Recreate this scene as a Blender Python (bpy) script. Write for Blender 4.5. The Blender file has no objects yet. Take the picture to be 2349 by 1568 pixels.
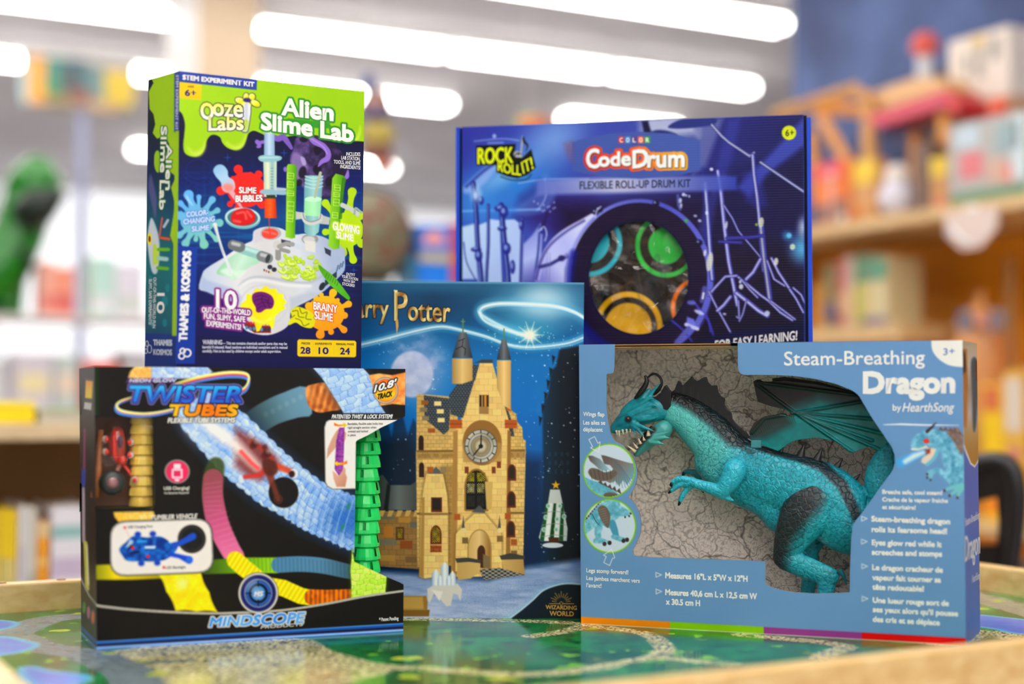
import bpy, bmesh, math, random
import numpy as np
from mathutils import Vector, Matrix
from mathutils.geometry import tessellate_polygon

# ------------------------------------------------------------------ camera, world, exposure
SC = bpy.context.scene
COL = SC.collection
IW, IH = 2349.0, 1568.0
FPX = 3400.0                       # focal length in pixels (about 52 mm on a 36 mm sensor)
TABLE_Z = 0.50                     # height of the play table's top above the floor
CAM_H = 0.274                      # camera above the table top
PITCH = math.atan((915.0 - 784.0) / FPX)
CAM = np.array([0.0, 0.0, TABLE_Z + CAM_H])
FWD = np.array([0.0, math.cos(PITCH), math.sin(PITCH)])
UPV = np.array([0.0, -math.sin(PITCH), math.cos(PITCH)])
RGT = np.array([1.0, 0.0, 0.0])

cam_data = bpy.data.cameras.new('camera')
cam_data.sensor_width = 36.0
cam_data.lens = FPX / IW * 36.0
cam_data.clip_start = 0.02
cam_data.dof.use_dof = True
cam_data.dof.focus_distance = 1.80
cam_data.dof.aperture_fstop = 1.40
cam_data.dof.aperture_blades = 0
cam = bpy.data.objects.new('camera', cam_data)
COL.objects.link(cam)
cam.location = CAM
cam.rotation_euler = (math.pi / 2 + PITCH, 0, 0)
SC.camera = cam

SC.view_settings.view_transform = 'Standard'
SC.view_settings.look = 'None'
SC.view_settings.gamma = 1.0
SC.view_settings.use_curve_mapping = False
SC.view_settings.exposure = 0.0

world = bpy.data.worlds.new('shop_daylight')
SC.world = world
world.use_nodes = True
bgn = world.node_tree.nodes['Background']
bgn.inputs['Color'].default_value = (1.0, 0.99, 0.985, 1)
bgn.inputs['Strength'].default_value = WORLD_STRENGTH = 0.85
TUBE_STRENGTH = 20.0               # the fluorescent tubes under the ceiling

# ------------------------------------------------------------------ small helpers
def vivid(c):
    """The punch of printing ink: a little more contrast and colour."""
    c = np.asarray(c, float); g = c.mean(-1, keepdims=True)
    return np.clip(g + (c - g) * 1.14, 0, 255) * 1.10 - 11
def lin(c):
    c = np.asarray(c, float) / 255.0
    return np.where(c <= 0.04045, c / 12.92, ((c + 0.055) / 1.055) ** 2.4)

_mats = {}
def M(c, rough=0.5, spec=0.5, metal=0.0, trans=0.0, coat=0.0, sss=0.0):
    key = (tuple(c), rough, spec, metal, trans, coat, sss)
    if key in _mats:
        return _mats[key]
    m = bpy.data.materials.new('surface_%d' % len(_mats))
    m.use_nodes = True
    b = m.node_tree.nodes['Principled BSDF']
    l = lin(c)
    b.inputs['Base Color'].default_value = (l[0], l[1], l[2], 1)
    b.inputs['Roughness'].default_value = rough
    b.inputs['Specular IOR Level'].default_value = spec
    b.inputs['Metallic'].default_value = metal
    b.inputs['Transmission Weight'].default_value = trans
    b.inputs['Coat Weight'].default_value = coat
    if sss:
        b.inputs['Subsurface Weight'].default_value = sss
        b.inputs['Subsurface Radius'].default_value = (0.01, 0.02, 0.01)
        b.inputs['Subsurface Scale'].default_value = 0.5
    _mats[key] = m
    return m

def print_mat(name, rough=0.4, spec=0.4, bump=None, coat=0.0):
    """Printed card: the ink colour comes from the mesh's colour attribute."""
    m = bpy.data.materials.new(name)
    m.use_nodes = True
    nt = m.node_tree
    b = nt.nodes['Principled BSDF']
    a = nt.nodes.new('ShaderNodeAttribute')
    a.attribute_name = 'ink'
    nt.links.new(a.outputs['Color'], b.inputs['Base Color'])
    b.inputs['Roughness'].default_value = rough
    b.inputs['Specular IOR Level'].default_value = spec
    b.inputs['Coat Weight'].default_value = coat
    b.inputs['Coat Roughness'].default_value = 0.08
    if bump:
        kind, scale, strength, dist = bump
        tc = nt.nodes.new('ShaderNodeTexCoord')
        if kind == 'wave':
            t = nt.nodes.new('ShaderNodeTexWave')
            t.wave_type = 'BANDS'
            t.bands_direction = 'Z'
            t.inputs['Scale'].default_value = scale
            t.inputs['Distortion'].default_value = 0.6
            out = t.outputs['Fac']
        elif kind == 'voronoi':
            t = nt.nodes.new('ShaderNodeTexVoronoi')
            t.feature = 'DISTANCE_TO_EDGE'
            t.inputs['Scale'].default_value = scale
            ml = nt.nodes.new('ShaderNodeMath')
            ml.operation = 'MULTIPLY'
            ml.use_clamp = True
            ml.inputs[1].default_value = 7.0
            nt.links.new(t.outputs['Distance'], ml.inputs[0])
            out = ml.outputs[0]
        else:
            t = nt.nodes.new('ShaderNodeTexNoise')
            t.inputs['Scale'].default_value = scale
            t.inputs['Detail'].default_value = 3
            out = t.outputs['Fac']
        nt.links.new(tc.outputs['Object'], t.inputs['Vector'])
        bp = nt.nodes.new('ShaderNodeBump')
        bp.inputs['Strength'].default_value = strength
        bp.inputs['Distance'].default_value = dist
        nt.links.new(out, bp.inputs['Height'])
        nt.links.new(bp.outputs['Normal'], b.inputs['Normal'])
    return m

def film_mat(name, tint=(255, 255, 255), bump=0.0, gloss=0.10):
    m = bpy.data.materials.new(name)
    m.use_nodes = True
    nt = m.node_tree
    nt.nodes.remove(nt.nodes['Principled BSDF'])
    tr = nt.nodes.new('ShaderNodeBsdfTransparent')
    l = lin(tint)
    tr.inputs['Color'].default_value = (l[0], l[1], l[2], 1)
    gl = nt.nodes.new('ShaderNodeBsdfGlossy')
    gl.inputs['Roughness'].default_value = 0.06
    mx = nt.nodes.new('ShaderNodeMixShader')
    mx.inputs[0].default_value = gloss
    nt.links.new(tr.outputs[0], mx.inputs[1])
    nt.links.new(gl.outputs[0], mx.inputs[2])
    nt.links.new(mx.outputs[0], nt.nodes['Material Output'].inputs['Surface'])
    if bump:
        tc = nt.nodes.new('ShaderNodeTexCoord')
        t = nt.nodes.new('ShaderNodeTexNoise')
        t.inputs['Scale'].default_value = 16
        t.inputs['Detail'].default_value = 1
        t.inputs['Distortion'].default_value = 1.5
        bp = nt.nodes.new('ShaderNodeBump')
        bp.inputs['Strength'].default_value = bump
        bp.inputs['Distance'].default_value = 0.02
        nt.links.new(tc.outputs['Object'], t.inputs['Vector'])
        nt.links.new(t.outputs['Fac'], bp.inputs['Height'])
        nt.links.new(bp.outputs['Normal'], gl.inputs['Normal'])
    return m

def emit_mat(c, s):
    m = bpy.data.materials.new('glow_surface')
    m.use_nodes = True
    b = m.node_tree.nodes['Principled BSDF']
    l = lin(c)
    b.inputs['Base Color'].default_value = (l[0], l[1], l[2], 1)
    b.inputs['Emission Color'].default_value = (l[0], l[1], l[2], 1)
    b.inputs['Emission Strength'].default_value = s
    return m

def wood_mat(name, c1, c2, scale=6.0, stretch=(1, 12, 12), rough=0.45):
    m = bpy.data.materials.new(name)
    m.use_nodes = True
    nt = m.node_tree
    b = nt.nodes['Principled BSDF']
    tc = nt.nodes.new('ShaderNodeTexCoord')
    mp = nt.nodes.new('ShaderNodeMapping')
    mp.inputs['Scale'].default_value = stretch
    n = nt.nodes.new('ShaderNodeTexNoise')
    n.inputs['Scale'].default_value = scale
    n.inputs['Detail'].default_value = 6
    n.inputs['Distortion'].default_value = 0.4
    r = nt.nodes.new('ShaderNodeValToRGB')
    a, d = lin(c1), lin(c2)
    r.color_ramp.elements[0].color = (a[0], a[1], a[2], 1)
    r.color_ramp.elements[1].color = (d[0], d[1], d[2], 1)
    r.color_ramp.elements[0].position = 0.3
    r.color_ramp.elements[1].position = 0.65
    nt.links.new(tc.outputs['Object'], mp.inputs['Vector'])
    nt.links.new(mp.outputs['Vector'], n.inputs['Vector'])
    nt.links.new(n.outputs['Fac'], r.inputs['Fac'])
    nt.links.new(r.outputs['Color'], b.inputs['Base Color'])
    b.inputs['Roughness'].default_value = rough
    return m

def tag(o, label=None, cat=None, group=None, kind=None):
    if label: o['label'] = label
    if cat: o['category'] = cat
    if group: o['group'] = group
    if kind: o['kind'] = kind
    return o

def thing(name, label, cat, loc, group=None, rotz=0.0):
    o = bpy.data.objects.new(name, None)
    o.empty_display_size = 0.05
    COL.objects.link(o)
    o.location = loc
    o.rotation_euler = (0, 0, rotz)
    return tag(o, label, cat, group)

class MB:
    """Collects geometry in world coordinates, then builds ONE mesh object (optionally with an ink attribute)."""
    def __init__(s):
        s.v, s.f, s.c, s.n = [], [], [], 0
    def add(s, verts, faces, col=(128, 128, 128)):
        verts = np.asarray(verts, float).reshape(-1, 3)
        s.v.append(verts)
        s.f.extend([tuple(i + s.n for i in f) for f in faces])
        c = np.asarray(col, float)
        if c.ndim == 1:
            c = np.repeat(c[None, :], len(verts), 0)
        s.c.append(c)
        s.n += len(verts)
        return s
    def box(s, lo, hi, col=(128, 128, 128), R=None, o=(0, 0, 0)):
        x0, y0, z0 = lo; x1, y1, z1 = hi
        v = np.array([(x0, y0, z0), (x1, y0, z0), (x1, y1, z0), (x0, y1, z0), (x0, y0, z1), (x1, y0, z1), (x1, y1, z1), (x0, y1, z1)], float)
        if R is not None:
            v = v @ np.asarray(R).T
        v = v + np.asarray(o)
        return s.add(v, [(0, 3, 2, 1), (4, 5, 6, 7), (0, 1, 5, 4), (1, 2, 6, 5), (2, 3, 7, 6), (3, 0, 4, 7)], col)
    def tube(s, pts, radii, n=12, col=(128, 128, 128), squash=None, cap=True):
        """A tapered tube along pts; rounded closed ends come from the radii."""
        pts = np.asarray(pts, float)
        k = len(pts)
        radii = np.broadcast_to(np.asarray(radii, float), (k,))
        tang = np.gradient(pts, axis=0)
        tang /= np.linalg.norm(tang, axis=1)[:, None] + 1e-12
        ref = np.array([0, 0, 1.0]) if abs(tang[0][2]) < 0.9 else np.array([1.0, 0, 0])
        a = np.cross(tang[0], ref); a /= np.linalg.norm(a)
        vs = []
        for i in range(k):
            a = a - tang[i] * np.dot(a, tang[i]); a /= np.linalg.norm(a) + 1e-12
            b = np.cross(tang[i], a)
            for j in range(n):
                t = 2 * math.pi * j / n
                vs.append(pts[i] + radii[i] * (math.cos(t) * a + math.sin(t) * b))
        fs = [(i * n + j, i * n + (j + 1) % n, (i + 1) * n + (j + 1) % n, (i + 1) * n + j) for i in range(k - 1) for j in range(n)]
        if cap:
            fs.append(tuple(range(n - 1, -1, -1)))
            fs.append(tuple((k - 1) * n + j for j in range(n)))
        return s.add(vs, fs, col)
    def ball(s, c, r, n=14, m=9, col=(128, 128, 128)):
        c = np.asarray(c, float); r = np.broadcast_to(np.asarray(r, float), (3,))
        vs, fs = [], []
        for i in range(m + 1):
            ph = math.pi * i / m
            for j in range(n):
                th = 2 * math.pi * j / n
                vs.append(c + r * np.array([math.sin(ph) * math.cos(th), math.sin(ph) * math.sin(th), math.cos(ph)]))
        for i in range(m):
            for j in range(n):
                fs.append((i * n + j, (i + 1) * n + j, (i + 1) * n + (j + 1) % n, i * n + (j + 1) % n))
        return s.add(vs, fs, col)
    def lathe(s, prof, n=24, o=(0, 0, 0), col=(128, 128, 128), R=None):
        vs = []
        for r, z in prof:
            for j in range(n):
                t = 2 * math.pi * j / n
                vs.append((r * math.cos(t), r * math.sin(t), z))
        vs = np.array(vs)
        if R is not None:
            vs = vs @ np.asarray(R).T
        vs = vs + np.asarray(o)
        k = len(prof)
        fs = [(i * n + j, i * n + (j + 1) % n, (i + 1) * n + (j + 1) % n, (i + 1) * n + j) for i in range(k - 1) for j in range(n)]
        fs.append(tuple(range(n - 1, -1, -1)))
        fs.append(tuple((k - 1) * n + j for j in range(n)))
        return s.add(vs, fs, col)
    def prism(s, poly, vec, col=(128, 128, 128)):
        """A polygon (3-D, planar) given thickness along vec."""
        p = [Vector(q) for q in poly]
        tri = tessellate_polygon([p])
        n = len(p)
        a = np.array([list(q) for q in p])
        v = np.vstack([a, a + np.asarray(vec)])
        f = [tuple(t) for t in tri] + [tuple(i + n for i in reversed(t)) for t in tri]
        f += [(i, (i + 1) % n, n + (i + 1) % n, n + i) for i in range(n)]
        return s.add(v, f, col)
    def build(s, name, mat, parent=None, smooth=False, ink=False, bevel=0.0, fix=True, subsurf=0):
        if name.endswith('lettering') and len(s.v) > 1:            # every line of print is a part of its own
            k = 0; n0 = 0
            for v, c in zip(s.v, s.c):
                q = MB(); F = []
                while k < len(s.f) and max(s.f[k]) < n0 + len(v):
                    F.append([i - n0 for i in s.f[k]]); k += 1
                n0 += len(v); q.add(v, F, c); q.build(name, mat, parent, smooth, ink, bevel, fix)
            return
        me = bpy.data.meshes.new(name)
        V = np.vstack(s.v)
        base = np.array([0.0, 0, 0])
        if parent is not None:
            base = np.array(parent.location)
            q = parent.parent
            while q is not None:
                base = base + np.array(q.location); q = q.parent
        else:
            base = np.array([(V[:, 0].min() + V[:, 0].max()) / 2, (V[:, 1].min() + V[:, 1].max()) / 2, V[:, 2].min()])
        me.from_pydata([tuple(x) for x in (V - base)], [], s.f)
        if ink:
            at = me.color_attributes.new('ink', 'FLOAT_COLOR', 'POINT')
            c = np.ones((len(V), 4)); c[:, :3] = lin(np.clip(vivid(np.vstack(s.c)), 2, 252))
            at.data.foreach_set('color', c.ravel())
        if fix:
            bm = bmesh.new(); bm.from_mesh(me)
            bmesh.ops.recalc_face_normals(bm, faces=bm.faces)
            bm.to_mesh(me); bm.free()
        me.materials.append(mat)
        if smooth:
            me.polygons.foreach_set('use_smooth', [True] * len(me.polygons))
        me.update()
        o = bpy.data.objects.new(name, me)
        COL.objects.link(o)
        if parent is not None:
            o.parent = parent
        else:
            o.location = base
        if bevel:
            b = o.modifiers.new('edge', 'BEVEL'); b.width = bevel; b.segments = 2; b.limit_method = 'ANGLE'
        if subsurf:
            b = o.modifiers.new('sub', 'SUBSURF'); b.levels = subsurf; b.render_levels = subsurf
        return o

# ------------------------------------------------------------------ from the photograph's pixels to points in the room
def ray(x, y):
    x = np.asarray(x, float); y = np.asarray(y, float)
    d = FWD[None] + ((x - IW / 2) / FPX).reshape(-1, 1) * RGT[None] + ((IH / 2 - y) / FPX).reshape(-1, 1) * UPV[None]
    return d
def on_plane(x, y, p0, n):
    d = ray(x, y)
    t = np.dot(np.asarray(p0) - CAM, n) / (d @ np.asarray(n))
    return CAM + d * t[:, None]
def on_z(x, y, z):
    return on_plane(x, y, (0, 0, z), np.array([0, 0, 1.0]))[0]
def at(x, y, dist):
    """The point that stands dist metres ahead of the camera where the photograph shows pixel (x, y)."""
    return on_plane(x, y, (0, dist, 0), np.array([0, 1.0, 0]))[0]
def to_px(P):
    d = np.asarray(P, float).reshape(-1, 3) - CAM
    w = d @ FWD
    return IW / 2 + FPX * (d @ RGT) / w, IH / 2 - FPX * (d @ UPV) / w

class Face:
    """A flat panel that stands upright: origin, outward normal, corners TL, TR, BR, BL."""
    def __init__(s, p0, n, corners_px=None, corners=None):
        s.p0 = np.asarray(p0, float); s.n = np.asarray(n, float) / np.linalg.norm(n)
        if np.dot(s.n, CAM - s.p0) < 0:
            s.n = -s.n
        if corners is None:
            corners = np.array([s(*c) for c in corners_px])
        s.c = np.asarray(corners, float)
    def __call__(s, x, y, lift=0.0):
        return on_plane(x, y, s.p0 + s.n * lift, s.n)[0]
    def many(s, X, Y, lift=0.0):
        return on_plane(X, Y, s.p0 + s.n * lift, s.n)

def cr(pts, k=6, closed=True):
    """Catmull-Rom through the points."""
    p = np.asarray(pts, float); n = len(p); out = []
    rng = range(n) if closed else range(n - 1)
    for i in rng:
        g = (lambda j: p[j % n]) if closed else (lambda j: p[min(max(j, 0), n - 1)])
        a, b, c, d = g(i - 1), g(i), g(i + 1), g(i + 2)
        for t in np.arange(k) / k:
            out.append(0.5 * (2 * b + (c - a) * t + (2 * a - 5 * b + 4 * c - d) * t * t + (3 * b - a - 3 * c + d) * t ** 3))
    if not closed:
        out.append(p[-1])
    return np.array(out)

def S(s, ox=0, oy=0, k=1.0):
    """'x,y x,y ...' -> points (in a blown-up crop that starts at ox, oy with k screen pixels to a pixel)."""
    a = np.array([[float(q) for q in w.split(',')] for w in s.split()])
    return a / k + np.array([ox, oy])

_perm = np.random.RandomState(7).rand(256, 256)
def noise2(x, y, seed=0):
    x = np.asarray(x) + seed * 17.3; y = np.asarray(y) + seed * 9.1
    xi = np.floor(x).astype(int); yi = np.floor(y).astype(int)
    fx = x - xi; fy = y - yi
    fx = fx * fx * (3 - 2 * fx); fy = fy * fy * (3 - 2 * fy)
    g = lambda a, b: _perm[a % 256, b % 256]
    return (g(xi, yi) * (1 - fx) + g(xi + 1, yi) * fx) * (1 - fy) + (g(xi, yi + 1) * (1 - fx) + g(xi + 1, yi + 1) * fx) * fy
def fbm(x, y, seed=0, o=4):
    r = 0; a = 0.5; t = 0
    for i in range(o):
        r = r + a * noise2(x * 2 ** i, y * 2 ** i, seed + i); t += a; a *= 0.5
    return r / t
def cells(x, y, seed=0):
    """Distance to the border between random cells, and the cell's own random number."""
    rs = np.random.RandomState(seed).rand(64, 64, 3)
    xi = np.floor(x).astype(int); yi = np.floor(y).astype(int)
    d1 = np.full(x.shape, 9.0); d2 = np.full(x.shape, 9.0); idv = np.zeros(x.shape)
    for dx in (-1, 0, 1):
        for dy in (-1, 0, 1):
            r = rs[(xi + dx) % 64, (yi + dy) % 64]
            d = np.hypot(xi + dx + r[..., 0] - x, yi + dy + r[..., 1] - y)
            near = d < d1
            d2 = np.where(near, d1, np.minimum(d2, d))
            idv = np.where(near, r[..., 2], idv)
            d1 = np.where(near, d, d1)
    return d2 - d1, idv

def seg_dist(X, Y, a, b):
    ab = b - a; L = ab @ ab + 1e-9
    t = np.clip(((X - a[0]) * ab[0] + (Y - a[1]) * ab[1]) / L, 0, 1)
    return np.hypot(X - a[0] - t * ab[0], Y - a[1] - t * ab[1]), t
def poly_sd(X, Y, p):
    """Signed distance, negative inside."""
    d = np.full(X.shape, 1e9); ins = np.zeros(X.shape, bool)
    n = len(p)
    for i in range(n):
        a, b = p[i], p[(i + 1) % n]
        d = np.minimum(d, seg_dist(X, Y, a, b)[0])
        if a[1] != b[1]:
            c = ((a[1] > Y) != (b[1] > Y)) & (X < (b[0] - a[0]) * (Y - a[1]) / (b[1] - a[1]) + a[0])
            ins ^= c
    return np.where(ins, -d, d)

class Paint:
    """Ink on a set of points whose place in the photograph is (X, Y)."""
    def __init__(s, X, Y, base=(128, 128, 128)):
        s.X = np.asarray(X, float); s.Y = np.asarray(Y, float)
        s.C = np.zeros((len(s.X), 3)); s.C[:] = base
    def _mix(s, idx, a, col):
        x, y = s.X[idx], s.Y[idx]
        c = np.asarray(col(x, y) if callable(col) else col, float)
        s.C[idx] = s.C[idx] * (1 - a[:, None]) + c * a[:, None]
    def _box(s, p, m):
        return np.nonzero((s.X > p[:, 0].min() - m) & (s.X < p[:, 0].max() + m) & (s.Y > p[:, 1].min() - m) & (s.Y < p[:, 1].max() + m))[0]
    def fill(s, col, mask=None):
        i = np.arange(len(s.X))
        s._mix(i, np.ones(len(i)) if mask is None else np.clip(mask, 0, 1), col); return s
    def poly(s, p, col, soft=1.2, a=1.0, smooth=False, grow=0.0):
        p = np.asarray(p, float)
        if smooth: p = cr(p, 5)
        i = s._box(p, soft + grow + 2)
        if len(i):
            d = poly_sd(s.X[i], s.Y[i], p) - grow
            s._mix(i, a * np.clip(0.5 - d / (2 * soft), 0, 1), col)
        return s
    def blob(s, p, col, soft=1.2, a=1.0, grow=0.0):
        return s.poly(p, col, soft, a, True, grow)
    def line(s, p, r, col, soft=1.0, a=1.0, smooth=False, closed=False):
        p = np.asarray(p, float); r = np.broadcast_to(np.asarray(r, float), (len(p),))
        if smooth:
            q = cr(np.column_stack([p, r]), 5, closed); p, r = q[:, :2], q[:, 2]
        if closed:
            p = np.vstack([p, p[:1]]); r = np.append(r, r[0])
        i = s._box(p, r.max() + soft + 2)
        if len(i):
            m = np.full(len(i), 1e9)
            for k in range(len(p) - 1):
                d, t = seg_dist(s.X[i], s.Y[i], p[k], p[k + 1])
                m = np.minimum(m, d - (r[k] + (r[k + 1] - r[k]) * t))
            s._mix(i, a * np.clip(0.5 - m / (2 * soft), 0, 1), col)
        return s
    def ell(s, cx, cy, rx, ry, col, rot=0.0, soft=1.2, a=1.0, ring=0.0):
        t = np.linspace(0, 2 * math.pi, 40, endpoint=False)
        c, n = math.cos(rot), math.sin(rot)
        p = np.column_stack([cx + rx * np.cos(t) * c - ry * np.sin(t) * n, cy + rx * np.cos(t) * n + ry * np.sin(t) * c])
        if ring:
            return s.line(p, ring, col, soft, a, closed=True)
        return s.poly(p, col, soft, a)
    def glow(s, cx, cy, rx, ry, col, a=1.0, rot=0.0, pw=1.0):
        i = s._box(np.array([[cx - max(rx, ry), cy - max(rx, ry)], [cx + max(rx, ry), cy + max(rx, ry)]]), 0)
        x, y = s.X[i] - cx, s.Y[i] - cy
        c, n = math.cos(rot), math.sin(rot)
        d = np.hypot((x * c + y * n) / rx, (-x * n + y * c) / ry)
        k = np.clip(1 - d, 0, 1)
        s._mix(i, a * (k * k * (3 - 2 * k)) ** pw, col); return s
    def around(s, glyph, r, col, soft=1.0, a=1.0, dx=0.0, dy=0.0):
        """A rim of width r around lettering."""
        E = [(e[0] + (dx, dy), e[1] + (dx, dy)) for e in glyph['edges']]
        p = glyph['pts'] + (dx, dy)
        i = s._box(p, r + soft + 2)
        if len(i):
            X, Y = s.X[i], s.Y[i]
            m = np.full(len(i), 1e9); ins = np.zeros(len(i), bool)
            for q0, q1 in E:
                lo = np.minimum(q0, q1) - r - soft - 1; hi = np.maximum(q0, q1) + r + soft + 1
                k = np.nonzero((X > lo[0]) & (X < hi[0]) & (Y > lo[1]) & (Y < hi[1]))[0]
                if len(k):
                    m[k] = np.minimum(m[k], seg_dist(X[k], Y[k], q0, q1)[0])
                if q0[1] != q1[1]:
                    ins ^= ((q0[1] > Y) != (q1[1] > Y)) & (X < (q1[0] - q0[0]) * (Y - q0[1]) / (q1[1] - q0[1]) + q0[0])
            m = np.where(ins, -1e3, m) - r
            s._mix(i, a * np.clip(0.5 - m / (2 * soft), 0, 1), col)
        return s

def ramp(p0, p1, c0, c1, *more):
    """Colour that runs from c0 at p0 to c1 at p1 (more: evenly spaced further colours)."""
    cs = np.array([c0, c1, *more], float)
    p0 = np.asarray(p0, float); d = np.asarray(p1, float) - p0
    def f(x, y):
        t = np.clip(((x - p0[0]) * d[0] + (y - p0[1]) * d[1]) / (d @ d), 0, 1) * (len(cs) - 1)
        k = np.clip(t.astype(int), 0, len(cs) - 2); w = (t - k)[:, None]
        return cs[k] * (1 - w) + cs[k + 1] * w
    return f

class Sheet(Paint):
    """A printed panel: a fine grid over a Face's four corners that carries ink."""
    def __init__(s, face, cell=1.6, base=(128, 128, 128), keep=None, hole=None, lift=0.0):
        tl, tr, br, bl = face.c
        s.face = face
        px = np.column_stack(to_px(face.c))
        nx = max(2, int(max(np.hypot(*(px[1] - px[0])), np.hypot(*(px[2] - px[3]))) / cell))
        ny = max(2, int(max(np.hypot(*(px[3] - px[0])), np.hypot(*(px[2] - px[1]))) / cell))
        u, v = np.meshgrid(np.linspace(0, 1, nx + 1), np.linspace(0, 1, ny + 1))
        u = u.ravel()[:, None]; v = v.ravel()[:, None]
        P = (tl * (1 - u) + tr * u) * (1 - v) + (bl * (1 - u) + br * u) * v + face.n * lift
        X, Y = to_px(P)
        k = np.arange((nx + 1) * (ny + 1)).reshape(ny + 1, nx + 1)
        q = np.stack([k[:-1, :-1], k[1:, :-1], k[1:, 1:], k[:-1, 1:]], -1).reshape(-1, 4)
        for poly, sign in ((keep, 1), (hole, -1)):
            if poly is None: continue
            poly = np.asarray(poly, float)
            d = sign * poly_sd(X, Y, poly)            # > 0 : cut away
            q = q[(d[q] <= 0).sum(1) >= 2]
            mv = np.unique(q); mv = mv[(d[mv] > 0)]
            for it in range(2):
                e = 0.25
                x, y = X[mv], Y[mv]
                d0 = poly_sd(x, y, poly); gx = (poly_sd(x + e, y, poly) - d0) / e; gy = (poly_sd(x, y + e, poly) - d0) / e
                X[mv] = x - gx * d0; Y[mv] = y - gy * d0
            if len(mv):
                P[mv] = face.many(X[mv], Y[mv], lift)
        used = np.unique(q)
        new = np.full(len(P), -1); new[used] = np.arange(len(used))
        s.P = P[used]; s.Q = new[q]
        Paint.__init__(s, X[used], Y[used], base)
    def build(s, name, mat, parent):
        me = bpy.data.meshes.new(name)
        base = np.array(parent.location)
        n, m = len(s.P), len(s.Q)
        me.vertices.add(n); me.vertices.foreach_set('co', (s.P - base).ravel())
        me.loops.add(4 * m); me.loops.foreach_set('vertex_index', s.Q.ravel().astype(np.int32))
        me.polygons.add(m)
        me.polygons.foreach_set('loop_start', np.arange(0, 4 * m, 4, dtype=np.int32))
        me.update(calc_edges=True)
        atb = me.color_attributes.new('ink', 'FLOAT_COLOR', 'POINT')
        c = np.ones((n, 4)); c[:, :3] = lin(np.clip(vivid(s.C), 2, 252))
        atb.data.foreach_set('color', c.ravel())
        me.materials.append(mat)
        o = bpy.data.objects.new(name, me)
        COL.objects.link(o); o.parent = parent
        return o

# ------------------------------------------------------------------ lettering
_glyphs = {}
def glyph_mesh(s):
    if s in _glyphs: return _glyphs[s]
    cu = bpy.data.curves.new('writing', 'FONT')
    cu.body = s; cu.size = 1.0; cu.resolution_u = 3
    ob = bpy.data.objects.new('writing', cu)
    COL.objects.link(ob)
    dg = bpy.context.evaluated_depsgraph_get(); dg.update()
    me = bpy.data.meshes.new_from_object(ob.evaluated_get(dg))
    V = np.array([v.co[:2] for v in me.vertices]); Fc = [tuple(p.vertices) for p in me.polygons]
    cnt = {}
    for f in Fc:
        for i in range(len(f)):
            e = tuple(sorted((f[i], f[(i + 1) % len(f)])))
            cnt[e] = cnt.get(e, 0) + 1
    E = [e for e, k in cnt.items() if k == 1]
    bpy.data.objects.remove(ob); bpy.data.curves.remove(cu); bpy.data.meshes.remove(me)
    _glyphs[s] = (V, Fc, E)
    return _glyphs[s]
CAPH = 0.729
def write(s, p0, p1, h, shear=0.0, up=None, bold=0.0, arc=0.0, flare=0.0):
    """Lay a line of writing from pixel p0 to p1 along its baseline with capitals h pixels high."""
    V, Fc, E = glyph_mesh(s)
    p0 = np.asarray(p0, float); p1 = np.asarray(p1, float)
    x0, x1 = V[:, 0].min(), V[:, 0].max()
    t = (V[:, 0] - x0) / (x1 - x0)
    w = V[:, 1] / CAPH
    upv = np.array([0.0, -1.0]) if up is None else np.asarray(up, float)
    d = p1 - p0
    pts = p0 + t[:, None] * d + (w * h * (1 + flare * t))[:, None] * upv + (w * h * shear)[:, None] * np.array([1.0, 0.0])
    if arc:
        pts[:, 1] += arc * (1 - (2 * t - 1) ** 2)
    if bold:
        nv = np.zeros_like(pts)
        cen = {}
        tri = {}
        for f in Fc:
            for i in range(len(f)):
                tri[(f[i], f[(i + 1) % len(f)])] = f
        for a, b in E:
            if (a, b) not in tri: a, b = b, a
            f = tri[(a, b)]
            e = pts[b] - pts[a]; nn = np.array([e[1], -e[0]]); nn /= np.linalg.norm(nn) + 1e-9
            c = pts[list(f)].mean(0)
            if np.dot(nn, pts[a] - c) < 0: nn = -nn
            nv[a] += nn; nv[b] += nn
        L = np.linalg.norm(nv, axis=1)
        nv[L > 1e-6] /= L[L > 1e-6][:, None]
        pts = pts + nv * bold
    return {'pts': pts, 'faces': Fc, 'edges': [(pts[a], pts[b]) for a, b in E]}
def put(mb, face, g, col, lift=0.00025):
    P = face.many(g['pts'][:, 0], g['pts'][:, 1], lift)
    c = col(g['pts'][:, 0], g['pts'][:, 1]) if callable(col) else col
    mb.add(P, g['faces'], c)
def puts(mb, face, p, col, lift=0.00025):
    """A flat printed shape (pixel polygon)."""
    p = np.asarray(p, float)
    P = face.many(p[:, 0], p[:, 1], lift)
    tri = tessellate_polygon([[Vector((q[0], q[1], 0)) for q in p]])
    c = col(p[:, 0], p[:, 1]) if callable(col) else col
    mb.add(P, [tuple(t) for t in tri], c)
def ellp(cx, cy, rx, ry, n=40, rot=0.0, a0=0.0, a1=2 * math.pi):
    t = np.linspace(a0, a1, n, endpoint=(a1 - a0 < 6.28))
    c, s_ = math.cos(rot), math.sin(rot)
    return np.column_stack([cx + rx * np.cos(t) * c - ry * np.sin(t) * s_, cy + rx * np.cos(t) * s_ + ry * np.sin(t) * c])
WHITE = (250, 246, 240)
CARD = print_mat('printed_card', 0.42, 0.2)
GLOSSY_CARD = print_mat('glossy_printed_card', 0.32, 0.25)
LETTER = print_mat('printed_ink', 0.42, 0.2)
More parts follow.
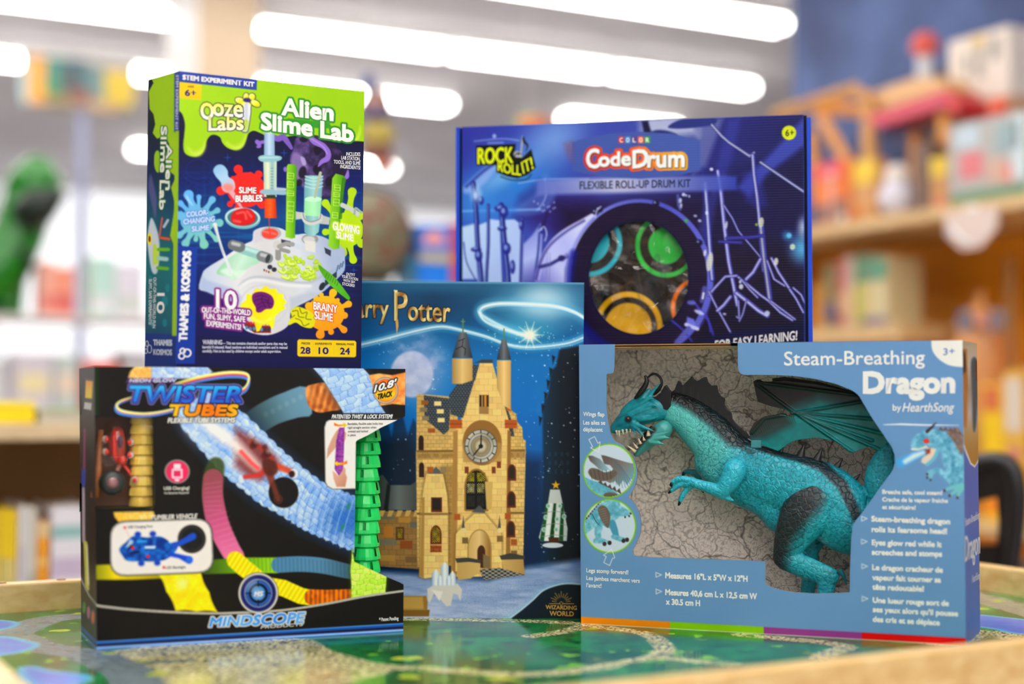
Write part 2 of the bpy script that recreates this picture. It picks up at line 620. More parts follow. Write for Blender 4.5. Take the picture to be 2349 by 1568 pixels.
# ------------------------------------------------------------------ the play table
TU = np.array([math.cos(math.radians(28.2)), math.sin(math.radians(28.2)), 0.0])     # along the table's front edge
TV = np.array([-TU[1], TU[0], 0.0])
U0, U1, V0, V1 = 0.233, 1.600, 1.074, 1.992       # inside of the rim
RIM, RIMH, RIMD = 0.024, 0.037, 0.075             # rim thickness, height above and depth below the top
def tp(u, v, z=0.0):
    return TU * u + TV * v + np.array([0, 0, TABLE_Z + z])
tbl = thing('play_table', 'low wooden play table with a printed green map top and raised pale rim', 'table', tuple(tp((U0 + U1) / 2, (V0 + V1) / 2) * (1, 1, 0)))
PINE = wood_mat('pale_pine', (222, 178, 108), (242, 206, 142), 5.0, (2, 14, 14), 0.35)
PINE_V = wood_mat('pale_pine_end', (218, 172, 102), (240, 204, 140), 5.0, (14, 2, 14), 0.35)
def bar(u0, u1, v0, v1, z0, z1, name, mat, bev=0.003):
    m = MB()
    c = [tp(u0, v0, z0), tp(u1, v0, z0), tp(u1, v1, z0), tp(u0, v1, z0), tp(u0, v0, z1), tp(u1, v0, z1), tp(u1, v1, z1), tp(u0, v1, z1)]
    m.add(c, [(0, 3, 2, 1), (4, 5, 6, 7), (0, 1, 5, 4), (1, 2, 6, 5), (2, 3, 7, 6), (3, 0, 4, 7)])
    return m.build(name, mat, tbl, bevel=bev)
bar(U0 - RIM, U1 + RIM, V0 - RIM, V0, -RIMD, RIMH, 'rim_rail', PINE)
bar(U0 - RIM, U1 + RIM, V1, V1 + RIM, -RIMD, RIMH, 'rim_rail', PINE)
bar(U0 - RIM, U0, V0 + 0.0005, V1 - 0.0005, -RIMD, RIMH, 'rim_rail', PINE_V)
bar(U1, U1 + RIM, V0 + 0.0005, V1 - 0.0005, -RIMD, RIMH, 'rim_rail', PINE_V)
for a in (0, 1):
    for b in (0, 1):
        u = U0 + 0.002 if a == 0 else U1 - 0.062
        v = V0 + 0.002 if b == 0 else V1 - 0.062
        bar(u, u + 0.06, v, v + 0.06, -TABLE_Z, -0.02, 'leg', PINE)
# pegs sunk into the back rail's top
for k in range(6):
    m = MB(); u = U0 + 0.085 + 0.075 * k + 0.01
    m.lathe([(0.006, RIMH + 0.0002), (0.006, RIMH + 0.0012)], 14, tp(u, V1 + RIM / 2))
    m.build('screw_plug', M((150, 104, 60), 0.5), tbl)

# the map: roads, cobbled paths, ponds and bushes printed under a glossy coat
nu, nv = 620, 430
uu, vv = np.meshgrid(np.linspace(U0, U1, nu + 1), np.linspace(V0, V1, nv + 1))
uf, vf = uu.ravel(), vv.ravel()
TP = TU[None] * uf[:, None] + TV[None] * vf[:, None] + np.array([0, 0, TABLE_Z])
X, Y = to_px(TP)
tm = Paint(X, Y)
g1 = fbm(uf * 18, vf * 18, 1); g2 = fbm(uf * 55, vf * 55, 2); g3 = noise2(uf * 140, vf * 140, 3)
def three(a, b, t):
    return np.array(a)[None] * (1 - t[:, None]) + np.array(b)[None] * t[:, None]
tm.C = three((6, 78, 40), (40, 136, 70), np.clip(g1 * 2.6 - 0.8 + (g3 - 0.5) * 0.4, 0, 1))
bush = np.clip((g2 - 0.54) * 9, 0, 1) * np.clip((g1 - 0.42) * 8, 0, 1)
tm.fill((22, 76, 44), bush * 0.95)
tm.fill((128, 182, 62), np.clip((g2 - 0.60) * 9, 0, 1) * np.clip((0.56 - g1) * 7, 0, 1))
tm.fill((120, 96, 56), np.clip((fbm(uf * 30, vf * 9, 8) - 0.62) * 9, 0, 1) * 0.45)
def px_uv(p):
    q = np.array([on_z(x, y, TABLE_Z) for x, y in p])
    return np.column_stack([q @ TU, q @ TV])
cd, cid = cells(uf * 130, vf * 130, 5)
peb = np.where((cd < 0.16)[:, None], np.array((96, 88, 58))[None], three((190, 188, 138), (236, 228, 184), cid))
mapP = Paint(uf, vf); mapP.C = tm.C
pebf = lambda idx: None
def path_cobble(pts, r, closed=False):
    m = Paint(uf, vf, (0, 0, 0)); q = px_uv(pts)
    m.line(q, r, (1, 1, 1), 0.003, smooth=True, closed=closed)
    k = m.C[:, :1] * (0.75 + 0.5 * (g2[:, None] > 0.35))
    k = np.clip(k, 0, 1); mapP.C[:] = mapP.C * (1 - k) + peb * k
def area_cobble(pts):
    m = Paint(uf, vf, (0, 0, 0)); m.blob(px_uv(pts), (1, 1, 1), 0.004)
    k = m.C[:, :1]; mapP.C[:] = mapP.C * (1 - k) + peb * k
def road(pts, r, col=(112, 124, 124)):
    m = Paint(uf, vf, (0, 0, 0)); m.line(px_uv(pts), r, (1, 1, 1), 0.002, smooth=True)
    k = m.C[:, :1]; c = np.array(col)[None] * (0.92 + 0.16 * g3[:, None]); mapP.C[:] = mapP.C * (1 - k) + c * k
def water(pts, col=(76, 116, 198)):
    m = Paint(uf, vf, (0, 0, 0)); m.blob(px_uv(pts), (1, 1, 1), 0.003, grow=0.008)
    k = m.C[:, :1]; mapP.C[:] = mapP.C * (1 - k) + np.array((96, 178, 214))[None] * k
    m = Paint(uf, vf, (0, 0, 0)); m.blob(px_uv(pts), (1, 1, 1), 0.004)
    k = m.C[:, :1]; c = three(col, (110, 150, 222), g1); mapP.C[:] = mapP.C * (1 - k) + c * k
area_cobble([(235, 1500), (340, 1480), (520, 1468), (700, 1464), (760, 1490), (860, 1520), (900, 1538), (820, 1562), (700, 1600), (420, 1600), (330, 1552), (280, 1522)])
m = Paint(uf, vf, (0, 0, 0)); m.poly(px_uv([(548, 1501), (575, 1488), (680, 1487), (760, 1500), (860, 1532), (780, 1545), (690, 1520), (590, 1520)]), (1, 1, 1), .003); mapP.C[:] = mapP.C * (1 - m.C[:, :1]) + tm.C * m.C[:, :1]
path_cobble([(520, 1472), (700, 1478), (740, 1500), (860, 1525), (980, 1533), (1080, 1540), (1180, 1546), (1300, 1540), (1400, 1526)], 0.012)
path_cobble([(700, 1560), (800, 1552), (880, 1535)], 0.010)
path_cobble([(930, 1419), (1080, 1421), (1220, 1424), (1330, 1430), (1400, 1440), (1480, 1452), (1510, 1470), (1525, 1490), (1500, 1505)], 0.012)
path_cobble([(1220, 1458), (1290, 1448), (1335, 1436)], 0.012)
path_cobble([(1300, 1540), (1400, 1524), (1500, 1508), (1600, 1516), (1680, 1522)], 0.010)
path_cobble([(1700, 1455), (1800, 1464), (1900, 1474), (1940, 1484), (1905, 1496), (1885, 1508)], 0.013)
path_cobble([(2150, 1470), (2250, 1452), (2349, 1462)], 0.028)
road([(20, 1455), (60, 1436), (110, 1420), (180, 1412), (300, 1400)], 0.026, (126, 136, 142))
road([(20, 1455), (90, 1482), (190, 1498), (250, 1520), (300, 1545), (330, 1600)], 0.026, (118, 130, 134))
road([(230, 1530), (330, 1520), (430, 1514)], 0.008)
road([(2180, 1352), (2349, 1398), (2420, 1420)], 0.030, (150, 146, 134))
water([(-60, 1422), (10, 1424), (30, 1430), (10, 1440), (-60, 1448)])
water([(-80, 1462), (0, 1460), (50, 1470), (75, 1478), (60, 1488), (20, 1498), (-30, 1500), (-90, 1490)])
water([(60, 1530), (110, 1540), (180, 1548), (190, 1560), (130, 1575), (70, 1560)], (86, 122, 196))
water([(2200, 1408), (2300, 1416), (2360, 1424), (2420, 1440), (2349, 1452), (2280, 1440), (2200, 1428)], (86, 104, 186))
for (x, y, r) in ((180, 1406, .012), (250, 1498, .010), (330, 1515, .012), (360, 1545, .014), (140, 1445, .012), (910, 1510, .012), (955, 1508, .010), (1150, 1555, .014), (940, 1552, .012), (2290, 1378, .012), (2255, 1396, .010)):
    q = px_uv([(x, y)])[0]
    k = np.clip((0.5 - (np.hypot(uf - q[0], vf - q[1]) - r * (1.6 * g2 - .1)) / 0.004), 0, 1)[:, None]
    mapP.C[:] = mapP.C * (1 - k) + three((150, 178, 60), (216, 206, 96), np.clip(g3 * 1.3 - .2, 0, 1)) * k
tm.C = mapP.C
class _G: pass
tm.P = TP
k = np.arange((nu + 1) * (nv + 1)).reshape(nv + 1, nu + 1)
tm.Q = np.stack([k[:-1, :-1], k[:-1, 1:], k[1:, 1:], k[1:, :-1]], -1).reshape(-1, 4)
MAPMAT = print_mat('glossy_printed_map', 0.14, 0.38)
Sheet.build(tm, 'printed_map_top', MAPMAT, tbl)
bar(U0 + 0.0005, U1 - 0.0005, V0 + 0.0005, V1 - 0.0005, -0.016, -0.0008, 'board', M((190, 160, 110), 0.6), 0)

# ------------------------------------------------------------------ where the five cartons stand
TABLE_N = np.array([0, 0, 1.0])
def upright(bl, br, z):
    """The vertical plane through two bottom corners, given as pixels on the level z."""
    a, b = on_z(*bl, z), on_z(*br, z)
    n = np.cross(b - a, (0, 0, 1.0))
    return a, b, n / np.linalg.norm(n)
def carton(root, face, depth, mat_cols, name='carton', skip=(), mat=None):
    """The card sides behind a front panel. mat_cols: colours for left, right, top, bottom, back."""
    tl, tr, br, bl = face.c
    d = getattr(face, 'dv', -face.n * depth)
    m = MB()
    quads = {'left': (tl, bl, bl + d, tl + d), 'right': (tr, tr + d, br + d, br), 'top': (tl, tl + d, tr + d, tr),
             'bottom': (bl, br, br + d, bl + d), 'back': (tl + d, bl + d, br + d, tr + d)}
    for k, q in quads.items():
        if k in skip: continue
        m.add(q, [(0, 1, 2, 3)], mat_cols[k] if isinstance(mat_cols, dict) else mat_cols)
    return m.build(name, mat or CARD, root, ink=True, fix=False)
def sided(face, side, depth, inset=0.0):
    """The Face of a carton's left or right wall."""
    tl, tr, br, bl = face.c
    d = getattr(face, 'dv', -face.n * depth)
    if side == 'left':
        c = [tl + d, tl, bl, bl + d]
        n = np.cross(tl - bl, d)
    else:
        c = [tr, tr + d, br + d, br]
        n = np.cross(d, tr - br)
    return Face(c[0], n, corners=c)
# ------------------------------------------------------------------ slime kit carton (stands on the black tube set)
Tp0, Tp1, Tn = upright((222, 1489), (925, 1448), TABLE_Z)
T_face = Face(Tp0, Tn, [(217, 841), (930, 845), (925, 1448), (222, 1489)])
T_TOP = float((T_face.c[0][2] + T_face.c[1][2]) / 2)
T_face.c[0][2] = T_face.c[1][2] = T_TOP
T_W = (T_face.c[1] - T_face.c[0]) / np.linalg.norm(T_face.c[1] - T_face.c[0])
T_DEPTH = 0.118
q_ = on_z(180, 1447, TABLE_Z) - T_face.c[3]; T_face.dv = np.array([q_[0], q_[1], 0.0]) * (T_DEPTH / np.linalg.norm(q_))
A_l = T_face(404, 860); A_l = A_l - T_face.n * 0.012
yaw = math.radians(29.5)
A_n = np.array([math.sin(yaw), -math.cos(yaw), 0])
A_face = Face(A_l, A_n, [(412, 163), (836, 210), (828, 836), (404, 834)])
for i in (2, 3):
    A_face.c[i][2] = T_TOP
A_root = thing('slime_kit_box', 'lime green and navy slime experiment kit carton standing on the black tube track carton', 'toy box', tuple((A_face.c[2] + A_face.c[3]) / 2))
A_D = 0.108
q_ = on_z(340, 184, float(A_face.c[0][2])) - A_face.c[0]; A_face.dv = np.array([q_[0], q_[1], 0.0])
sh = Sheet(A_face, 1.45, (18, 20, 62))
a1 = lambda s: S(s, 310, 140, 4.271)
a2 = lambda s: S(s, 310, 480, 4.238)
x, y = sh.X, sh.Y
sh.fill(ramp((0, 330), (0, 836), (24, 24, 56), (16, 30, 92), (8, 74, 128), (14, 44, 108), (22, 24, 84), (24, 22, 80), (20, 20, 70)))
sh.fill((20, 20, 62), np.clip((x - 770) / 60, 0, 1) * np.clip((y - 480) / 60, 0, 1) * 0.8)
sh.fill((0, 104, 156), np.clip((noise2(x / 160, y / 5, 4) - 0.62) * 4, 0, 1) * np.clip(1 - abs(y - 540) / 170, 0, 1) * 0.6)
sh.fill((0, 96, 150), np.clip((noise2(x / 6, y / 200, 9) - 0.66) * 3, 0, 1) * np.clip(1 - abs(y - 500) / 150, 0, 1) * 0.4)
# drips
GREEN = (158, 196, 28)
drip = a1("380,480 440,495 470,540 488,620 482,720 472,830 492,905 570,938 645,915 685,850 700,780 740,728 790,724 835,750 855,800 905,850 985,872 1050,845 1085,780 1110,710 1160,682 1215,700 1260,722 1330,760 1450,745 1700,720 1900,760 2260,790 2300,760 2300,0 380,0")
sh.poly(np.vstack([cr(drip[:27], 4, False), drip[27:]]), ramp((420, 170), (640, 340), (164, 204, 40), (148, 190, 20)), 1.0)
for s_, w in (("520,850 560,900 620,905 670,860 690,790", 7), ("900,800 950,840 1010,845 1060,800 1085,730", 6)):
    sh.line(a1(s_), np.array([1, w * .6, w, w * .6, 1]) * .9, (206, 222, 110), 5, 0.8, smooth=True)
sh.line(a1("2120,770 2170,760 2200,700 2205,640"), [1, 3.5, 2.5, .5], (206, 222, 110), 4, 0.8, smooth=True)
sh.poly(a1("425,95 1195,178 1190,285 425,203"), (52, 76, 152), 0.8)
sh.poly(a1("430,205 650,230 645,380 430,360"), (250, 194, 14), 1.0)
# faint blueprint saucer and stars
blu = (22, 62, 140)
for e in ((620, 1060, 120, 95, 0), (620, 1150, 150, 45, .25), (620, 1170, 120, 40, .25), (640, 1240, 60, 20, .2)):
    q = a1("%d,%d" % e[:2])[0]; sh.ell(q[0], q[1], e[2] / 4.271, e[3] / 4.271, blu, e[4], 0.9, 0.7, ring=0.5)
for s_ in ("620,1250 600,1360", "690,1260 700,1360", "650,1270 650,1330", "560,1190 500,1250"):
    sh.line(a1(s_), .5, blu, .8, .7)
for (cx, cy, r, t) in ((905, 945, 42, 1), (2165, 1290, 55, 1), (1460, 900, 40, 1), (2125, 590, 40, 2)):
    q = (a1 if t == 1 else a2)("%d,%d" % (cx, cy))[0]; r /= 4.25
    sh.poly([q + (0, -r), q + (r * .15, -r * .15), q + (r, 0), q + (r * .15, r * .15), q + (0, r), q + (-r * .15, r * .15), q + (-r, 0), q + (-r * .15, -r * .15)], (20, 84, 170), .8, .75)
# purple asteroid
ast = a1("1590,740 1750,725 1900,770 2030,900 2085,1040 2070,1180 1985,1290 1880,1345 1760,1330 1690,1260 1600,1180 1545,1090 1520,980 1550,860")
sh.blob(ast, lambda X, Y: three((40, 30, 58), (96, 76, 128), np.clip(fbm(X / 14, Y / 14, 3) * 1.7 - .45 - (X - 725) / 160, 0, 1)), 1.5)
sh.blob(a1("1530,920 1600,900 1660,960 1690,1050 1640,1150 1660,1240 1600,1180 1540,1080"), (142, 122, 172), 4, 0.85)
for (cx, cy, rx, ry) in ((1640, 1090, 38, 60), (1790, 870, 40, 50), (1785, 1060, 40, 45), (1610, 1190, 28, 36), (1650, 770, 40, 24), (1900, 1180, 40, 50)):
    q = a1("%d,%d" % (cx, cy))[0]; sh.ell(q[0], q[1], rx / 4.271, ry / 4.271, (24, 16, 34), 0.2, 2, .9)
sh.blob(a1("1620,940 1660,950 1675,1010 1640,1015"), (176, 160, 206), 1.5, .9)
LIL = (142, 112, 192)
sh.line(a1("1715,745 1760,790 1840,830 1890,890 1885,950 1830,985 1795,1030"), [5, 7, 6.5, 6, 6.5, 5, 1.5], LIL, 1.2, smooth=True)
sh.line(a1("1725,760 1790,800 1850,845 1880,910"), 1.2, (178, 152, 214), 1.4, .8, smooth=True)
sh.line(a1("1340,740 1400,760 1450,745 1490,790 1530,850"), [6, 7, 7, 6, 4], (124, 96, 176), 1.2, smooth=True)
sh.line(a1("1195,790 1220,830 1200,840"), [5, 4, 3], LIL, 1.2, smooth=True)
sh.line(a1("1220,800 1262,790"), [4, 4], LIL, 1.2)
sh.line(a1("2085,1075 2075,1130 2050,1145"), [2, 5, 2], LIL, 1.2, smooth=True)
sh.ell(*a1("1470,1060")[0], 4, 6, LIL)
# splats
def splat(cx, cy, r, arms, col, seed, soft=1.0):
    rs = random.Random(seed)
    sh.ell(cx, cy, r[0], r[1], col, 0, soft)
    for ax, ay, w in arms:
        sh.line([(cx, cy), (cx + (ax - cx) * .55, cy + (ay - cy) * .55), (cx + (ax - cx) * .8, cy + (ay - cy) * .8), (ax, ay)], [w * 2.2, w * 1.0, w * .75, w * 1.15], col, soft, smooth=True)
RED = (232, 48, 40)
cx, cy = a1("1090,1260")[0]
splat(cx, cy, (44, 40), [tuple(a1("%d,%d" % q)[0]) + (w,) for q, w in (((1010, 1060), 9), ((1130, 1110), 5), ((960, 1150), 5), ((840, 1270), 9), ((930, 1400), 6), ((1000, 1440), 6), ((1210, 1110), 8), ((1240, 1290), 9), ((1240, 1400), 9))], RED, 1)
LBL = ramp((420, 460), (480, 560), (110, 176, 232), (132, 196, 176))
cx, cy = a2("610,110")[0]
splat(cx, cy, (40, 30), [tuple(a2("%d,%d" % q)[0]) + (w,) for q, w in (((520, -140), 10), ((620, -120), 5), ((750, -95), 7), ((800, 10), 6), ((820, 130), 8), ((790, 290), 6), ((670, 340), 9), ((590, 290), 5), ((490, 330), 8), ((430, 250), 7), ((440, -60), 6), ((440, 60), 9))], LBL, 2)
sh.line(a2("500,-130 520,-90 560,-40"), [2, 3, 1], (176, 214, 240), 2, .8, smooth=True)
LIME = (172, 204, 10)
cx, cy = a2("2050,200")[0]
splat(cx, cy, (40, 40), [tuple(a2("%d,%d" % q)[0]) + (w,) for q, w in (((2110, -170), 9), ((1850, -60), 8), ((1850, 220), 7), ((2190, 60), 9), ((2200, 330), 9), ((2120, 490), 8), ((2020, 420), 9), ((1930, 330), 9))], LIME, 3)
ORG = ramp((690, 640), (720, 770), (250, 196, 20), (248, 152, 24))
cx, cy = a2("1850,1010")[0]
splat(cx, cy, (44, 40), [tuple(a2("%d,%d" % q)[0]) + (w,) for q, w in (((1810, 830), 5), ((1925, 810), 8), ((2075, 920), 7), ((1970, 880), 4), ((2035, 1030), 7), ((2030, 1170), 7), ((1905, 1190), 6), ((1800, 1215), 9), ((1690, 940), 8), ((1760, 860), 6))], ORG, 4)
# lab station
st = a2("622,770 650,640 690,575 860,470 960,400 1080,330 1140,300 1150,220 1200,185 1280,168 1400,178 1480,215 1560,245 1650,235 1790,255 1880,290 2030,380 2040,480 2035,590 1970,670 1840,790 1700,880 1560,950 1510,1010 1500,1110 1420,1180 1290,1222 1150,1205 1050,1150 1020,1000 960,905 830,860 700,800")
sh.poly(cr(st, 3), ramp((470, 640), (760, 600), (196, 206, 224), (226, 226, 228), (214, 212, 214), (216, 220, 226), (170, 182, 206)), 1.3)
sh.poly(a2("622,770 650,650 700,690 980,780 1040,860 1000,980 960,905 830,860"), (168, 182, 212), 4, .75)
sh.line(a2("990,770 1060,700 1160,660 1300,665 1500,700 1700,710 1830,640 1990,560"), 2.4, (176, 180, 190), 3, .8, smooth=True)
sh.line(a2("960,790 1040,735 1130,690 1250,690 1480,735 1700,745"), 3.4, (236, 236, 236), 3, .8, smooth=True)
sh.poly(a2("1830,640 2035,500 2035,590 1840,790"), (158, 178, 206), 3, .7)
sh.poly(a2("1500,860 1700,800 1800,830 1560,950 1510,1010"), (176, 184, 200), 5, .6)
sh.ell(*a2("1250,930")[0], 54, 46, (206, 206, 214), 0, 2, 1, ring=1.2)
sh.poly(a2("1060,1070 1190,1130 1320,1130 1320,1200 1160,1200 1060,1130"), (128, 36, 34), 1.2)
for k in range(7):
    q = a2("%d,%d" % (1085 + 36 * k, 1150 + 10 * (k > 0) + 6 * (k > 2)))[0]
    sh.ell(q[0], q[1], 3.2, 4.2, ((60, 140, 190), (40, 60, 90))[k > 4]); sh.ell(q[0] + 1, q[1] - 13, 3.4, 3.4, (196, 52, 44))
# little screens
for (cx_, cy_, w, h) in ((1310, 560, 24, 22), (1352, 585, 24, 22)):
    q = a2("%d,%d" % (cx_, cy_))[0]; sh.ell(q[0], q[1], w / 4.2, h / 4.2, (50, 48, 60))
for k, c in enumerate(((60, 60, 70), (200, 60, 50), (60, 60, 70), (210, 200, 60))):
    q = a2("%d,%d" % (1255 + 22 * k, 590 + 9 * k))[0]; sh.ell(q[0], q[1], 1.6, 2.6, c)
for s_ in ("1420,290 1510,310 1510,365 1420,340", "1840,370 1905,400 1900,455 1850,425"):
    sh.poly(a2(s_), (58, 62, 84))
sh.poly(a2("1520,310 1600,335 1600,390 1520,360"), (206, 216, 226))
for k in range(3): sh.line(a2("%d,%d %d,%d" % (1960 + 25 * k, 595 - 18 * k, 1975 + 25 * k, 545 - 18 * k)), 1.5, (90, 110, 140))
sh.poly(a2("1845,690 1960,600 1960,660 1845,750"), (44, 58, 66), 1.2)
sh.ell(*a2("1818,748")[0], 6, 10, (40, 48, 52), .5)
sh.ell(*a2("1318,232")[0], 24, 15, (180, 172, 176)); sh.ell(*a2("1310,236")[0], 19, 11.5, (222, 78, 62)); sh.line(a2("1250,215 1300,225 1370,240"), 2, (240, 146, 130), 2, .8)
sh.poly(a2("1150,210 1220,180 1240,300 1160,330"), (206, 200, 214), 3, .6)
sh.ell(*a2("1700,290")[0], 19, 12, (150, 150, 152)); sh.ell(*a2("1690,292")[0], 14, 8, (206, 206, 206), 0, 2)
sh.poly(a2("1645,300 1755,310 1750,420 1655,400"), (222, 220, 214), 2)
# green slime pool and spatula
sh.blob(a2("800,590 870,510 980,430 1100,400 1240,450 1200,520 1110,560 1040,620 960,690 880,650 800,630"), ramp((500, 590), (590, 640), (140, 196, 160), (206, 232, 214), (150, 206, 172)), 1.5)
sh.blob(a2("830,600 900,570 960,600 920,650"), (224, 240, 226), 3, .8)
sh.blob(a2("960,610 1030,590 1080,600 1000,670"), (224, 240, 226), 3, .7)
sh.line(a2("775,150 800,240 850,400 905,540 925,620"), [5, 3.2, 3, 3.6, 3.2], (224, 228, 230), 1.1, smooth=True)
sh.line(a2("765,160 800,270 860,430"), .8, (160, 172, 184), 1, .8)
# roller
sh.line(a2("990,370 1270,465"), 10.5, (150, 196, 190), 1.2); sh.line(a2("1030,365 1230,430"), 4, (206, 230, 226), 2, .8)
sh.line(a2("950,345 1020,365"), 12, (112, 116, 118), 1.2); sh.line(a2("950,330 1010,345"), 4, (196, 198, 200), 2, .9)
sh.line(a2("1230,455 1290,475"), 12, (128, 132, 134), 1.2); sh.line(a2("1230,440 1285,455"), 4, (200, 202, 204), 2, .9); sh.ell(*a2("1290,478")[0], 5, 10, (60, 64, 66), .3)
# tap
sh.line(a2("1390,370 1390,470"), 6.5, (150, 148, 146), 1.2); sh.line(a2("1385,345 1385,350"), 10.5, (206, 204, 200), 1.2)
sh.line(a2("1400,360 1470,330 1530,340"), 5, (160, 158, 156), 1.2); sh.line(a2("1420,390 1490,410"), 4.5, (150, 148, 146), 1.2)
# wormy slime
rs = random.Random(5)
for k in range(46):
    px_, py_ = rs.uniform(1430, 1800), rs.uniform(420, 660)
    if (px_ - 1620) ** 2 / 200 ** 2 + (py_ - 545) ** 2 / 130 ** 2 > 1: continue
    an = rs.uniform(0, 3.14); L = rs.uniform(35, 75)
    p_ = [(px_, py_), (px_ + L * .5 * math.cos(an), py_ + L * .4 * math.sin(an)), (px_ + L * math.cos(an + .8), py_ + L * .6 * math.sin(an + .8))]
    p_ = np.array(p_) / 4.238 + (310, 480)
    sh.line(p_ + (0, 1.2), 3.4, (146, 172, 50), 1.2, .8, smooth=True)
    sh.line(p_, 2.8, ((196, 220, 84), (216, 232, 120), (182, 210, 62))[k % 3], 1.2, smooth=True)
# tweezers
sh.poly(cr(a2("1785,540 1830,570 1950,670 2080,840 2085,870 2060,875 1900,740 1800,600"), 3), ramp((740, 615), (800, 680), (82, 150, 30), (104, 178, 48), (76, 160, 34)), 1.1)
for k in range(6): sh.line(a2("%d,%d %d,%d" % (1850 + 22 * k, 660 + 16 * k, 1866 + 22 * k, 618 + 16 * k)), .8, (54, 116, 20), .8)
# brain on yellow slime
sh.poly(a2("1020,930 1080,880 1085,820 1140,830 1170,770 1220,780 1270,740 1310,775 1370,770 1390,820 1440,820 1440,870 1475,900 1440,930 1465,960 1400,1000 1360,1040 1350,1130 1330,1160 1300,1120 1240,1120 1210,1180 1180,1190 1160,1100 1120,1060 1100,1000 1040,970"), ramp((560, 690), (640, 720), (250, 228, 10), (246, 214, 20), (250, 236, 30)), 1.2)
sh.line(a2("1110,1020 1180,1080 1260,1090 1340,1050"), 3, (252, 246, 130), 3, .8, smooth=True)
sh.blob(a2("1140,830 1190,802 1260,805 1325,840 1350,900 1330,960 1270,970 1220,1000 1180,995 1170,950 1140,890"), (108, 28, 112), 1.3)
for s_ in ("1170,850 1220,835 1280,850", "1160,890 1220,870 1300,890", "1190,930 1250,900 1330,920", "1240,840 1230,880 1260,930", "1300,860 1290,910 1310,950", "1190,970 1230,940 1270,945"):
    sh.line(a2(s_), 1.1, (64, 12, 66), 1.1, smooth=True)
# small yellow brain
sh.blob(a2("1500,1080 1520,1040 1515,985 1570,945 1640,960 1690,985 1740,1030 1750,1090 1720,1150 1660,1150 1610,1130 1560,1100 1495,1125"), (214, 210, 24), 1.2)
for s_ in ("1530,990 1580,985 1590,1040 1640,1050", "1600,960 1620,1010 1670,1000 1660,1060 1710,1070", "1560,1060 1610,1080 1640,1130 1690,1110", "1520,1050 1550,1030"):
    sh.line(a2(s_), 1.0, (120, 116, 10), 1, smooth=True)
# dropper and red goo dish
sh.line(a1("930,1260 1000,1370 1055,1450"), [6.5, 4, 1.8], (214, 168, 176), 1.2, smooth=True)
sh.blob(a1("765,1070 800,1020 860,1018 905,1070 915,1130 965,1170 980,1240 950,1280 890,1285 850,1250 840,1190 790,1130"), ramp((495, 385), (530, 435), (150, 190, 218), (176, 206, 230), (206, 190, 200)), 1.3)
sh.blob(a1("850,1230 900,1200 960,1220 955,1270 900,1280"), (226, 130, 120), 3, .8)
sh.ell(*a2("1045,90")[0], 41, 24, (120, 176, 180), 0.05, 1.2); sh.ell(*a2("1045,75")[0], 40, 22, (196, 216, 220), .05); sh.ell(*a2("1045,82")[0], 35, 19, (60, 120, 130), .05)
sh.blob(a2("930,80 960,20 1040,-10 1120,0 1165,50 1165,110 1100,150 1010,155 945,130"), (198, 30, 32), 1.4)
for s_ in ("990,40 1060,30 1080,90", "1090,20 1130,70", "960,110 1020,120"):
    sh.line(a2(s_), 2.4, (236, 120, 112), 2.4, .8, smooth=True)
# red ooze thread
sh.line(a2("1302,60 1304,180 1312,235"), [1.2, .9, 2], (220, 70, 52), .8)
# syringe
sh.poly(a1("1265,690 1365,690 1368,930 1262,930"), ramp((605, 0), (630, 0), (128, 160, 196), (196, 216, 230), (140, 172, 200)), 1.1)
sh.ell(*a1("1316,682")[0], 16, 7, (206, 216, 222)); sh.ell(*a1("1316,676")[0], 15, 5, (232, 236, 238))
sh.poly(a1("1255,930 1388,930 1385,1330 1262,1330"), ramp((605, 0), (634, 0), (186, 202, 180), (226, 232, 200), (150, 186, 186), (206, 222, 196)), 1.1)
for k in range(9): sh.line(a1("%d,%d %d,%d" % (1330, 1050 + 28 * k, 1352, 1050 + 28 * k)), .6, (96, 116, 120), .7, .8)
sh.blob(a1("1205,945 1260,920 1420,930 1430,965 1370,985 1240,985"), (146, 190, 196), 1.2)
sh.line(a1("1230,945 1400,945"), 1.6, (196, 222, 222), 2, .8)
sh.poly(a1("1285,1310 1375,1310 1372,1350 1290,1350"), (40, 60, 44), 1.2)
sh.poly(np.vstack([a1("1268,1345 1378,1345"), a2("1378,85 1258,85")]), ramp((605, 0), (634, 0), (206, 64, 22), (226, 104, 34), (190, 52, 18)), 1.1)
sh.blob(a1("1225,1270 1290,1255 1480,1275 1475,1310 1360,1305 1240,1300"), (150, 184, 198), 1.2)
sh.line(a1("1380,1250 1470,1258"), 3.5, (196, 206, 212), 1.4, .9)
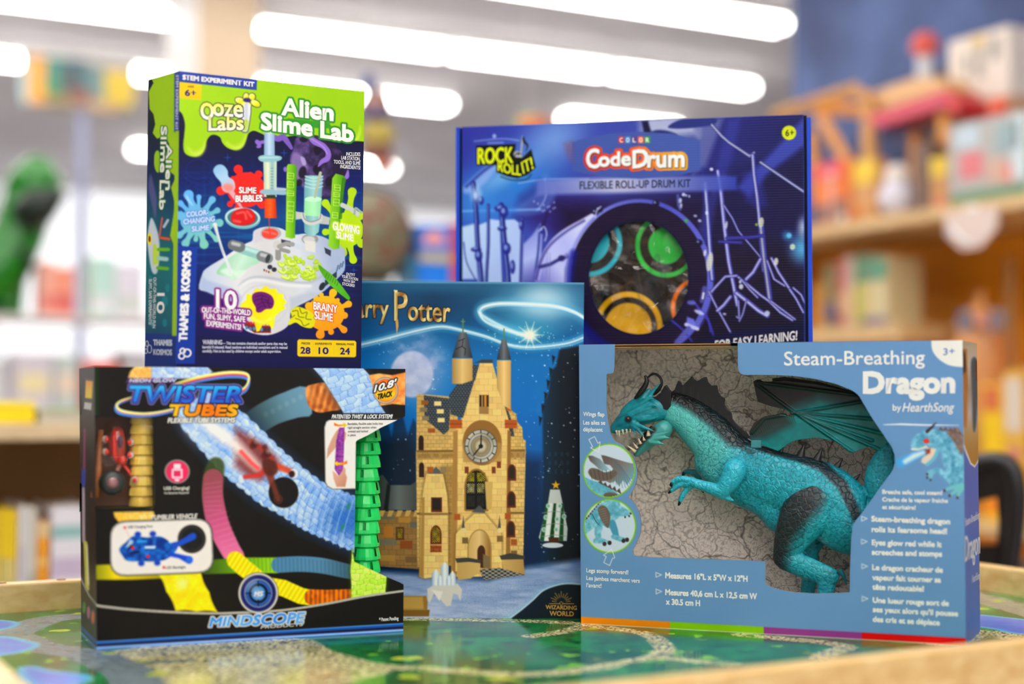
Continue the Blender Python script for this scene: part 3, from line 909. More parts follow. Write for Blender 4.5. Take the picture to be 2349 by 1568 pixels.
# green posts
GP = lambda x0, x1: ramp((x0, 0), (x1, 0), (150, 200, 60), (120, 180, 34), (72, 140, 20))
sh.poly(np.vstack([a1("1485,1030 1500,1008 1570,1012 1585,1040"), a2("1555,275 1520,285 1462,268")]), GP(654, 682), 1.1)
sh.poly(np.vstack([a1("1930,1150 1965,1102 2040,1120 2065,1150"), a2("2000,0 1985,380 1930,388 1878,360")]), GP(752, 790), 1.1)
sh.line(a1("2035,1150 2015,1400 2005,1540"), 1.6, (54, 110, 16), 1.1, .9); sh.line(a1("2052,1150 2032,1400 2020,1540"), 1.2, (54, 110, 16), 1.1, .9)
for (x0, y0, w, h, t) in ((1495, 1095, 60, 60, 1), (1495, 1180, 60, 60, 1), (1495, 1270, 60, 50, 1), (1495, 1375, 60, 90, 1), (1490, 1470, 60, 70, 1), (1955, 1210, 55, 60, 1), (1948, 1285, 55, 45, 1), (1945, 1350, 55, 70, 1), (1935, 1480, 50, 60, 1), (1480, 60, 55, 60, 2)):
    f_ = a1 if t == 1 else a2
    p_ = f_("%d,%d %d,%d %d,%d %d,%d" % (x0, y0, x0 + w, y0 + 6, x0 + w - 3, y0 + h, x0 - 3, y0 + h - 6))
    sh.line(p_, .55, (206, 226, 130), .7, .9, closed=True)
    sh.line((p_[0] + p_[3]) / 2 + np.array([[0, 0], [w / 4.3, 1]]), .5, (206, 226, 130), .7, .9)
# jar
sh.poly(np.vstack([a1("1668,1120 1840,1120 1832,1260"), a2("1800,100 1785,220 1740,260 1690,260 1645,220 1640,60"), a1("1655,1260")]), ramp((697, 0), (742, 0), (110, 160, 170), (160, 206, 200), (116, 166, 180)), 1.2)
for yy in (1135, 1165, 1200, 1235): sh.line(a1("1665,%d 1750,%d 1840,%d" % (yy - 8, yy + 12, yy - 8)), 1.1, (206, 224, 226), 1.1, .7, smooth=True)
sh.poly(np.vstack([a1("1660,1350 1740,1370 1828,1350"), a2("1798,70 1642,60")]), ramp((697, 0), (742, 0), (150, 214, 160), (176, 232, 184), (140, 206, 160)), 1.2)
sh.ell(*a1("1745,1352")[0], 19, 6, (196, 236, 204)); sh.line(a1("1815,1095 1760,1330"), [3.5, 2.6], (176, 184, 160), 1.1)
sh.poly(a2("1560,20 1630,30 1640,90 1560,100"), (196, 196, 190), 1.2)
sh.poly(a2("1800,50 1895,80 1885,150 1790,140"), (190, 190, 186), 1.2)
sh.line(a2("1632,50 1650,110 1710,135 1790,110 1805,60"), 4.5, (206, 206, 200), 1.3, smooth=True)
sh.line(a2("1632,40 1650,95 1710,120 1790,95 1805,50"), 1.2, (120, 124, 124), 1.2, .8, smooth=True)
sh.line(a1("2030,1410 2130,1460 2180,1500"), 5.5, (196, 200, 192), 1.2, smooth=True)
sh.line(a1("2150,1490 2160,1440 2215,1480"), 2.6, (160, 170, 158), 1.2, smooth=True)
# flower over the test tube in the logo
NV = (58, 44, 84)
tube = a1("1062,430 1132,440 1108,660 1085,695 1060,690 1045,660")
petals = ((1085, 350, 26, 38, .2), (1145, 350, 32, 34, -.2), (1030, 390, 52, 32, .35), (1180, 415, 50, 30, .5), (1090, 425, 50, 26, .1))
sh.poly(cr(tube, 3), NV, 1, grow=1.6)
for p_ in petals:
    q = a1("%d,%d" % p_[:2])[0]; sh.ell(q[0], q[1], p_[2] / 4.271 + 1.4, p_[3] / 4.271 + 1.4, NV, p_[4])
for p_ in petals:
    q = a1("%d,%d" % p_[:2])[0]; sh.ell(q[0], q[1], p_[2] / 4.271, p_[3] / 4.271, ramp(q - (4, 6), q + (4, 6), (240, 236, 140), (200, 206, 20)), p_[4])
sh.ell(*a1("1095,382")[0], 9, 5, (60, 44, 120), .1)
sh.poly(cr(tube, 3), ramp((556, 0), (574, 0), (236, 236, 240), (200, 206, 214), (240, 240, 240)), 1)
sh.poly(cr(a1("1058,600 1085,570 1112,590 1102,650 1082,685 1056,670"), 3), (176, 204, 60), 2, .8)
# lettering rims
ttl = write("Alien", a1("1440,522")[0], a1("1936,582")[0], 39, bold=2.7)
tt2 = write("Slime Lab", a1("1240,662")[0], a1("2132,788")[0], 38, bold=2.7)
sh.poly(a1("1500,560 1900,600 1930,660 1240,640"), (60, 140, 48), 2)
for t_ in (ttl, tt2): sh.around(t_, 4.2, (56, 136, 48), 1.0)
oz1 = write("O", a1("645,560")[0], a1("765,572")[0], 38, bold=1.8)
oz2 = write("oze", a1("765,530")[0], a1("1052,548")[0], 42, bold=1.6)
oz3 = write("Labs", a1("722,678")[0], a1("1058,668")[0], 33, bold=1.6)
for t_ in (oz1, oz2, oz3): sh.around(t_, 2.0, NV, 1.0)
ten = write("10", a2("790,950")[0], a2("985,970")[0], 43, bold=1.5)
PUR = (142, 52, 138)
o1 = write("OUT-OF-THiS-WORLD", a2("650,1000")[0], a2("1120,1030")[0], 12.5, bold=.5, arc=-1)
o2 = write("FUN, SLiMY, SAFE", a2("670,1060")[0], a2("1070,1095")[0], 13, bold=.5)
o3 = write("EXPERiMENTS!", a2("695,1130")[0], a2("1028,1170")[0], 13, bold=.5)
for t_ in (ten, o1, o2, o3): sh.around(t_, 4.0, PUR, 1.0)
sb1 = write("SLiME", a1("1020,1290")[0], a1("1185,1295")[0], 14, bold=.8); sb2 = write("BUBBLES", a1("985,1378")[0], a1("1245,1372")[0], 15, bold=.9)
cc = [write(s_, a2(p)[0], a2(q)[0], 12, bold=.6) for s_, p, q in (("COLOR-", "500,75", "710,50"), ("CHANGiNG", "470,145", "772,115"), ("SLiME", "552,215", "718,200"))]
gl = [write(s_, a2(p)[0], a2(q)[0], h, bold=.8) for s_, p, q, h in (("GLOWiNG", "1925,195", "2178,240", 18), ("SLiME", "1960,275", "2120,308", 15))]
br_ = [write(s_, a2(p)[0], a2(q)[0], 18, bold=.8) for s_, p, q in (("BRAiNY", "1735,970", "1965,1005"), ("SLiME", "1745,1060", "1920,1088"))]
for t_ in (sb1, sb2): sh.around(t_, 1.2, (150, 26, 30), 1.0)
for t_ in cc: sh.around(t_, 1.6, (84, 130, 206), 1.2)
for t_ in gl: sh.around(t_, 2.0, (210, 226, 70), 1.6)
for t_ in br_: sh.around(t_, 1.2, (206, 60, 40), 1.0)
sh.poly(a2("590,1230 1520,1250 1515,1440 580,1420"), (20, 20, 60), 3, .5)
sh.poly(a2("408,350 600,368 580,1500 390,1500"), (24, 62, 146), 1.0)
yb = a2("1592,1262 2135,1276 2150,1290 2148,1425 2132,1437 1592,1430 1577,1415 1578,1280")
sh.poly(yb, (250, 200, 20), .9)
for s_ in ("1735,1285 1732,1415", "1935,1290 1932,1420"): sh.line(a2(s_), .4, (226, 176, 10), .6)
for c_, r_ in (((475, 1400), 38), ((455, 1440), 26), ((515, 1408), 22)): pass
sh.build('front_panel', GLOSSY_CARD, A_root)
m = MB(); f_ = A_face
for t_ in (ttl, tt2): put(m, f_, t_, (248, 242, 232))
m.build('title_lettering', LETTER, A_root, ink=True, fix=False)
m = MB()
for t_, yy in ((oz1, 235), (oz2, 235), (oz3, 275)): put(m, f_, t_, ramp((0, yy), (0, yy + 30), (226, 226, 90), (250, 248, 236)) if t_ is not oz3 else ramp((0, 268), (0, 300), (222, 222, 90), (250, 248, 236)))
m.build('logo_lettering', LETTER, A_root, ink=True, fix=False)
m = MB()
put(m, f_, write("STEM EXPERIMENT KIT", a1("468,178")[0], a1("1166,250")[0], 10.5, bold=1.1), (236, 232, 230))
put(m, f_, ten, (252, 248, 244)); [put(m, f_, t_, (248, 244, 240)) for t_ in (o1, o2, o3, sb1, sb2, *gl, *br_)]
[put(m, f_, t_, (206, 222, 250)) for t_ in cc]
for s_, p, q, h in (("iNCLUDES", "2068,926", "2206,930", 8.6), ("LAB STATiON,", "2020,962", "2206,976", 8.6), ("TOOLS, AND SLiME", "1946,1002", "2206,1018", 8.6), ("iNGREDiENTS!", "2010,1048", "2206,1062", 8.6)):
    put(m, f_, write(s_, a1(p)[0], a1(q)[0], h, bold=.15), (244, 240, 236))
for s_, p, q, h in (("OUTFiT", "2052,640", "2138,650", 6.6), ("YOUR STATiON", "2008,660", "2166,695", 6.8), ("WiTH 50+", "2024,700", "2138,720", 6.6), ("STiCKERS!", "2014,735", "2134,755", 6.8)):
    put(m, f_, write(s_, a2(p)[0], a2(q)[0], h, bold=.12), (236, 234, 236))
m.build('caption_lettering', LETTER, A_root, ink=True, fix=False)
m = MB()
up_ = np.array([-1.0, 0.0])
put(m, f_, write("THAMES & KOSMOS", a2("500,1280")[0], a2("540,408")[0], 18, up=up_, bold=1.9), (240, 238, 240))
for cx_, cy_, r_ in ((505, 1395, 36), (462, 1375, 24), (452, 1425, 27)):
    q = a2("%d,%d" % (cx_, cy_))[0]
    o_ = ellp(q[0], q[1], r_ / 4.238 + 1.6, r_ / 4.238 + 1.6, 28); i_ = ellp(q[0], q[1], r_ / 4.238 - 1.6, r_ / 4.238 - 1.6, 28)
    P_ = np.vstack([f_.many(o_[:, 0], o_[:, 1], .0003), f_.many(i_[:, 0], i_[:, 1], .0003)])
    m.add(P_, [(k, (k + 1) % 28, 28 + (k + 1) % 28, 28 + k) for k in range(28)], (240, 238, 240))
m.build('maker_lettering', LETTER, A_root, ink=True, fix=False)
m = MB()
for s_, p, q, h, c_ in (("6+", "490,338", "598,340", 14, (66, 44, 110)), ("AGES", "515,255", "575,258", 4, (150, 100, 60))):
    put(m, f_, write(s_, a1(p)[0], a1(q)[0], h, bold=.8 if h > 8 else .2), c_)
for s_, p, q, h in (("28", "1610,1398", "1702,1402", 15), ("10", "1785,1402", "1878,1404", 15), ("24", "1995,1406", "2086,1408", 15)):
    put(m, f_, write(s_, a2(p)[0], a2(q)[0], h, bold=.8), (48, 34, 110))
for s_, p, q, h in (("PIECES", "1618,1310", "1700,1312", 4.6), ("EXPERIMENTS", "1752,1314", "1910,1316", 4.6), ("MANUAL PAGES", "1955,1317", "2128,1319", 4.6)):
    put(m, f_, write(s_, a2(p)[0], a2(q)[0], h, bold=.25), (110, 70, 60))
m.build('count_lettering', LETTER, A_root, ink=True, fix=False)
m = MB()
put(m, f_, write("WARNING", a2("658,1310")[0], a2("845,1312")[0], 10.5, bold=.4), (206, 206, 220))
for s_, p, q in (("— This set contains chemicals and/or parts that may be", "850,1312", "1475,1318"), ("harmful if misused. Read cautions on individual containers and in manual", "655,1350", "1480,1354"), ("carefully. Not to be used by children except under adult supervision.", "655,1388", "1418,1392")):
    put(m, f_, write(s_, a2(p)[0], a2(q)[0], 6.5, bold=.3), (196, 196, 212))
m.build('warning_lettering', LETTER, A_root, ink=True, fix=False)
# left wall
sf = sided(A_face, 'left', A_D)
ss = Sheet(sf, 1.5, (24, 26, 56))
sx = lambda s: S(s, 310, 140, 4.271)
X_, Y_ = ss.X, ss.Y
ss.fill(ramp((0, 160), (0, 830), (26, 28, 52), (30, 40, 44), (20, 40, 80), (16, 84, 104), (20, 110, 116), (20, 100, 110), (20, 60, 110)))
ss.poly([(330, 150), (420, 150), (414, 770), (395, 770), (398, 560), (390, 540), (402, 470), (392, 430), (404, 405), (385, 390), (378, 360), (388, 330), (378, 312), (360, 318), (350, 305), (356, 285), (352, 262), (343, 250), (341, 210), (352, 190)], (158, 196, 40), 1.2)
ss.blob([(360, 345), (366, 352), (366, 390), (360, 395), (354, 380), (354, 356)], (150, 190, 40), 1.2)
ss.poly([(400, 150), (416, 150), (412, 305), (399, 303)], (60, 82, 150), .8)
ss.poly([(320, 764), (410, 766), (410, 850), (320, 850)], (22, 58, 128), 1.0)
ss.poly([(395, 770), (410, 770), (414, 300), (402, 300)], (158, 196, 40), 1)
ss.blob([(338, 545), (346, 500), (358, 520), (366, 560), (362, 620), (350, 625), (342, 590)], (206, 214, 222), 2)
ss.ell(343, 548, 5, 14, (244, 220, 30)); ss.ell(343, 548, 2.4, 7, (90, 30, 60))
ss.blob([(352, 560), (362, 570), (364, 600), (352, 605)], (190, 214, 80), 2)
ss.line([(368, 545), (388, 548)], 3, (220, 90, 60), 1.4); ss.line([(364, 572), (386, 572)], 4, (110, 176, 40), 1.2); ss.line([(362, 614), (384, 616)], 4, (110, 176, 40), 1.2); ss.line([(364, 592), (382, 594)], 5, (170, 206, 200), 1.6)
ss.line([(366, 540), (372, 500)], 2, (214, 100, 90), 1.4); ss.line([(376, 520), (385, 505)], 3, (200, 206, 214), 1.4)
ss.blob([(345, 400), (352, 420), (360, 460), (356, 500), (348, 470), (340, 430)], (120, 104, 150), 3, .7)
for a_, b_, r_ in ((345, 640, 4), (378, 690, 7), (384, 660, 5), (350, 740, 6), (378, 740, 5)): ss.ell(a_, b_, r_, r_ * 1.8, (24, 130, 140), 0, 1.5)
ts = write("Slime Lab", (377, 285), (371, 470), 13, up=(-1, 0), bold=1.0)
ts2 = write("Alien", (396, 332), (391, 420), 13, up=(-1, 0), bold=1.0)
ts = write("Slime Lab", (370, 290), (366, 480), 13, up=(1, 0), bold=1.0); ts2 = write("Alien", (382, 330), (380, 435), 13, up=(1, 0), bold=1.0)
for t_ in (ts, ts2): ss.around(t_, 2, (48, 120, 48), 1)
ss.build('side_panel', GLOSSY_CARD, A_root)
m = MB()
for t_ in (ts, ts2): put(m, sf, t_, (240, 240, 230))
put(m, sf, write("STEM EXPERIMENT KIT", (404, 172), (402, 298), 6, up=(1, 0), bold=.2), (226, 226, 236))
put(m, sf, write("10", (361, 672), (360, 718), 17, up=(1, 0), bold=.8), (240, 240, 236))
put(m, sf, write("OUT-OF-THiS-WORLD FUN", (352, 636), (350, 752), 7, up=(1, 0), bold=.2), (220, 226, 226))
put(m, sf, write("SLiMY, SAFE EXPERiMENTS!", (342, 640), (341, 744), 7, up=(1, 0), bold=.2), (220, 226, 226))
put(m, sf, write("THAMES", (352, 791), (394, 792), 13, bold=1.1), (206, 216, 226)); put(m, sf, write("KOSMOS", (352, 813), (394, 814), 13, bold=.7), (206, 216, 226))
for cx_, cy_, r_ in ((343, 800, 6.5), (337, 788, 4.5), (335, 805, 4)):
    o_ = ellp(cx_, cy_, r_ * .7 + 1, r_ * 1.4 + 1, 24); i_ = ellp(cx_, cy_, r_ * .7 - .8, r_ * 1.4 - 1, 24)
    m.add(np.vstack([sf.many(o_[:, 0], o_[:, 1], .0003), sf.many(i_[:, 0], i_[:, 1], .0003)]), [(k, (k + 1) % 24, 24 + (k + 1) % 24, 24 + k) for k in range(24)], (206, 216, 226))
m.build('side_lettering', LETTER, A_root, ink=True, fix=False)
carton(A_root, A_face, A_D, {'right': (24, 24, 70), 'top': (150, 190, 40), 'bottom': (160, 196, 40), 'back': (24, 24, 70)}, skip=('left',))
# ------------------------------------------------------------------ black tube-track carton on the left
t3 = lambda s: S(s, 160, 810, 4.48)
t4 = lambda s: S(s, 540, 810, 4.481)
t5 = lambda s: S(s, 160, 1140, 4.355)
t6 = lambda s: S(s, 540, 1140, 4.355)
T_root = thing('tube_track_box', 'black tube racing track carton with an open side, lying under the slime kit carton', 'toy box', tuple((T_face.c[2] + T_face.c[3]) / 2))
keep = np.array([(200, 820), (940, 830), (933, 953), (924, 957), (875, 980), (843, 998), (821, 1008.6), (816.7, 1012), (814.5, 1160), (812.6, 1287), (884, 1321), (917, 1335), (926.5, 1340), (940, 1470), (222, 1510), (200, 1500)])
hole = np.array([(219, 956), (346, 957), (352, 962), (356, 1160), (350, 1163), (240, 1166), (219, 1163)])
sh = Sheet(T_face, 1.5, (27, 23, 20), keep=keep, hole=hole)
x, y = sh.X, sh.Y
n_ = fbm(x / 10, y / 10, 3)
sh.fill((30, 66, 20), np.clip(1 - abs(x - 222) / 8, 0, 1) * (y < 952) * .7)
BLUE1 = (158, 196, 236)
def blocks(col, hi, lo, ang, cw, ch, seed=1):
    """Glossy moulded segments: offset rows of little panes."""
    ca, sa = math.cos(ang), math.sin(ang)
    def f(X, Y):
        X = X + 9 * (noise2(X / 13, Y / 13, seed) - .5); Y = Y + 9 * (noise2(X / 13, Y / 13, seed + 3) - .5)
        a_ = (X * ca + Y * sa) / cw; b_ = (-X * sa + Y * ca) / ch
        r = np.floor(b_); a2_ = a_ + .5 * (r % 2)
        fa = a2_ - np.floor(a2_); fb = b_ - r
        rnd = _perm[(np.floor(a2_).astype(int) * 7 + seed) % 256, (r.astype(int) * 13 + seed) % 256]
        c = three(lo, hi, np.clip(.25 + .5 * rnd + .35 * (1 - fb) + .3 * (noise2(X / 7, Y / 7, seed) - .5), 0, 1))
        e = np.clip(np.minimum(fa, fb) * 9, 0.45, 1)[:, None]
        return c * e + np.array(col)[None] * (1 - e)
    return f
# top-left pieces and the dim tube
sh.poly(t3("600,250 620,190 680,120 840,100 850,260 760,280"), blocks((196, 120, 40), (252, 214, 140), (236, 150, 60), .8, 14, 12), 2)
sh.poly(t3("840,100 1380,110 1470,190 1400,240 1200,260 840,262"), blocks((90, 130, 190), (226, 236, 248), (128, 170, 224), .6, 16, 11), 2)
sh.poly(cr(np.array([(562, 950), (607, 919), (652, 899), (702, 887), (716, 948), (685, 957), (640, 971), (604, 992), (575, 1010), (560, 985)]), 3), ramp((560, 990), (715, 910), (28, 34, 30), (70, 96, 104), (104, 140, 158), (116, 156, 180)), 2)
for k in range(7): sh.ell(610 + 16 * k, 950 - 8 * k, 5, 6, (140, 166, 176), 0, 3, .15 + .09 * k)
sh.poly(cr(np.array([(702, 888), (722, 880), (745, 877), (762, 890), (776, 918), (782, 938), (760, 942), (732, 946), (712, 936), (703, 915)]), 3), lambda X, Y: three((158, 84, 34), (232, 160, 96), np.clip(.45 + .25 * np.sin((X * .97 + Y * .25) / 2.4) + (noise2(X / 9, Y / 9, 4) - .5) * .8 + (735 - X) / 160, 0, 1)), 1.5)
up2 = np.array([(716, 841), (735, 862), (748, 880), (762, 903), (776, 925), (788, 947), (884, 947), (870, 925), (862, 905), (856, 880), (846, 858), (830, 841)])
sh.poly(up2, (60, 90, 130), 10, .5, grow=4)
sh.poly(up2, blocks((92, 130, 190), (206, 226, 250), (128, 170, 226), -.38, 22, 15, 3), 1.4)
sh.poly([(846, 860), (870, 856), (900, 860), (932, 853), (934, 929), (900, 926), (873, 930), (862, 905)], lambda X, Y: three((206, 104, 40), (250, 190, 116), np.clip(fbm(X / 12, Y / 12, 6) * 1.4 - .1, 0, 1)), 1.6)
# the large glowing tube across the picture
UPE = [(478, 900), (553, 944), (596, 984), (636, 1024), (674, 1058), (714, 1089), (752, 1116), (790, 1129), (818, 1142)]
LOE = [(818, 1266), (792, 1255), (758, 1239), (724, 1225), (691, 1209), (668, 1193), (632, 1172), (595, 1152), (559, 1122), (521, 1093), (490, 1062), (450, 1015), (414, 972), (395, 940)]
big = np.array(UPE + LOE)
def scal(p, k, amp):
    out = []
    for a_, b_ in zip(p[:-1], p[1:]):
        a_, b_ = np.array(a_, float), np.array(b_, float); d = b_ - a_; nn = np.array([d[1], -d[0]]) / np.hypot(*d)
        for t in np.arange(k) / k:
            ph = (t * 2) % 1
            out.append(a_ + d * t + nn * amp * math.sin(math.pi * ph))
    out.append(np.array(p[-1], float)); return out
sh.poly(big, (44, 74, 124), 16, .55, grow=9)
bigs = np.array(scal(UPE, 8, 4) + scal(LOE, 8, 4))
sh.poly(bigs, blocks((70, 112, 188), (214, 230, 250), (96, 150, 226), .72, 20, 13, 8), 1.4)
sh.poly(bigs, (36, 96, 196), 2, .0)
sh.glow(800, 1190, 110, 90, (24, 84, 170), .75)
sh.glow(470, 960, 80, 90, (196, 214, 236), .6)
sh.line([(430, 985), (520, 1060), (610, 1130), (700, 1180)], 5, (236, 242, 252), 8, .55)
sh.line([(560, 960), (640, 1040), (720, 1105)], 4, (232, 240, 252), 7, .5)
for k in range(16):
    a_ = 690 + k * 8; sh.line([(a_, 1100 + k * 3.2), (a_ - 22 + k * .3, 1150 + k * 3.6), (a_ - 30, 1196 + k * 4)], 1.2, ((60, 110, 190), (190, 216, 244))[k % 2], 1.5, .5, smooth=True)
sh.ell(800, 1160, 4, 8, (40, 130, 90), .4, 2, .7); sh.ell(786, 1208, 3, 9, (40, 140, 80), .5, 2, .7)
# racer in the tube
sh.poly(t4("0,760 120,830 300,950 440,1080 470,1160 380,1230 250,1310 120,1260 0,1160"), (126, 48, 40), 10, .8)
sh.line([(490, 985), (540, 1020), (590, 1070)], [12, 13, 8], (250, 236, 232), 10, .95)
sh.line([(470, 968), (520, 1000)], [8, 10], (252, 250, 250), 8, .9)
for s_, w, c in (("170,900 300,1000 380,1080", 5, (168, 60, 44)), ("300,960 340,1040", 6, (90, 40, 34)), ("200,930 180,950", 8, (96, 40, 34)), ("320,1030 300,1050", 8, (90, 34, 30)), ("340,1200 380,1330 420,1500", 8, (120, 52, 36)), ("430,1160 560,1210 600,1240", 7, (206, 76, 44)), ("100,1270 250,1250 320,1180", 5, (206, 60, 50)), ("60,1010 160,1120 230,1180", 5, (232, 90, 90))):
    sh.line(t4(s_), w, c, 3, .9)
sh.blob(t4("280,1100 340,1080 420,1130 430,1220 360,1260 290,1210"), (84, 42, 32), 3, .9)
for q in ((195, 930), (320, 1030)): sh.ell(*t4("%d,%d" % q)[0], 6, 7, (74, 34, 30), 0, 3); sh.ell(*(t4("%d,%d" % q)[0] + (5, -6)), 6, 6, (206, 196, 196), 0, 4, .5)
sh.ell(*t4("600,1235")[0], 10, 11, (226, 230, 236), 0, 1.5); sh.ell(*t4("580,1240")[0], 7, 8, (58, 26, 24), 0, 2)
sh.ell(*t4("495,1430")[0], 34.5, 35.5, (30, 26, 26), 0, 1.5)
sh.line(t4("380,1330 440,1500"), 6, (120, 60, 40), 3, .8); sh.ell(*t4("440,1500")[0], 9, 9, (90, 48, 36), 0, 2, 1, ring=1.5)
# pink, yellow, green, blue and orange loop
def ribs(c1, c2, ang, p):
    ca, sa = math.cos(ang), math.sin(ang)
    return lambda X, Y: three(c1, c2, np.clip(.5 + .5 * np.sin((X * ca + Y * sa) * 2 * math.pi / p), 0, 1))
sh.line([(495, 1068), (490, 1092), (488, 1140), (500, 1200), (524, 1252), (540, 1278)], [20, 24, 24, 25, 23, 21], (62, 78, 40), 3, .9, smooth=True)
sh.line([(489, 1098), (488, 1140), (500, 1200), (524, 1252), (538, 1275)], [23, 24, 25, 23, 22], ramp((480, 1100), (540, 1280), (150, 82, 92), (196, 96, 136), (226, 128, 172)), 1.6, smooth=True)
for k in range(14): 
    a_ = np.array([(470, 1110 + 10 * k), (508, 1104 + 11 * k)]) if k < 7 else np.array([(476 + (k - 7) * 6, 1184 + 12 * (k - 7)), (522 + (k - 7) * 4, 1172 + 12 * (k - 7))])
    sh.line(a_, 1.0, (236, 160, 190), 1.5, .25)
sh.line([(220, 1312), (300, 1311), (370, 1308)], [17, 18, 18], ramp((205, 0), (380, 0), (110, 120, 10), (226, 204, 0), (196, 176, 0), (150, 140, 10)), 2)
sh.line([(470, 1300), (560, 1296), (632, 1296)], [16, 18, 18], ramp((470, 0), (632, 0), (64, 90, 24), (110, 160, 30), (150, 204, 40)), 1.6)
sh.line([(640, 1295), (690, 1293), (740, 1297), (790, 1308), (830, 1316)], [18, 18, 18, 17, 15], ramp((640, 0), (830, 0), (86, 134, 170), (92, 136, 168), (60, 86, 100)), 1.6, smooth=True)
for k in range(26): sh.line([(574 + 9 * k, 1280 + max(0, k - 12) * .9), (575 + 9 * k, 1310 + max(0, k - 12) * .9)], 1.1, (24, 40, 40), 1.4, .22)
yel = lambda X, Y: three((214, 190, 0), (252, 232, 10), np.clip(.6 + .4 * np.sin((X * .8 + Y * .5) / 1.5), 0, 1))
sh.line([(540, 1284), (560, 1302), (590, 1325)], [20, 20, 19], yel, 1.4)
sh.line([(600, 1340), (650, 1348), (690, 1366), (712, 1370)], [19, 19, 19, 18], yel, 1.4)
sh.line([(716, 1369), (750, 1370), (808, 1366)], [18, 18, 16], lambda X, Y: three((150, 70, 14), (236, 134, 26), np.clip(.55 + .35 * np.sin(X / 1.7) + (noise2(X / 8, Y / 8, 2) - .5) * .7, 0, 1)), 1.5)
sh.poly(scal([(360, 1312), (403, 1401), (500, 1404), (461, 1312)], 10, 3), lambda X, Y: three((236, 206, 0), (250, 236, 50), np.clip(fbm(X / 12, Y / 12, 3) * 1.6 - .3, 0, 1)), 2)
sh.glow(418, 1338, 26, 30, (252, 246, 170), .8, .6)
sh.poly([(360, 1312), (403, 1401), (500, 1404), (461, 1312)], (120, 110, 0), 8, .0)
lime = np.array([(808, 1262), (813, 1287), (887, 1321), (884, 1361), (806, 1376), (806, 1340), (804, 1310)])
sh.poly(lime, (70, 100, 20), 6, .6, grow=3)
sh.poly(lime, blocks((120, 180, 20), (226, 244, 130), (160, 214, 40), -.05, 17, 12, 5), 1.4)
sh.poly(t5("430,120 620,120 830,105 850,190 790,240 700,250 490,250 450,200"), blocks((226, 120, 20), (254, 226, 150), (250, 180, 50), -.3, 15, 12, 9), 2)
sh.poly([(222, 1163), (355, 1165), (355, 1172), (262, 1174), (222, 1168)], (24, 22, 18), 2)
# silver line, black foot, blue stripes
curve = [(200, 1380), (222, 1388), (260, 1393), (298, 1397), (390, 1403), (481, 1406), (540, 1405), (643, 1399.5), (747, 1384.5), (838, 1367), (930, 1354)]
cv = cr(np.array(curve), 4, False)
sh.poly(np.vstack([cv, [(940, 1480), (200, 1520)]]), (27, 23, 21), 1)
sh.line(cv, 2.6, (186, 182, 172), 1)
def stripe(p0, p1, w, c): sh.line([p0, p1], w, c, 1.2)
stripe((200, 1476.5), (940, 1431.5), 4.2, (28, 92, 176)); stripe((200, 1473.5), (940, 1428.5), 1.2, (96, 150, 206))
stripe((200, 1482), (940, 1439), 4, (40, 28, 46)); stripe((200, 1488), (940, 1444.5), 4.4, (70, 120, 206)); stripe((200, 1487), (940, 1443.5), 1.6, (176, 206, 244))
# swooshes and titles
for d_, c in ((0, (250, 220, 40)), (4, (222, 70, 140)), (8, (90, 150, 226)), (-3, (250, 246, 170))):
    sh.line(np.array([(396, 884), (450, 868), (515, 857), (560, 858), (571, 870), (560, 892), (520, 908)]) + (0, d_), [1, 2.2, 3, 3, 2.6, 1.8, .6], c, 1.2, .92, smooth=True)
    sh.line(np.array([(300, 912), (276, 921), (267, 932), (280, 944), (330, 950), (385, 942), (430, 926)]) + (-d_ * .3, d_ * .6), [.8, 1.8, 2.6, 3, 2.6, 2, .6], c, 1.2, .92, smooth=True)
sh.poly(t3("600,255 1100,258 1080,302 575,302"), (96, 72, 150), 2, .85)
tw = write("TWISTER", (291, 920.5), (552, 921.5), 37, shear=.25, bold=2.1)
tb = write("TUBES", (386, 952), (541, 952.5), 25, shear=.25, bold=2.3)
sh.around(tw, 5.2, (150, 150, 196), 1.2); sh.around(tw, 3.4, (52, 46, 130), 1.0)
sh.around(tb, 2.6, (44, 26, 12), 1.0)
fx = write("FLEXIBLE TUBE SYSTEMS", (385, 969), (538, 968), 11, shear=.2, bold=.5); sh.around(fx, 1.6, (90, 86, 80), 1, .8)
# round track badge
sh.ell(884, 895, 29.5, 30.5, (70, 66, 66), 0, 1); sh.ell(884, 895, 28.5, 29.5, (200, 196, 192), 0, 1.5); sh.ell(884, 895, 25.5, 26.5, (206, 90, 20)); sh.ell(884, 895, 24.5, 25.5, ramp((884, 870), (884, 922), (240, 110, 30), (250, 150, 30), (252, 200, 30), (248, 150, 30)))
b1 = write("10.8'", (858, 899), (905, 885), 17, shear=.28, bold=1.0); sh.around(b1, 2.4, (20, 14, 12))
b2 = write("TRACK", (865, 915.5), (899, 908), 12.5, shear=.15, bold=.9)
# round emblem
for r_, c in ((48, (84, 80, 78)), (46.5, (214, 212, 206)), (43, (112, 110, 116)), (41, (30, 36, 104)), (33, (150, 160, 186)), (31, (60, 92, 150)), (26, (36, 100, 176)), (23, (14, 20, 40)), (17, (60, 130, 206)), (15, (90, 140, 190))):
    sh.ell(592.5, 1360, r_ * .97, r_, c, 0, 1.2)
sh.ell(578, 1342, 10, 16, (200, 206, 214), .7, 8, .4); sh.glow(592, 1362, 15, 16, (196, 206, 222), .8)
for q in ((592.5, 1332, 592.5, 1344), (592.5, 1376, 592.5, 1388), (565, 1360, 577, 1360), (608, 1360, 620, 1360)): sh.line([q[:2], q[2:]], 1.4, (16, 22, 40), 1)
md = write("MINDSCOPE", (480, 1436.5), (694, 1427.5), 22, shear=.28, bold=1.6, flare=.14); sh.around(md, 2.4, (226, 226, 230), 1)
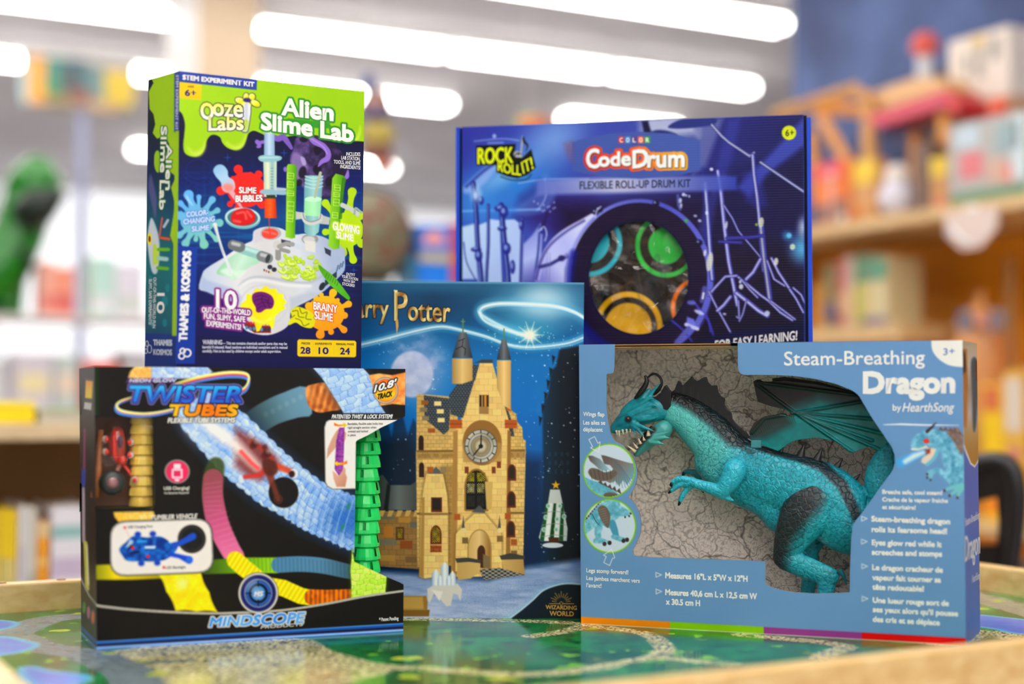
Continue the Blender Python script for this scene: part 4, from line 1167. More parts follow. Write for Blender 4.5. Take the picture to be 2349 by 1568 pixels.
# usb roundel
sh.ell(406.5, 1081, 29, 27.5, (150, 150, 144)); sh.ell(406.5, 1081, 26, 25, (206, 60, 100)); sh.ell(406.5, 1081, 24, 23, ramp((382, 1060), (430, 1104), (196, 60, 96), (236, 50, 104)))
for s_ in ("1070,1135 1140,1135 1140,1185 1070,1185", "1075,1290 1130,1290 1120,1315 1085,1315"): sh.poly(t3(s_), (250, 226, 232), 1.6)
sh.line(t3("1058,1195 1150,1195 1150,1275 1058,1275"), 2.0, (250, 226, 232), 1.6, closed=True)
# vehicle panel
def rrect(p, r):
    p = np.asarray(p, float); out = []
    for i in range(4):
        a_, b_, c_ = p[i - 1], p[i], p[(i + 1) % 4]
        u_ = (a_ - b_) / np.hypot(*(a_ - b_)); w_ = (c_ - b_) / np.hypot(*(c_ - b_))
        for t in np.linspace(0, 1, 6): out.append((b_ + u_ * r) * (1 - t) ** 2 + 2 * b_ * t * (1 - t) + (b_ + w_ * r) * t * t)
    return np.array(out)
pan = rrect([(256, 1199), (482, 1191), (488, 1309), (256, 1318)], 34)
sh.poly(pan, (60, 58, 56), 1.2, grow=4.4); sh.poly(pan, (190, 188, 182), 1.0, grow=2.6); sh.poly(pan, (96, 92, 90), 1.0, grow=.8); sh.poly(pan, (242, 233, 228), 1)
sh.ell(440, 1235.5, 32.5, 33, (52, 50, 48), 0, 1.6); sh.ell(440, 1236, 24, 25, (34, 33, 34), 0, 3)
VB = lambda X, Y: three((16, 52, 130), (40, 130, 214), np.clip(fbm(X / 9, Y / 9, 5) * 1.8 - .45, 0, 1))
sh.blob(t5("495,515 560,450 640,385 760,400 900,390 980,430 1000,455 1060,450 1080,490 1040,560 960,620 860,640 720,640 580,635 530,590"), VB, 1.6)
for q in ((680, 370), (830, 365), (715, 660), (875, 655)): sh.ell(*t5("%d,%d" % q)[0], 7.5, 6.5, (34, 74, 180), 0, 2)
sh.line(t5("1040,480 1120,450 1230,390"), [6, 6, 8], (40, 86, 190), 2); sh.line(t5("1010,570 1100,590 1190,625"), [5, 5, 8.5], (34, 80, 196), 2); sh.ell(*t5("1195,625")[0], 8, 8.5, (50, 110, 214), 0, 2)
sh.poly(t5("600,420 640,440 600,490 560,500"), (190, 206, 226), 2); sh.poly(t5("600,480 640,470 620,510 585,520"), (16, 20, 40), 2); sh.ell(*t5("630,505")[0], 4, 4, (220, 40, 50), 0, 1.6); sh.ell(*t5("780,590")[0], 4, 4, (206, 50, 70), 0, 1.6)
sh.poly(t5("750,490 860,485 850,510 750,512"), (226, 236, 246), 1.6); sh.poly(t5("670,430 770,430 770,450 670,450"), (60, 170, 226), 2); sh.ell(*t5("905,460")[0], 10, 12, (20, 56, 130), .3, 3); sh.line(t5("610,555 690,545"), 2.5, (12, 24, 60), 2)
for q in ((550, 302), (940, 700)): sh.ell(*t5("%d,%d" % q)[0], 3, 3, (236, 60, 66), 0, 1.2)
sh.line(t5("560,320 600,410"), .5, (240, 150, 150), 1, .7)
# twist panel
tp_ = np.array([(760, 962), (919, 962), (875, 982), (843, 999.5), (821, 1011), (815.5, 1014), (814.5, 1118.5), (764, 1119.5), (752, 1113), (748, 1104), (746, 980), (750, 968)])
sh.poly(tp_, (100, 98, 94), 1, grow=2.6); sh.poly(tp_, (190, 188, 184), 1, grow=1.6); sh.poly(tp_, (242, 235, 231), 1)
sh.line([(757, 961.3), (925, 961.3)], 1.4, (20, 18, 18), .9)
sh.poly(np.vstack([tp_[:2], [(925, 957), (925, 955.5), (761, 955)]]), (27, 23, 20), 1.0) if False else None
sh.poly(t4("940,1080 948,980 990,880 1035,800 1075,765 1075,860 1040,960 985,1020"), (206, 160, 138), 1.5)
sh.poly(t4("1110,790 1140,820 1130,880 1115,920 1100,860"), (206, 160, 138), 1.5)
sh.poly(t4("1068,762 1122,762 1108,1235 1065,1262 1020,1190 1036,900"), lambda X, Y: three((110, 40, 124), (176, 96, 186), np.clip(fbm(X / 5, Y / 4, 4) * 1.6 - .3, 0, 1)), 1.3)
sh.poly(t4("998,1205 1030,1230 1060,1262 1095,1210 1115,1165 1132,1190 1130,1230 1147,1275 1130,1372 1040,1372 1010,1290"), ramp((762, 1080), (795, 1110), (222, 180, 158), (196, 142, 120)), 1.5)
for s_, fl in (("1015,712 1060,732 1110,730 1112,712 1148,735 1118,765 1115,748 1060,752 1015,742", 0), ("1148,1100 1150,1135 1100,1148 1050,1145 1048,1160 1012,1128 1048,1106 1050,1122 1110,1120", 1)):
    sh.poly(t4(s_), ramp((768, 0), (796, 0), (250, 206, 10), (236, 120, 20)) if fl else ramp((768, 0), (796, 0), (226, 110, 20), (252, 206, 10)), 1)
pt = write("PATENTED TWIST & LOCK SYSTEM!", (761, 959.5), (899, 959), 9.5, shear=.22, bold=.4); sh.around(pt, 1.6, (20, 18, 18))
BLACKCARD = print_mat('black_printed_card', 0.38, 0.2)
sh.build('front_panel', BLACKCARD, T_root)
f_ = T_face
m = MB(); put(m, f_, tw, ramp((0, 884), (0, 922), (70, 190, 236), (40, 130, 206), (60, 70, 170), (50, 110, 200)))
m.build('title_lettering', LETTER, T_root, ink=True, fix=False)
m = MB(); put(m, f_, tb, ramp((386, 952), (541, 928), (252, 200, 30), (250, 150, 20), (246, 120, 20), (250, 180, 40)))
m.build('subtitle_lettering', LETTER, T_root, ink=True, fix=False)
m = MB(); put(m, f_, fx, (240, 238, 234)); put(m, f_, write("NEON GLOW", (297, 876), (403, 875.5), 7.5, shear=.3, bold=.4), (226, 222, 240))
put(m, f_, write("TUMBLER VEHICLE", (345, 1191.5), (451, 1188), 11, shear=.2, bold=.5), (232, 228, 222))
put(m, f_, pt, (246, 244, 240)); put(m, f_, b1, (250, 248, 244)); put(m, f_, b2, (30, 22, 12))
put(m, f_, write("USB Charging!", (376, 1123), (434, 1122), 7.5, bold=.4), (206, 204, 196)); put(m, f_, write("No Batteries Required!", (377, 1132.5), (433, 1131.5), 5, bold=.25), (190, 190, 182))
put(m, f_, write("USB Charging Port", (293, 1211), (350, 1209), 6, bold=.2), (96, 90, 90)); put(m, f_, write("LED Blacklight", (381, 1304), (426, 1302.5), 6, bold=.2), (96, 90, 90))
for k, s_ in enumerate(("Bendable, flexible tube locks into", "rigid straight section when", "twisted and locked", "in place.")):
    put(m, f_, write(s_, t4("1155,%d" % (735 + 39 * k))[0], t4("%d,%d" % ((1515, 1448, 1362, 1240)[k], 732 + 39 * k))[0], 5.4, bold=.15), (84, 80, 80))
put(m, f_, write("* Patent Pending", (870, 1424), (914, 1421), 8, bold=.3), (226, 224, 220))
m.build('caption_lettering', LETTER, T_root, ink=True, fix=False)
m = MB(); put(m, f_, md, ramp((480, 0), (694, 0), (60, 150, 220), (110, 180, 236), (60, 140, 216), (120, 180, 236))); put(m, f_, write("PRODUCTS", (598, 1441), (694, 1434.5), 6.5, shear=.3, bold=.4), (200, 198, 194))
put(m, f_, write("MS", (583, 1367), (602, 1366), 11, shear=.2, bold=.5), (222, 226, 232))
m.build('maker_lettering', LETTER, T_root, ink=True, fix=False)
# left wall with its labels; the bay on the right is open
sf = sided(T_face, 'left', T_DEPTH)
ss = Sheet(sf, 1.5, (30, 27, 25))
ss.poly([(195, 866), (214, 868), (212, 942), (192, 938)], (70, 66, 60), 1); ss.poly([(197, 872), (213, 874), (211, 914), (195, 912)], ramp((196, 872), (212, 912), (250, 150, 40), (240, 190, 40), (226, 206, 30)), 1)
ss.poly([(194, 922), (210, 924), (209, 940), (192, 937)], (206, 206, 200), 1)
ss.line([(194, 985), (193, 1080)], 3, (150, 60, 110), 2, .9); ss.line([(192, 1080), (191, 1110)], 5, (50, 80, 170), 2, .9)
ss.line([(191, 1120), (192, 1240)], 4, (206, 190, 200), 2, .9); ss.line([(196, 1245), (200, 1350)], 5, (220, 214, 90), 2, .95); ss.line([(199, 1250), (203, 1340)], 2, (240, 236, 200), 1.5, .9)
ss.line([(180, 1312), (190, 1336), (205, 1366), (222, 1388)], 2, (170, 168, 160), 1)
for k, c in enumerate(((90, 140, 206), (96, 160, 70), (206, 130, 160), (236, 130, 80))): ss.ell(183 + 10 * k, 1382 + 11 * k, 4, 13 + k, c, 0, 2, .9)
ss.line([(178, 1430), (222, 1474)], 3.6, (50, 100, 176), 1); ss.line([(178, 1444), (222, 1489)], 3.4, (100, 150, 214), 1)
ss.build('side_panel', BLACKCARD, T_root)
W_ = T_W; N_ = -T_face.n
def fpt(px, py): return T_face(px, py)
b_end = fpt(813, 1200)          # where the closed part ends
down = float(T_face.c[2][2])
def vwall(a_, b_, z0, z1):
    return [(a_[0], a_[1], z0), (b_[0], b_[1], z0), (b_[0], b_[1], z1), (a_[0], a_[1], z1)]
m = MB()
TL, TR, BR, BL = T_face.c
dv = T_face.dv
m.add([TL, TR, TR + dv, TL + dv], [(0, 1, 2, 3)], (34, 32, 32))                       # top
m.add([BL, BR, BR + dv, BL + dv], [(0, 1, 2, 3)], (24, 22, 22))                       # floor
e_ = b_end + N_ * 0.0; e2_ = b_end + dv
m.add(vwall(e_, e2_, down, T_TOP), [(0, 1, 2, 3)], (26, 24, 24))                      # end wall by the bay
m.add(vwall(BL + dv, e2_, down, T_TOP), [(0, 1, 2, 3)], (24, 22, 22))                 # back
rb = T_face(926.5, 1340)
m.add(vwall(BR, BR + dv, down, rb[2]), [(0, 1, 2, 3)], (26, 24, 24))                  # low end of the bay
m.add(vwall(e2_, BR + dv, down, rb[2]), [(0, 1, 2, 3)], (26, 24, 24))
rt = T_face(932, 950)
m.add(vwall(TR, TR + dv, rt[2], T_TOP), [(0, 1, 2, 3)], (26, 24, 24))
m.add(vwall(e2_, TR + dv, rt[2], T_TOP), [(0, 1, 2, 3)], (26, 24, 24))
m.build('carton', CARD, T_root, ink=True, fix=False)
# tray behind the little window
wl, wr = T_face(219, 1060), T_face(357, 1060)
wz0, wz1 = T_face(222, 1168)[2], T_face(222, 950)[2]
m = MB(); dt = N_ * 0.06
i0 = wl + W_ * .001
m.add(vwall(i0 + dt, wr + dt, wz0, wz1), [(0, 1, 2, 3)], (156, 108, 78))
m.add(vwall(wr, wr + dt, wz0, wz1), [(0, 1, 2, 3)], (30, 26, 24))
m.add([(i0[0], i0[1], wz0), (wr[0], wr[1], wz0), (wr[0] + dt[0], wr[1] + dt[1], wz0), (i0[0] + dt[0], i0[1] + dt[1], wz0)], [(0, 1, 2, 3)], (60, 58, 14))
m.build('window_tray', CARD, T_root, ink=True, fix=False)
m = MB(); lp = T_face.n * -0.0006
m.add([T_face(219, 955) + lp, T_face(356, 956) + lp, T_face(357, 1166) + lp, T_face(219, 1166) + lp], [(0, 1, 2, 3)])
m.build('window_film', film_mat('clear_window_film', (252, 251, 249), 0.5, 0.018), T_root, fix=False)
# side clips of the tray seen at the left edge
m = MB()
for yy0, yy1 in ((888, 951), (1110, 1176)):
    a_ = sf(193, (yy0 + yy1) / 2); z0, z1 = sf(193, yy1)[2], sf(193, yy0)[2]
    bk = BL + dv
    m.add(vwall(bk - W_ * .0005, bk - W_ * .0045 - N_ * .012, z0, z1), [(0, 1, 2, 3)], (22, 21, 21))
m.build('side_flap', CARD, T_root, ink=True, fix=False)

# green flexible tube standing in the open bay
def deep(face, px, py, d):
    return on_plane(px, py, face.p0 - face.n * d, face.n)[0]
gc = deep(T_face, 836, 1200, 0.05)
GRN = M((40, 232, 112), 0.22, 0.5, sss=0.5)
g_root = thing('flexible_track_tube', 'translucent green ribbed flexible tube standing in the open end of the black carton', 'toy tube', (gc[0], gc[1], down))
zt = T_face(830, 962)[2]; zb = down + 0.002
nring = 17; rh = (zt + 0.02 - zb) / nring
for k in range(nring):
    z0 = zb + k * rh
    m = MB(); n = 28; vs = []; rot = .35 * k
    prof = [(0.0152, z0 + rh * 1.02), (0.0168, z0 + rh * .90), (0.0188, z0 + rh * .32), (0.0190, z0 + rh * .06), (0.0176, z0 + .0003), (0.0150, z0 + rh * .1)]
    fs = []
    for r_, z_ in prof:
        for j in range(n):
            t = 2 * math.pi * j / n + rot
            w = 1.0 + .035 * (1 if (j % 7) < 3 else -1)
            vs.append((gc[0] + r_ * w * math.cos(t), gc[1] + r_ * w * math.sin(t), z_))
    for i in range(len(prof) - 1):
        for j in range(n):
            if 1 <= i <= 1 and j % 7 in (3, ): continue
            fs.append((i * n + j, i * n + (j + 1) % n, (i + 1) * n + (j + 1) % n, (i + 1) * n + j))
    m.add(vs, fs); m.build('ring', GRN, g_root, fix=False)
m = MB(); m.lathe([(0.0140, zb), (0.0140, zt + .018)], 20, (gc[0], gc[1], 0)); m.build('inner_sleeve', M((24, 190, 84), 0.35, 0.4), g_root, smooth=False)

# orange tube and red racer behind the small window
oc = deep(T_face, 326, 1060, 0.028)
ORT = M((255, 214, 92), 0.35, 0.5, sss=0.2)
o_root = thing('orange_track_tube', 'orange yellow ribbed tube piece upright behind the small window of the black carton', 'toy tube', (oc[0], oc[1], wz0))
hh = wz1 - wz0; nk = 9
for k in range(nk):
    z0 = wz0 + hh * k / nk; m = MB(); n = 20; vs = []; fs = []
    prof = [(0.0118, z0 + hh / nk * .98), (0.0134, z0 + hh / nk * .6), (0.0140, z0 + hh / nk * .1), (0.0120, z0 + .0002)]
    for r_, z_ in prof:
        for j in range(n):
            t = 2 * math.pi * j / n + .3 * k; w = 1 + .03 * (1 if j % 5 < 2 else -1)
            vs.append((oc[0] + r_ * w * math.cos(t), oc[1] + r_ * w * math.sin(t), z_))
    for i in range(3):
        for j in range(n): fs.append((i * n + j, i * n + (j + 1) % n, (i + 1) * n + (j + 1) % n, (i + 1) * n + j))
    m.add(vs, fs); m.build('ring', ORT, o_root, fix=False)
rc = deep(T_face, 268, 1060, 0.026)
r_root = thing('toy_racer', 'clear red toy racer with round white wheels behind the small window of the black carton', 'toy car', (rc[0], rc[1], wz0))
RP = lambda px, py, d=0.026: deep(T_face, px, py, d)
px1 = 1.62 / FPX
REDP = M((246, 40, 26), 0.18, 0.6, coat=0.5); CLR = M((196, 74, 62), 0.12, 0.6, coat=.6)
m = MB(); m.tube([RP(270, 978), RP(269, 990), RP(268, 1015), RP(270, 1045), RP(272, 1062)], np.array([8, 16, 21, 18, 8]) * px1, 16); m.build('body', CLR, r_root, smooth=True)
m = MB(); m.tube([RP(262, 985, .016), RP(262, 1010, .014), RP(263, 1045, .014), RP(270, 1060, .016)], np.array([3, 4.5, 5, 4]) * px1, 10); m.build('spine_bar', REDP, r_root, smooth=True)
m = MB(); m.ball(RP(281, 1056, .014), np.array([10, 10, 12]) * px1); m.build('motor_cap', M((222, 44, 18), .2, .6), r_root, smooth=True)
m = MB(); m.ball(RP(276, 1012, .012), np.array([6, 6, 16]) * px1); m.build('canopy', M((96, 60, 90), .1, .7), r_root, smooth=True)
for (a_, b_) in ((242, 1007), (242, 1036), (300, 1014), (300, 1043)):
    m = MB(); m.ball(RP(a_, b_, .018), np.array([8, 8, 8.5]) * px1, 16, 10); w = m.build('wheel', M((232, 206, 196), .25, .5), r_root, smooth=True)
    m = MB(); m.ball(RP(a_ + (3 if a_ < 270 else -3), b_, .0155), np.array([5.5, 5.5, 7]) * px1); m.build('hub', REDP, w, smooth=True)
m = MB(); m.tube([RP(274, 1062), RP(268, 1085), RP(258, 1105, .014)], np.array([6, 5, 5]) * px1, 10); m.build('tail_arm', M((226, 150, 130), .2, .6), r_root, smooth=True)
m = MB(); m.tube([RP(284, 1066), RP(298, 1085), RP(309, 1100)], np.array([5, 4, 4]) * px1, 10); m.build('side_arm', REDP, r_root, smooth=True)
m = MB(); m.ball(RP(310, 1101, .018), np.array([9, 9, 10]) * px1); w = m.build('wheel', M((240, 196, 180), .25, .5), r_root, smooth=True)
m = MB(); m.ball(RP(309, 1101, .0145), np.array([5, 5, 6]) * px1); m.build('hub', REDP, w, smooth=True)
Rm = np.column_stack([W_, np.array([0, 0, 1.0]), T_face.n])
m = MB(); m.lathe([(0, -.008), (.010, -.008), (.0135, -.005), (.0142, 0), (.0135, .005), (.010, .008), (0, .008)], 28, RP(257, 1106, .022), R=Rm); w = m.build('drive_wheel', M((38, 48, 46), .3, .5), r_root, smooth=True)
m = MB(); m.lathe([(0, .0082), (.0066, .0082), (.006, .0095), (0, .0098)], 18, RP(257, 1106, .022), R=Rm); m.build('hub', M((150, 96, 100), .2, .6), w, smooth=True)
m = MB(); m.tube([RP(232, 985, .03), RP(225, 1080, .03), RP(218, 1140, .03)], np.array([10, 14, 18]) * px1 * .6, 10); m.build('plastic_cradle', M((206, 124, 70), .25, .5), r_root, smooth=True)
# ------------------------------------------------------------------ tall night-sky building set carton in the middle
c1 = lambda s: S(s, 810, 620, 3.92)
c2 = lambda s: S(s, 810, 1000, 3.5636)
_, _, Cn = upright((925, 1416), (1331, 1418), TABLE_Z)
C_p = on_z(1331, 1418, TABLE_Z)
C_face = Face(C_p, Cn, [(795, 643), (1340, 648), (1331, 1418), (793, 1415)])
for i in (2, 3): C_face.c[i][2] = TABLE_Z
C_root = thing('building_set_box', 'tall dark blue carton picturing a tan clock tower under a starry night sky', 'toy box', tuple((C_face.c[2] + C_face.c[3]) / 2))
C_D = 0.07
sh = Sheet(C_face, 1.4, (10, 50, 90))
x, y = sh.X, sh.Y
sh.fill(ramp((0, 640), (0, 1418), (44, 92, 122), (18, 82, 124), (20, 114, 176), (18, 112, 182), (16, 102, 172), (14, 76, 138), (12, 44, 82), (14, 40, 72), (30, 62, 104)))
nz = fbm(x / 70, y / 90, 11, 5)
sh.fill((30, 120, 178), np.clip((nz - .5) * 3, 0, 1) * np.clip(1 - abs(y - 900) / 230, 0, 1) * .8)
sh.fill((8, 40, 66), np.clip((y - 660) / 20, 0, 1) * np.clip(1 - abs(x - 1000) / 150, 0, 1) * np.clip((760 - y) / 60, 0, 1) * .55)
sh.glow(960, 850, 110, 120, (150, 166, 206), .9); 
sh.fill((176, 186, 216), np.clip((fbm(x / 38, y / 30, 21) - .46) * 4, 0, 1) * np.clip(1 - np.hypot((x - 945) / 95, (y - 830) / 85), 0, 1) * 1.3)
sh.ell(945, 858, 49, 53, lambda X, Y: three((166, 178, 212), (214, 218, 236), np.clip(fbm(X / 22, Y / 22, 4) * 1.5 - .25, 0, 1)), 0, 3, .92)
sh.fill((100, 140, 200), np.clip((fbm(x / 45, y / 45, 31) - .5) * 4, 0, 1) * np.clip(1 - np.hypot((x - 1215) / 80, (y - 1000) / 120), 0, 1) * .9)
# dark spires far left and far right
for p_ in ([(856, 1140), (862, 1010), (872, 960), (880, 920), (888, 960), (898, 1000), (905, 960), (918, 930), (926, 960), (935, 1000), (948, 960), (960, 980), (960, 1140)],):
    sh.poly(p_, (14, 46, 74), 3, .8)
sh.poly([(825, 1020), (940, 1000), (960, 1040), (960, 1300), (825, 1300)], (10, 28, 44), 14, .75)
sh.poly([(1284, 800), (1345, 790), (1345, 1300), (1240, 1300), (1246, 1080), (1244, 930), (1258, 900), (1264, 850), (1275, 840)], ramp((1240, 0), (1330, 0), (26, 56, 76), (12, 24, 32), (10, 16, 22)), 3, .93)
for k in range(6): sh.poly([(1274 - 6 * k, 818 + 28 * k), (1266 - 6 * k, 814 + 28 * k), (1268 - 6 * k, 836 + 28 * k)], (16, 30, 40), 1.5)
sh.poly([(1150, 1040), (1250, 1050), (1250, 1320), (1200, 1320)], (12, 40, 70), 18, .8)
for r_ in range(3):
    for k in range(4): sh.poly([(1258 + 14 * k, 1036 + 20 * r_), (1264 + 14 * k, 1036 + 20 * r_), (1264 + 14 * k, 1046 + 20 * r_), (1258 + 14 * k, 1046 + 20 * r_)], (40, 66, 84), 1.5, .6)
# snowy ground
sh.poly([(780, 1330), (860, 1310), (980, 1318), (1120, 1330), (1210, 1300), (1345, 1280), (1345, 1430), (780, 1430)], lambda X, Y: three((96, 124, 172), (176, 190, 216), np.clip(fbm(X / 40, Y / 8, 6) * .9 + (Y - 1300) / 260, 0, 1)), 8)
sh.fill((84, 112, 164), np.clip(.12 - cells(x / 9, (y - 1200) / 4, 9)[0], 0, .12) * 6 * (y > 1330) * np.clip((x - 1010) / 60, 0, 1) * .5)
# the pale swirls and glow (the people in the photograph's picture are left out)
sh.glow(1245, 700, 160, 90, (120, 176, 206), .9); sh.glow(1245, 690, 90, 60, (206, 226, 232), .75)
sh.glow(1200, 760, 110, 50, (70, 160, 190), .8)
SW1 = c1("-40,690 80,665 300,612 600,535 800,505 1000,542 1200,595 1400,668 1600,690 1900,660 2080,600 2160,560")
SW2 = c1("1590,578 1480,560 1330,500 1200,430 1140,380 1170,330 1300,300 1500,300 1800,320 1980,370 2100,440")
SW3 = c1("1140,380 1180,450 1330,520 1600,600")
for q, w in ((SW1, 2.2), (SW2, 3.4), (SW3, 2.2)):
    sh.line(q, w * 3.2, (120, 196, 226), 9, .5, smooth=True); sh.line(q, w, (244, 250, 250), 2.2, .92, smooth=True)
    sh.line(q + (4, 5), .8, (206, 236, 244), 1.5, .7, smooth=True); sh.line(q + (-5, -4), .7, (206, 236, 244), 1.5, .6, smooth=True)
sh.glow(1216, 768, 26, 24, (250, 250, 230), 1.0)
for k in range(10):
    an = k * .628; sh.line([(1216, 768), (1216 + 32 * math.cos(an), 768 + 32 * math.sin(an))], [2, .3], (250, 250, 226), 1.6, .8)
rs = random.Random(3)
for k in range(330):
    a_, b_ = rs.uniform(795, 1336), rs.uniform(770, 1290); r_ = rs.choice((.6, .7, .9, 1.2, 1.9))
    sh.ell(a_, b_, r_, r_, (226, 240, 250), 0, .8, rs.uniform(.35, .95))
for k in range(60):
    a_ = rs.uniform(1110, 1330); sh.ell(a_, 775 + rs.gauss(0, 22), .9, .9, (240, 250, 250), 0, .8, .8)
# ---- plain tan castle with a clock
TAN, TAN_D, TAN_L = (226, 190, 122), (166, 126, 66), (240, 212, 150)
def brick(c=TAN, d=TAN_D, p=13, h=9, k=.22):
    def f(X, Y):
        r = np.floor(Y / h); a_ = X / p + .5 * (r % 2); e = np.minimum(np.minimum(a_ - np.floor(a_), 1 - a_ + np.floor(a_)) * p, np.minimum(Y / h - r, 1 - Y / h + r) * h)
        rnd = _perm[(np.floor(a_).astype(int) * 5) % 256, (r.astype(int) * 11) % 256]
        cc = three(np.array(c) * .93, np.array(c) * 1.04, rnd)
        return cc * (1 - k * np.clip(1 - e, 0, 1))[:, None]
    return f
SLATE = (72, 78, 84)
def shingle(X, Y):
    r = np.floor(Y / 5); a_ = X / 7 + .5 * (r % 2); d = np.hypot((a_ - np.floor(a_) - .5) * 1.4, (Y / 5 - r - .3))
    return three((44, 50, 56), (104, 112, 118), np.clip(1.1 - d * 1.5, 0, 1))
def arch(cx, y0, y1, w):
    t = np.linspace(0, 1, 8)
    l = np.column_stack([cx - w * (1 - t ** 1.6), y0 + w * 1.5 - (w * 1.5) * np.sin(t * math.pi / 2)])
    return np.vstack([[(cx - w, y1)], l, l[::-1] * (-1, 1) + (2 * cx, 0), [(cx + w, y1)]])
def lattice(poly, c1_=(206, 176, 40), c2_=(24, 24, 24), p=4.5):
    def f(X, Y):
        a_ = (X + Y) / p; b_ = (X - Y) / p
        e = np.minimum(abs(a_ - np.round(a_)), abs(b_ - np.round(b_))) * p
        return three(c2_, c1_, np.clip((e - .55) * 1.4, 0, 1))
    sh.poly(poly, f, .9)
# far left hall
sh.poly([(866, 1172), (966, 1172), (964, 1305), (866, 1298)], brick((150, 116, 70), TAN_D, 18, 12), 1.2)
for (a_, b_, w, h, c) in ((874, 1180, 30, 10, (110, 104, 92)), (914, 1186, 28, 12, (176, 130, 60)), (940, 1196, 20, 14, (104, 100, 92)), (870, 1236, 40, 14, (120, 112, 96)), (918, 1240, 28, 18, (136, 74, 36)), (872, 1272, 34, 14, (170, 132, 70)), (930, 1276, 26, 14, (118, 92, 60)), (880, 1206, 22, 26, (178, 120, 56))):
    sh.poly([(a_, b_), (a_ + w, b_), (a_ + w, b_ + h), (a_, b_ + h)], c, 1.2)
sh.poly([(866, 1092), (878, 1088), (894, 1112), (942, 1112), (956, 1102), (966, 1104), (964, 1170), (866, 1168)], ramp((866, 0), (964, 0), (52, 56, 58), (110, 114, 114), (66, 68, 66)), 1.2)
sh.poly([(888, 1108), (896, 1112), (890, 1170), (880, 1170)], (30, 34, 36), 2)
for k in range(5): sh.poly([(872 + 20 * k, 1170), (884 + 20 * k, 1170), (878 + 20 * k, 1184), (868 + 20 * k, 1184)], (196, 160, 96), 1)
sh.poly([(908, 1208), (927, 1208), (927, 1238), (908, 1238)], (96, 50, 26), 1); lattice([(911, 1211), (924, 1211), (924, 1235), (911, 1235)])
# main block and wings
sh.poly([(954, 1035), (1206, 1035), (1200, 1290), (958, 1300)], brick(), 1.2)
sh.poly([(956, 903), (1050, 910), (1050, 1036), (955, 1040)], brick((214, 178, 112)), 1.2)
sh.poly([(972, 906), (1034, 914), (1030, 986), (1018, 996), (974, 960)], shingle, 1.2)
for (a_, b_, c) in ((966, 918, (150, 94, 46)), (964, 934, (134, 118, 92)), (968, 954, (140, 124, 98)), (982, 982, (158, 86, 38)), (996, 920, TAN_L), (1002, 938, TAN_L), (1004, 958, TAN_L)):
    sh.poly([(a_, b_), (a_ + 16, b_), (a_ + 16, b_ + 10), (a_, b_ + 10)], c, 1)
sh.poly([(1150, 920), (1168, 918), (1172, 940), (1184, 948), (1186, 966), (1198, 980), (1200, 1006), (1206, 1010), (1206, 1040), (1150, 1040)], brick((216, 180, 112), TAN_D, 11, 8), 1.2)
sh.poly([(1150, 930), (1160, 926), (1174, 966), (1180, 1000), (1160, 1000)], shingle, 1.2)
for (a_, b_) in ((1154, 918), (1162, 932)): sh.poly([(a_, b_), (a_ + 11, b_), (a_ + 11, b_ + 10), (a_, b_ + 10)], (176, 92, 40), 1)
# shaded sides, courses
sh.poly([(1000, 1075), (1050, 1060), (1050, 1290), (1010, 1300)], (120, 84, 40), 7, .45)
for yy in (1032, 1175): sh.poly([(956, yy), (1204, yy - 2), (1204, yy + 3), (956, yy + 5)], (128, 98, 56), 1.2)
sh.poly([(956, 1038), (1204, 1036), (1204, 1050), (956, 1052)], (124, 90, 46), 3, .6)
for a_ in (985, 1005, 1176, 1190): sh.poly([(a_, 1037), (a_ + 10, 1037), (a_ + 8, 1053), (a_ + 4, 1053)], (176, 140, 84), 1)
# gabled centre
gab = [(1042, 1322), (1046, 985), (1058, 960), (1100, 832), (1130, 832), (1166, 960), (1168, 985), (1160, 1322)]
sh.poly(gab, brick((236, 200, 130), TAN_D, 20, 14, .12), 1.2)
sh.poly([(1034, 1322), (1040, 990), (1050, 985), (1048, 1322)], (170, 130, 74), 1.5)
sh.poly([(1160, 1322), (1164, 985), (1172, 990), (1170, 1318)], (150, 110, 58), 1.5)
sh.poly([(1034, 908), (1090, 872), (1098, 838), (1082, 835), (1030, 906)], shingle, 1.2); sh.poly([(1030, 908), (1100, 834), (1062, 958), (1034, 950)], shingle, 1.2)
for a_ in (1032, 1158): sh.poly([(a_, 962), (a_ + 28, 962), (a_ + 28, 982), (a_, 982)], (176, 92, 40), 1.2); sh.line([(a_, 972), (a_ + 28, 972)], .7, (112, 54, 22), .8)
sh.poly([(1099, 905), (1121, 905), (1121, 949), (1099, 949)], (160, 124, 78), 1); sh.poly([(1100, 906), (1104, 906), (1104, 932), (1100, 932)], (30, 26, 20), .8); sh.poly([(1108, 906), (1121, 906), (1121, 932), (1108, 932)], (56, 42, 26), .8); sh.poly([(1111, 906), (1116, 906), (1116, 932), (1111, 932)], (206, 138, 40), .8)
# two turrets
sh.poly([(1037, 880), (1037, 822), (1084, 822), (1084, 872), (1060, 880)], ramp((1037, 0), (1084, 0), (168, 132, 80), (226, 196, 134), (190, 152, 92)), 1.2)
sh.poly([(1037, 820), (1054, 762), (1070, 762), (1084, 820)], ramp((1037, 0), (1084, 0), (40, 42, 46), (112, 114, 118), (46, 48, 52)), 1.2)
for q in (((1046, 800), (1060, 794), (1062, 780)), ((1060, 794), (1068, 800), (1066, 814)), ((1052, 782), (1066, 776))): sh.line(q, .8, (22, 24, 26), .8)
sh.line([(1062, 762), (1062, 732)], 1.6, (96, 128, 96), 1); sh.line([(1058, 737), (1066, 737)], 1.2, (110, 140, 106), 1)
sh.poly([(1140, 890), (1140, 826), (1172, 826), (1172, 940), (1156, 930)], ramp((1140, 0), (1172, 0), (190, 152, 92), (236, 204, 140), (196, 156, 96)), 1.2)
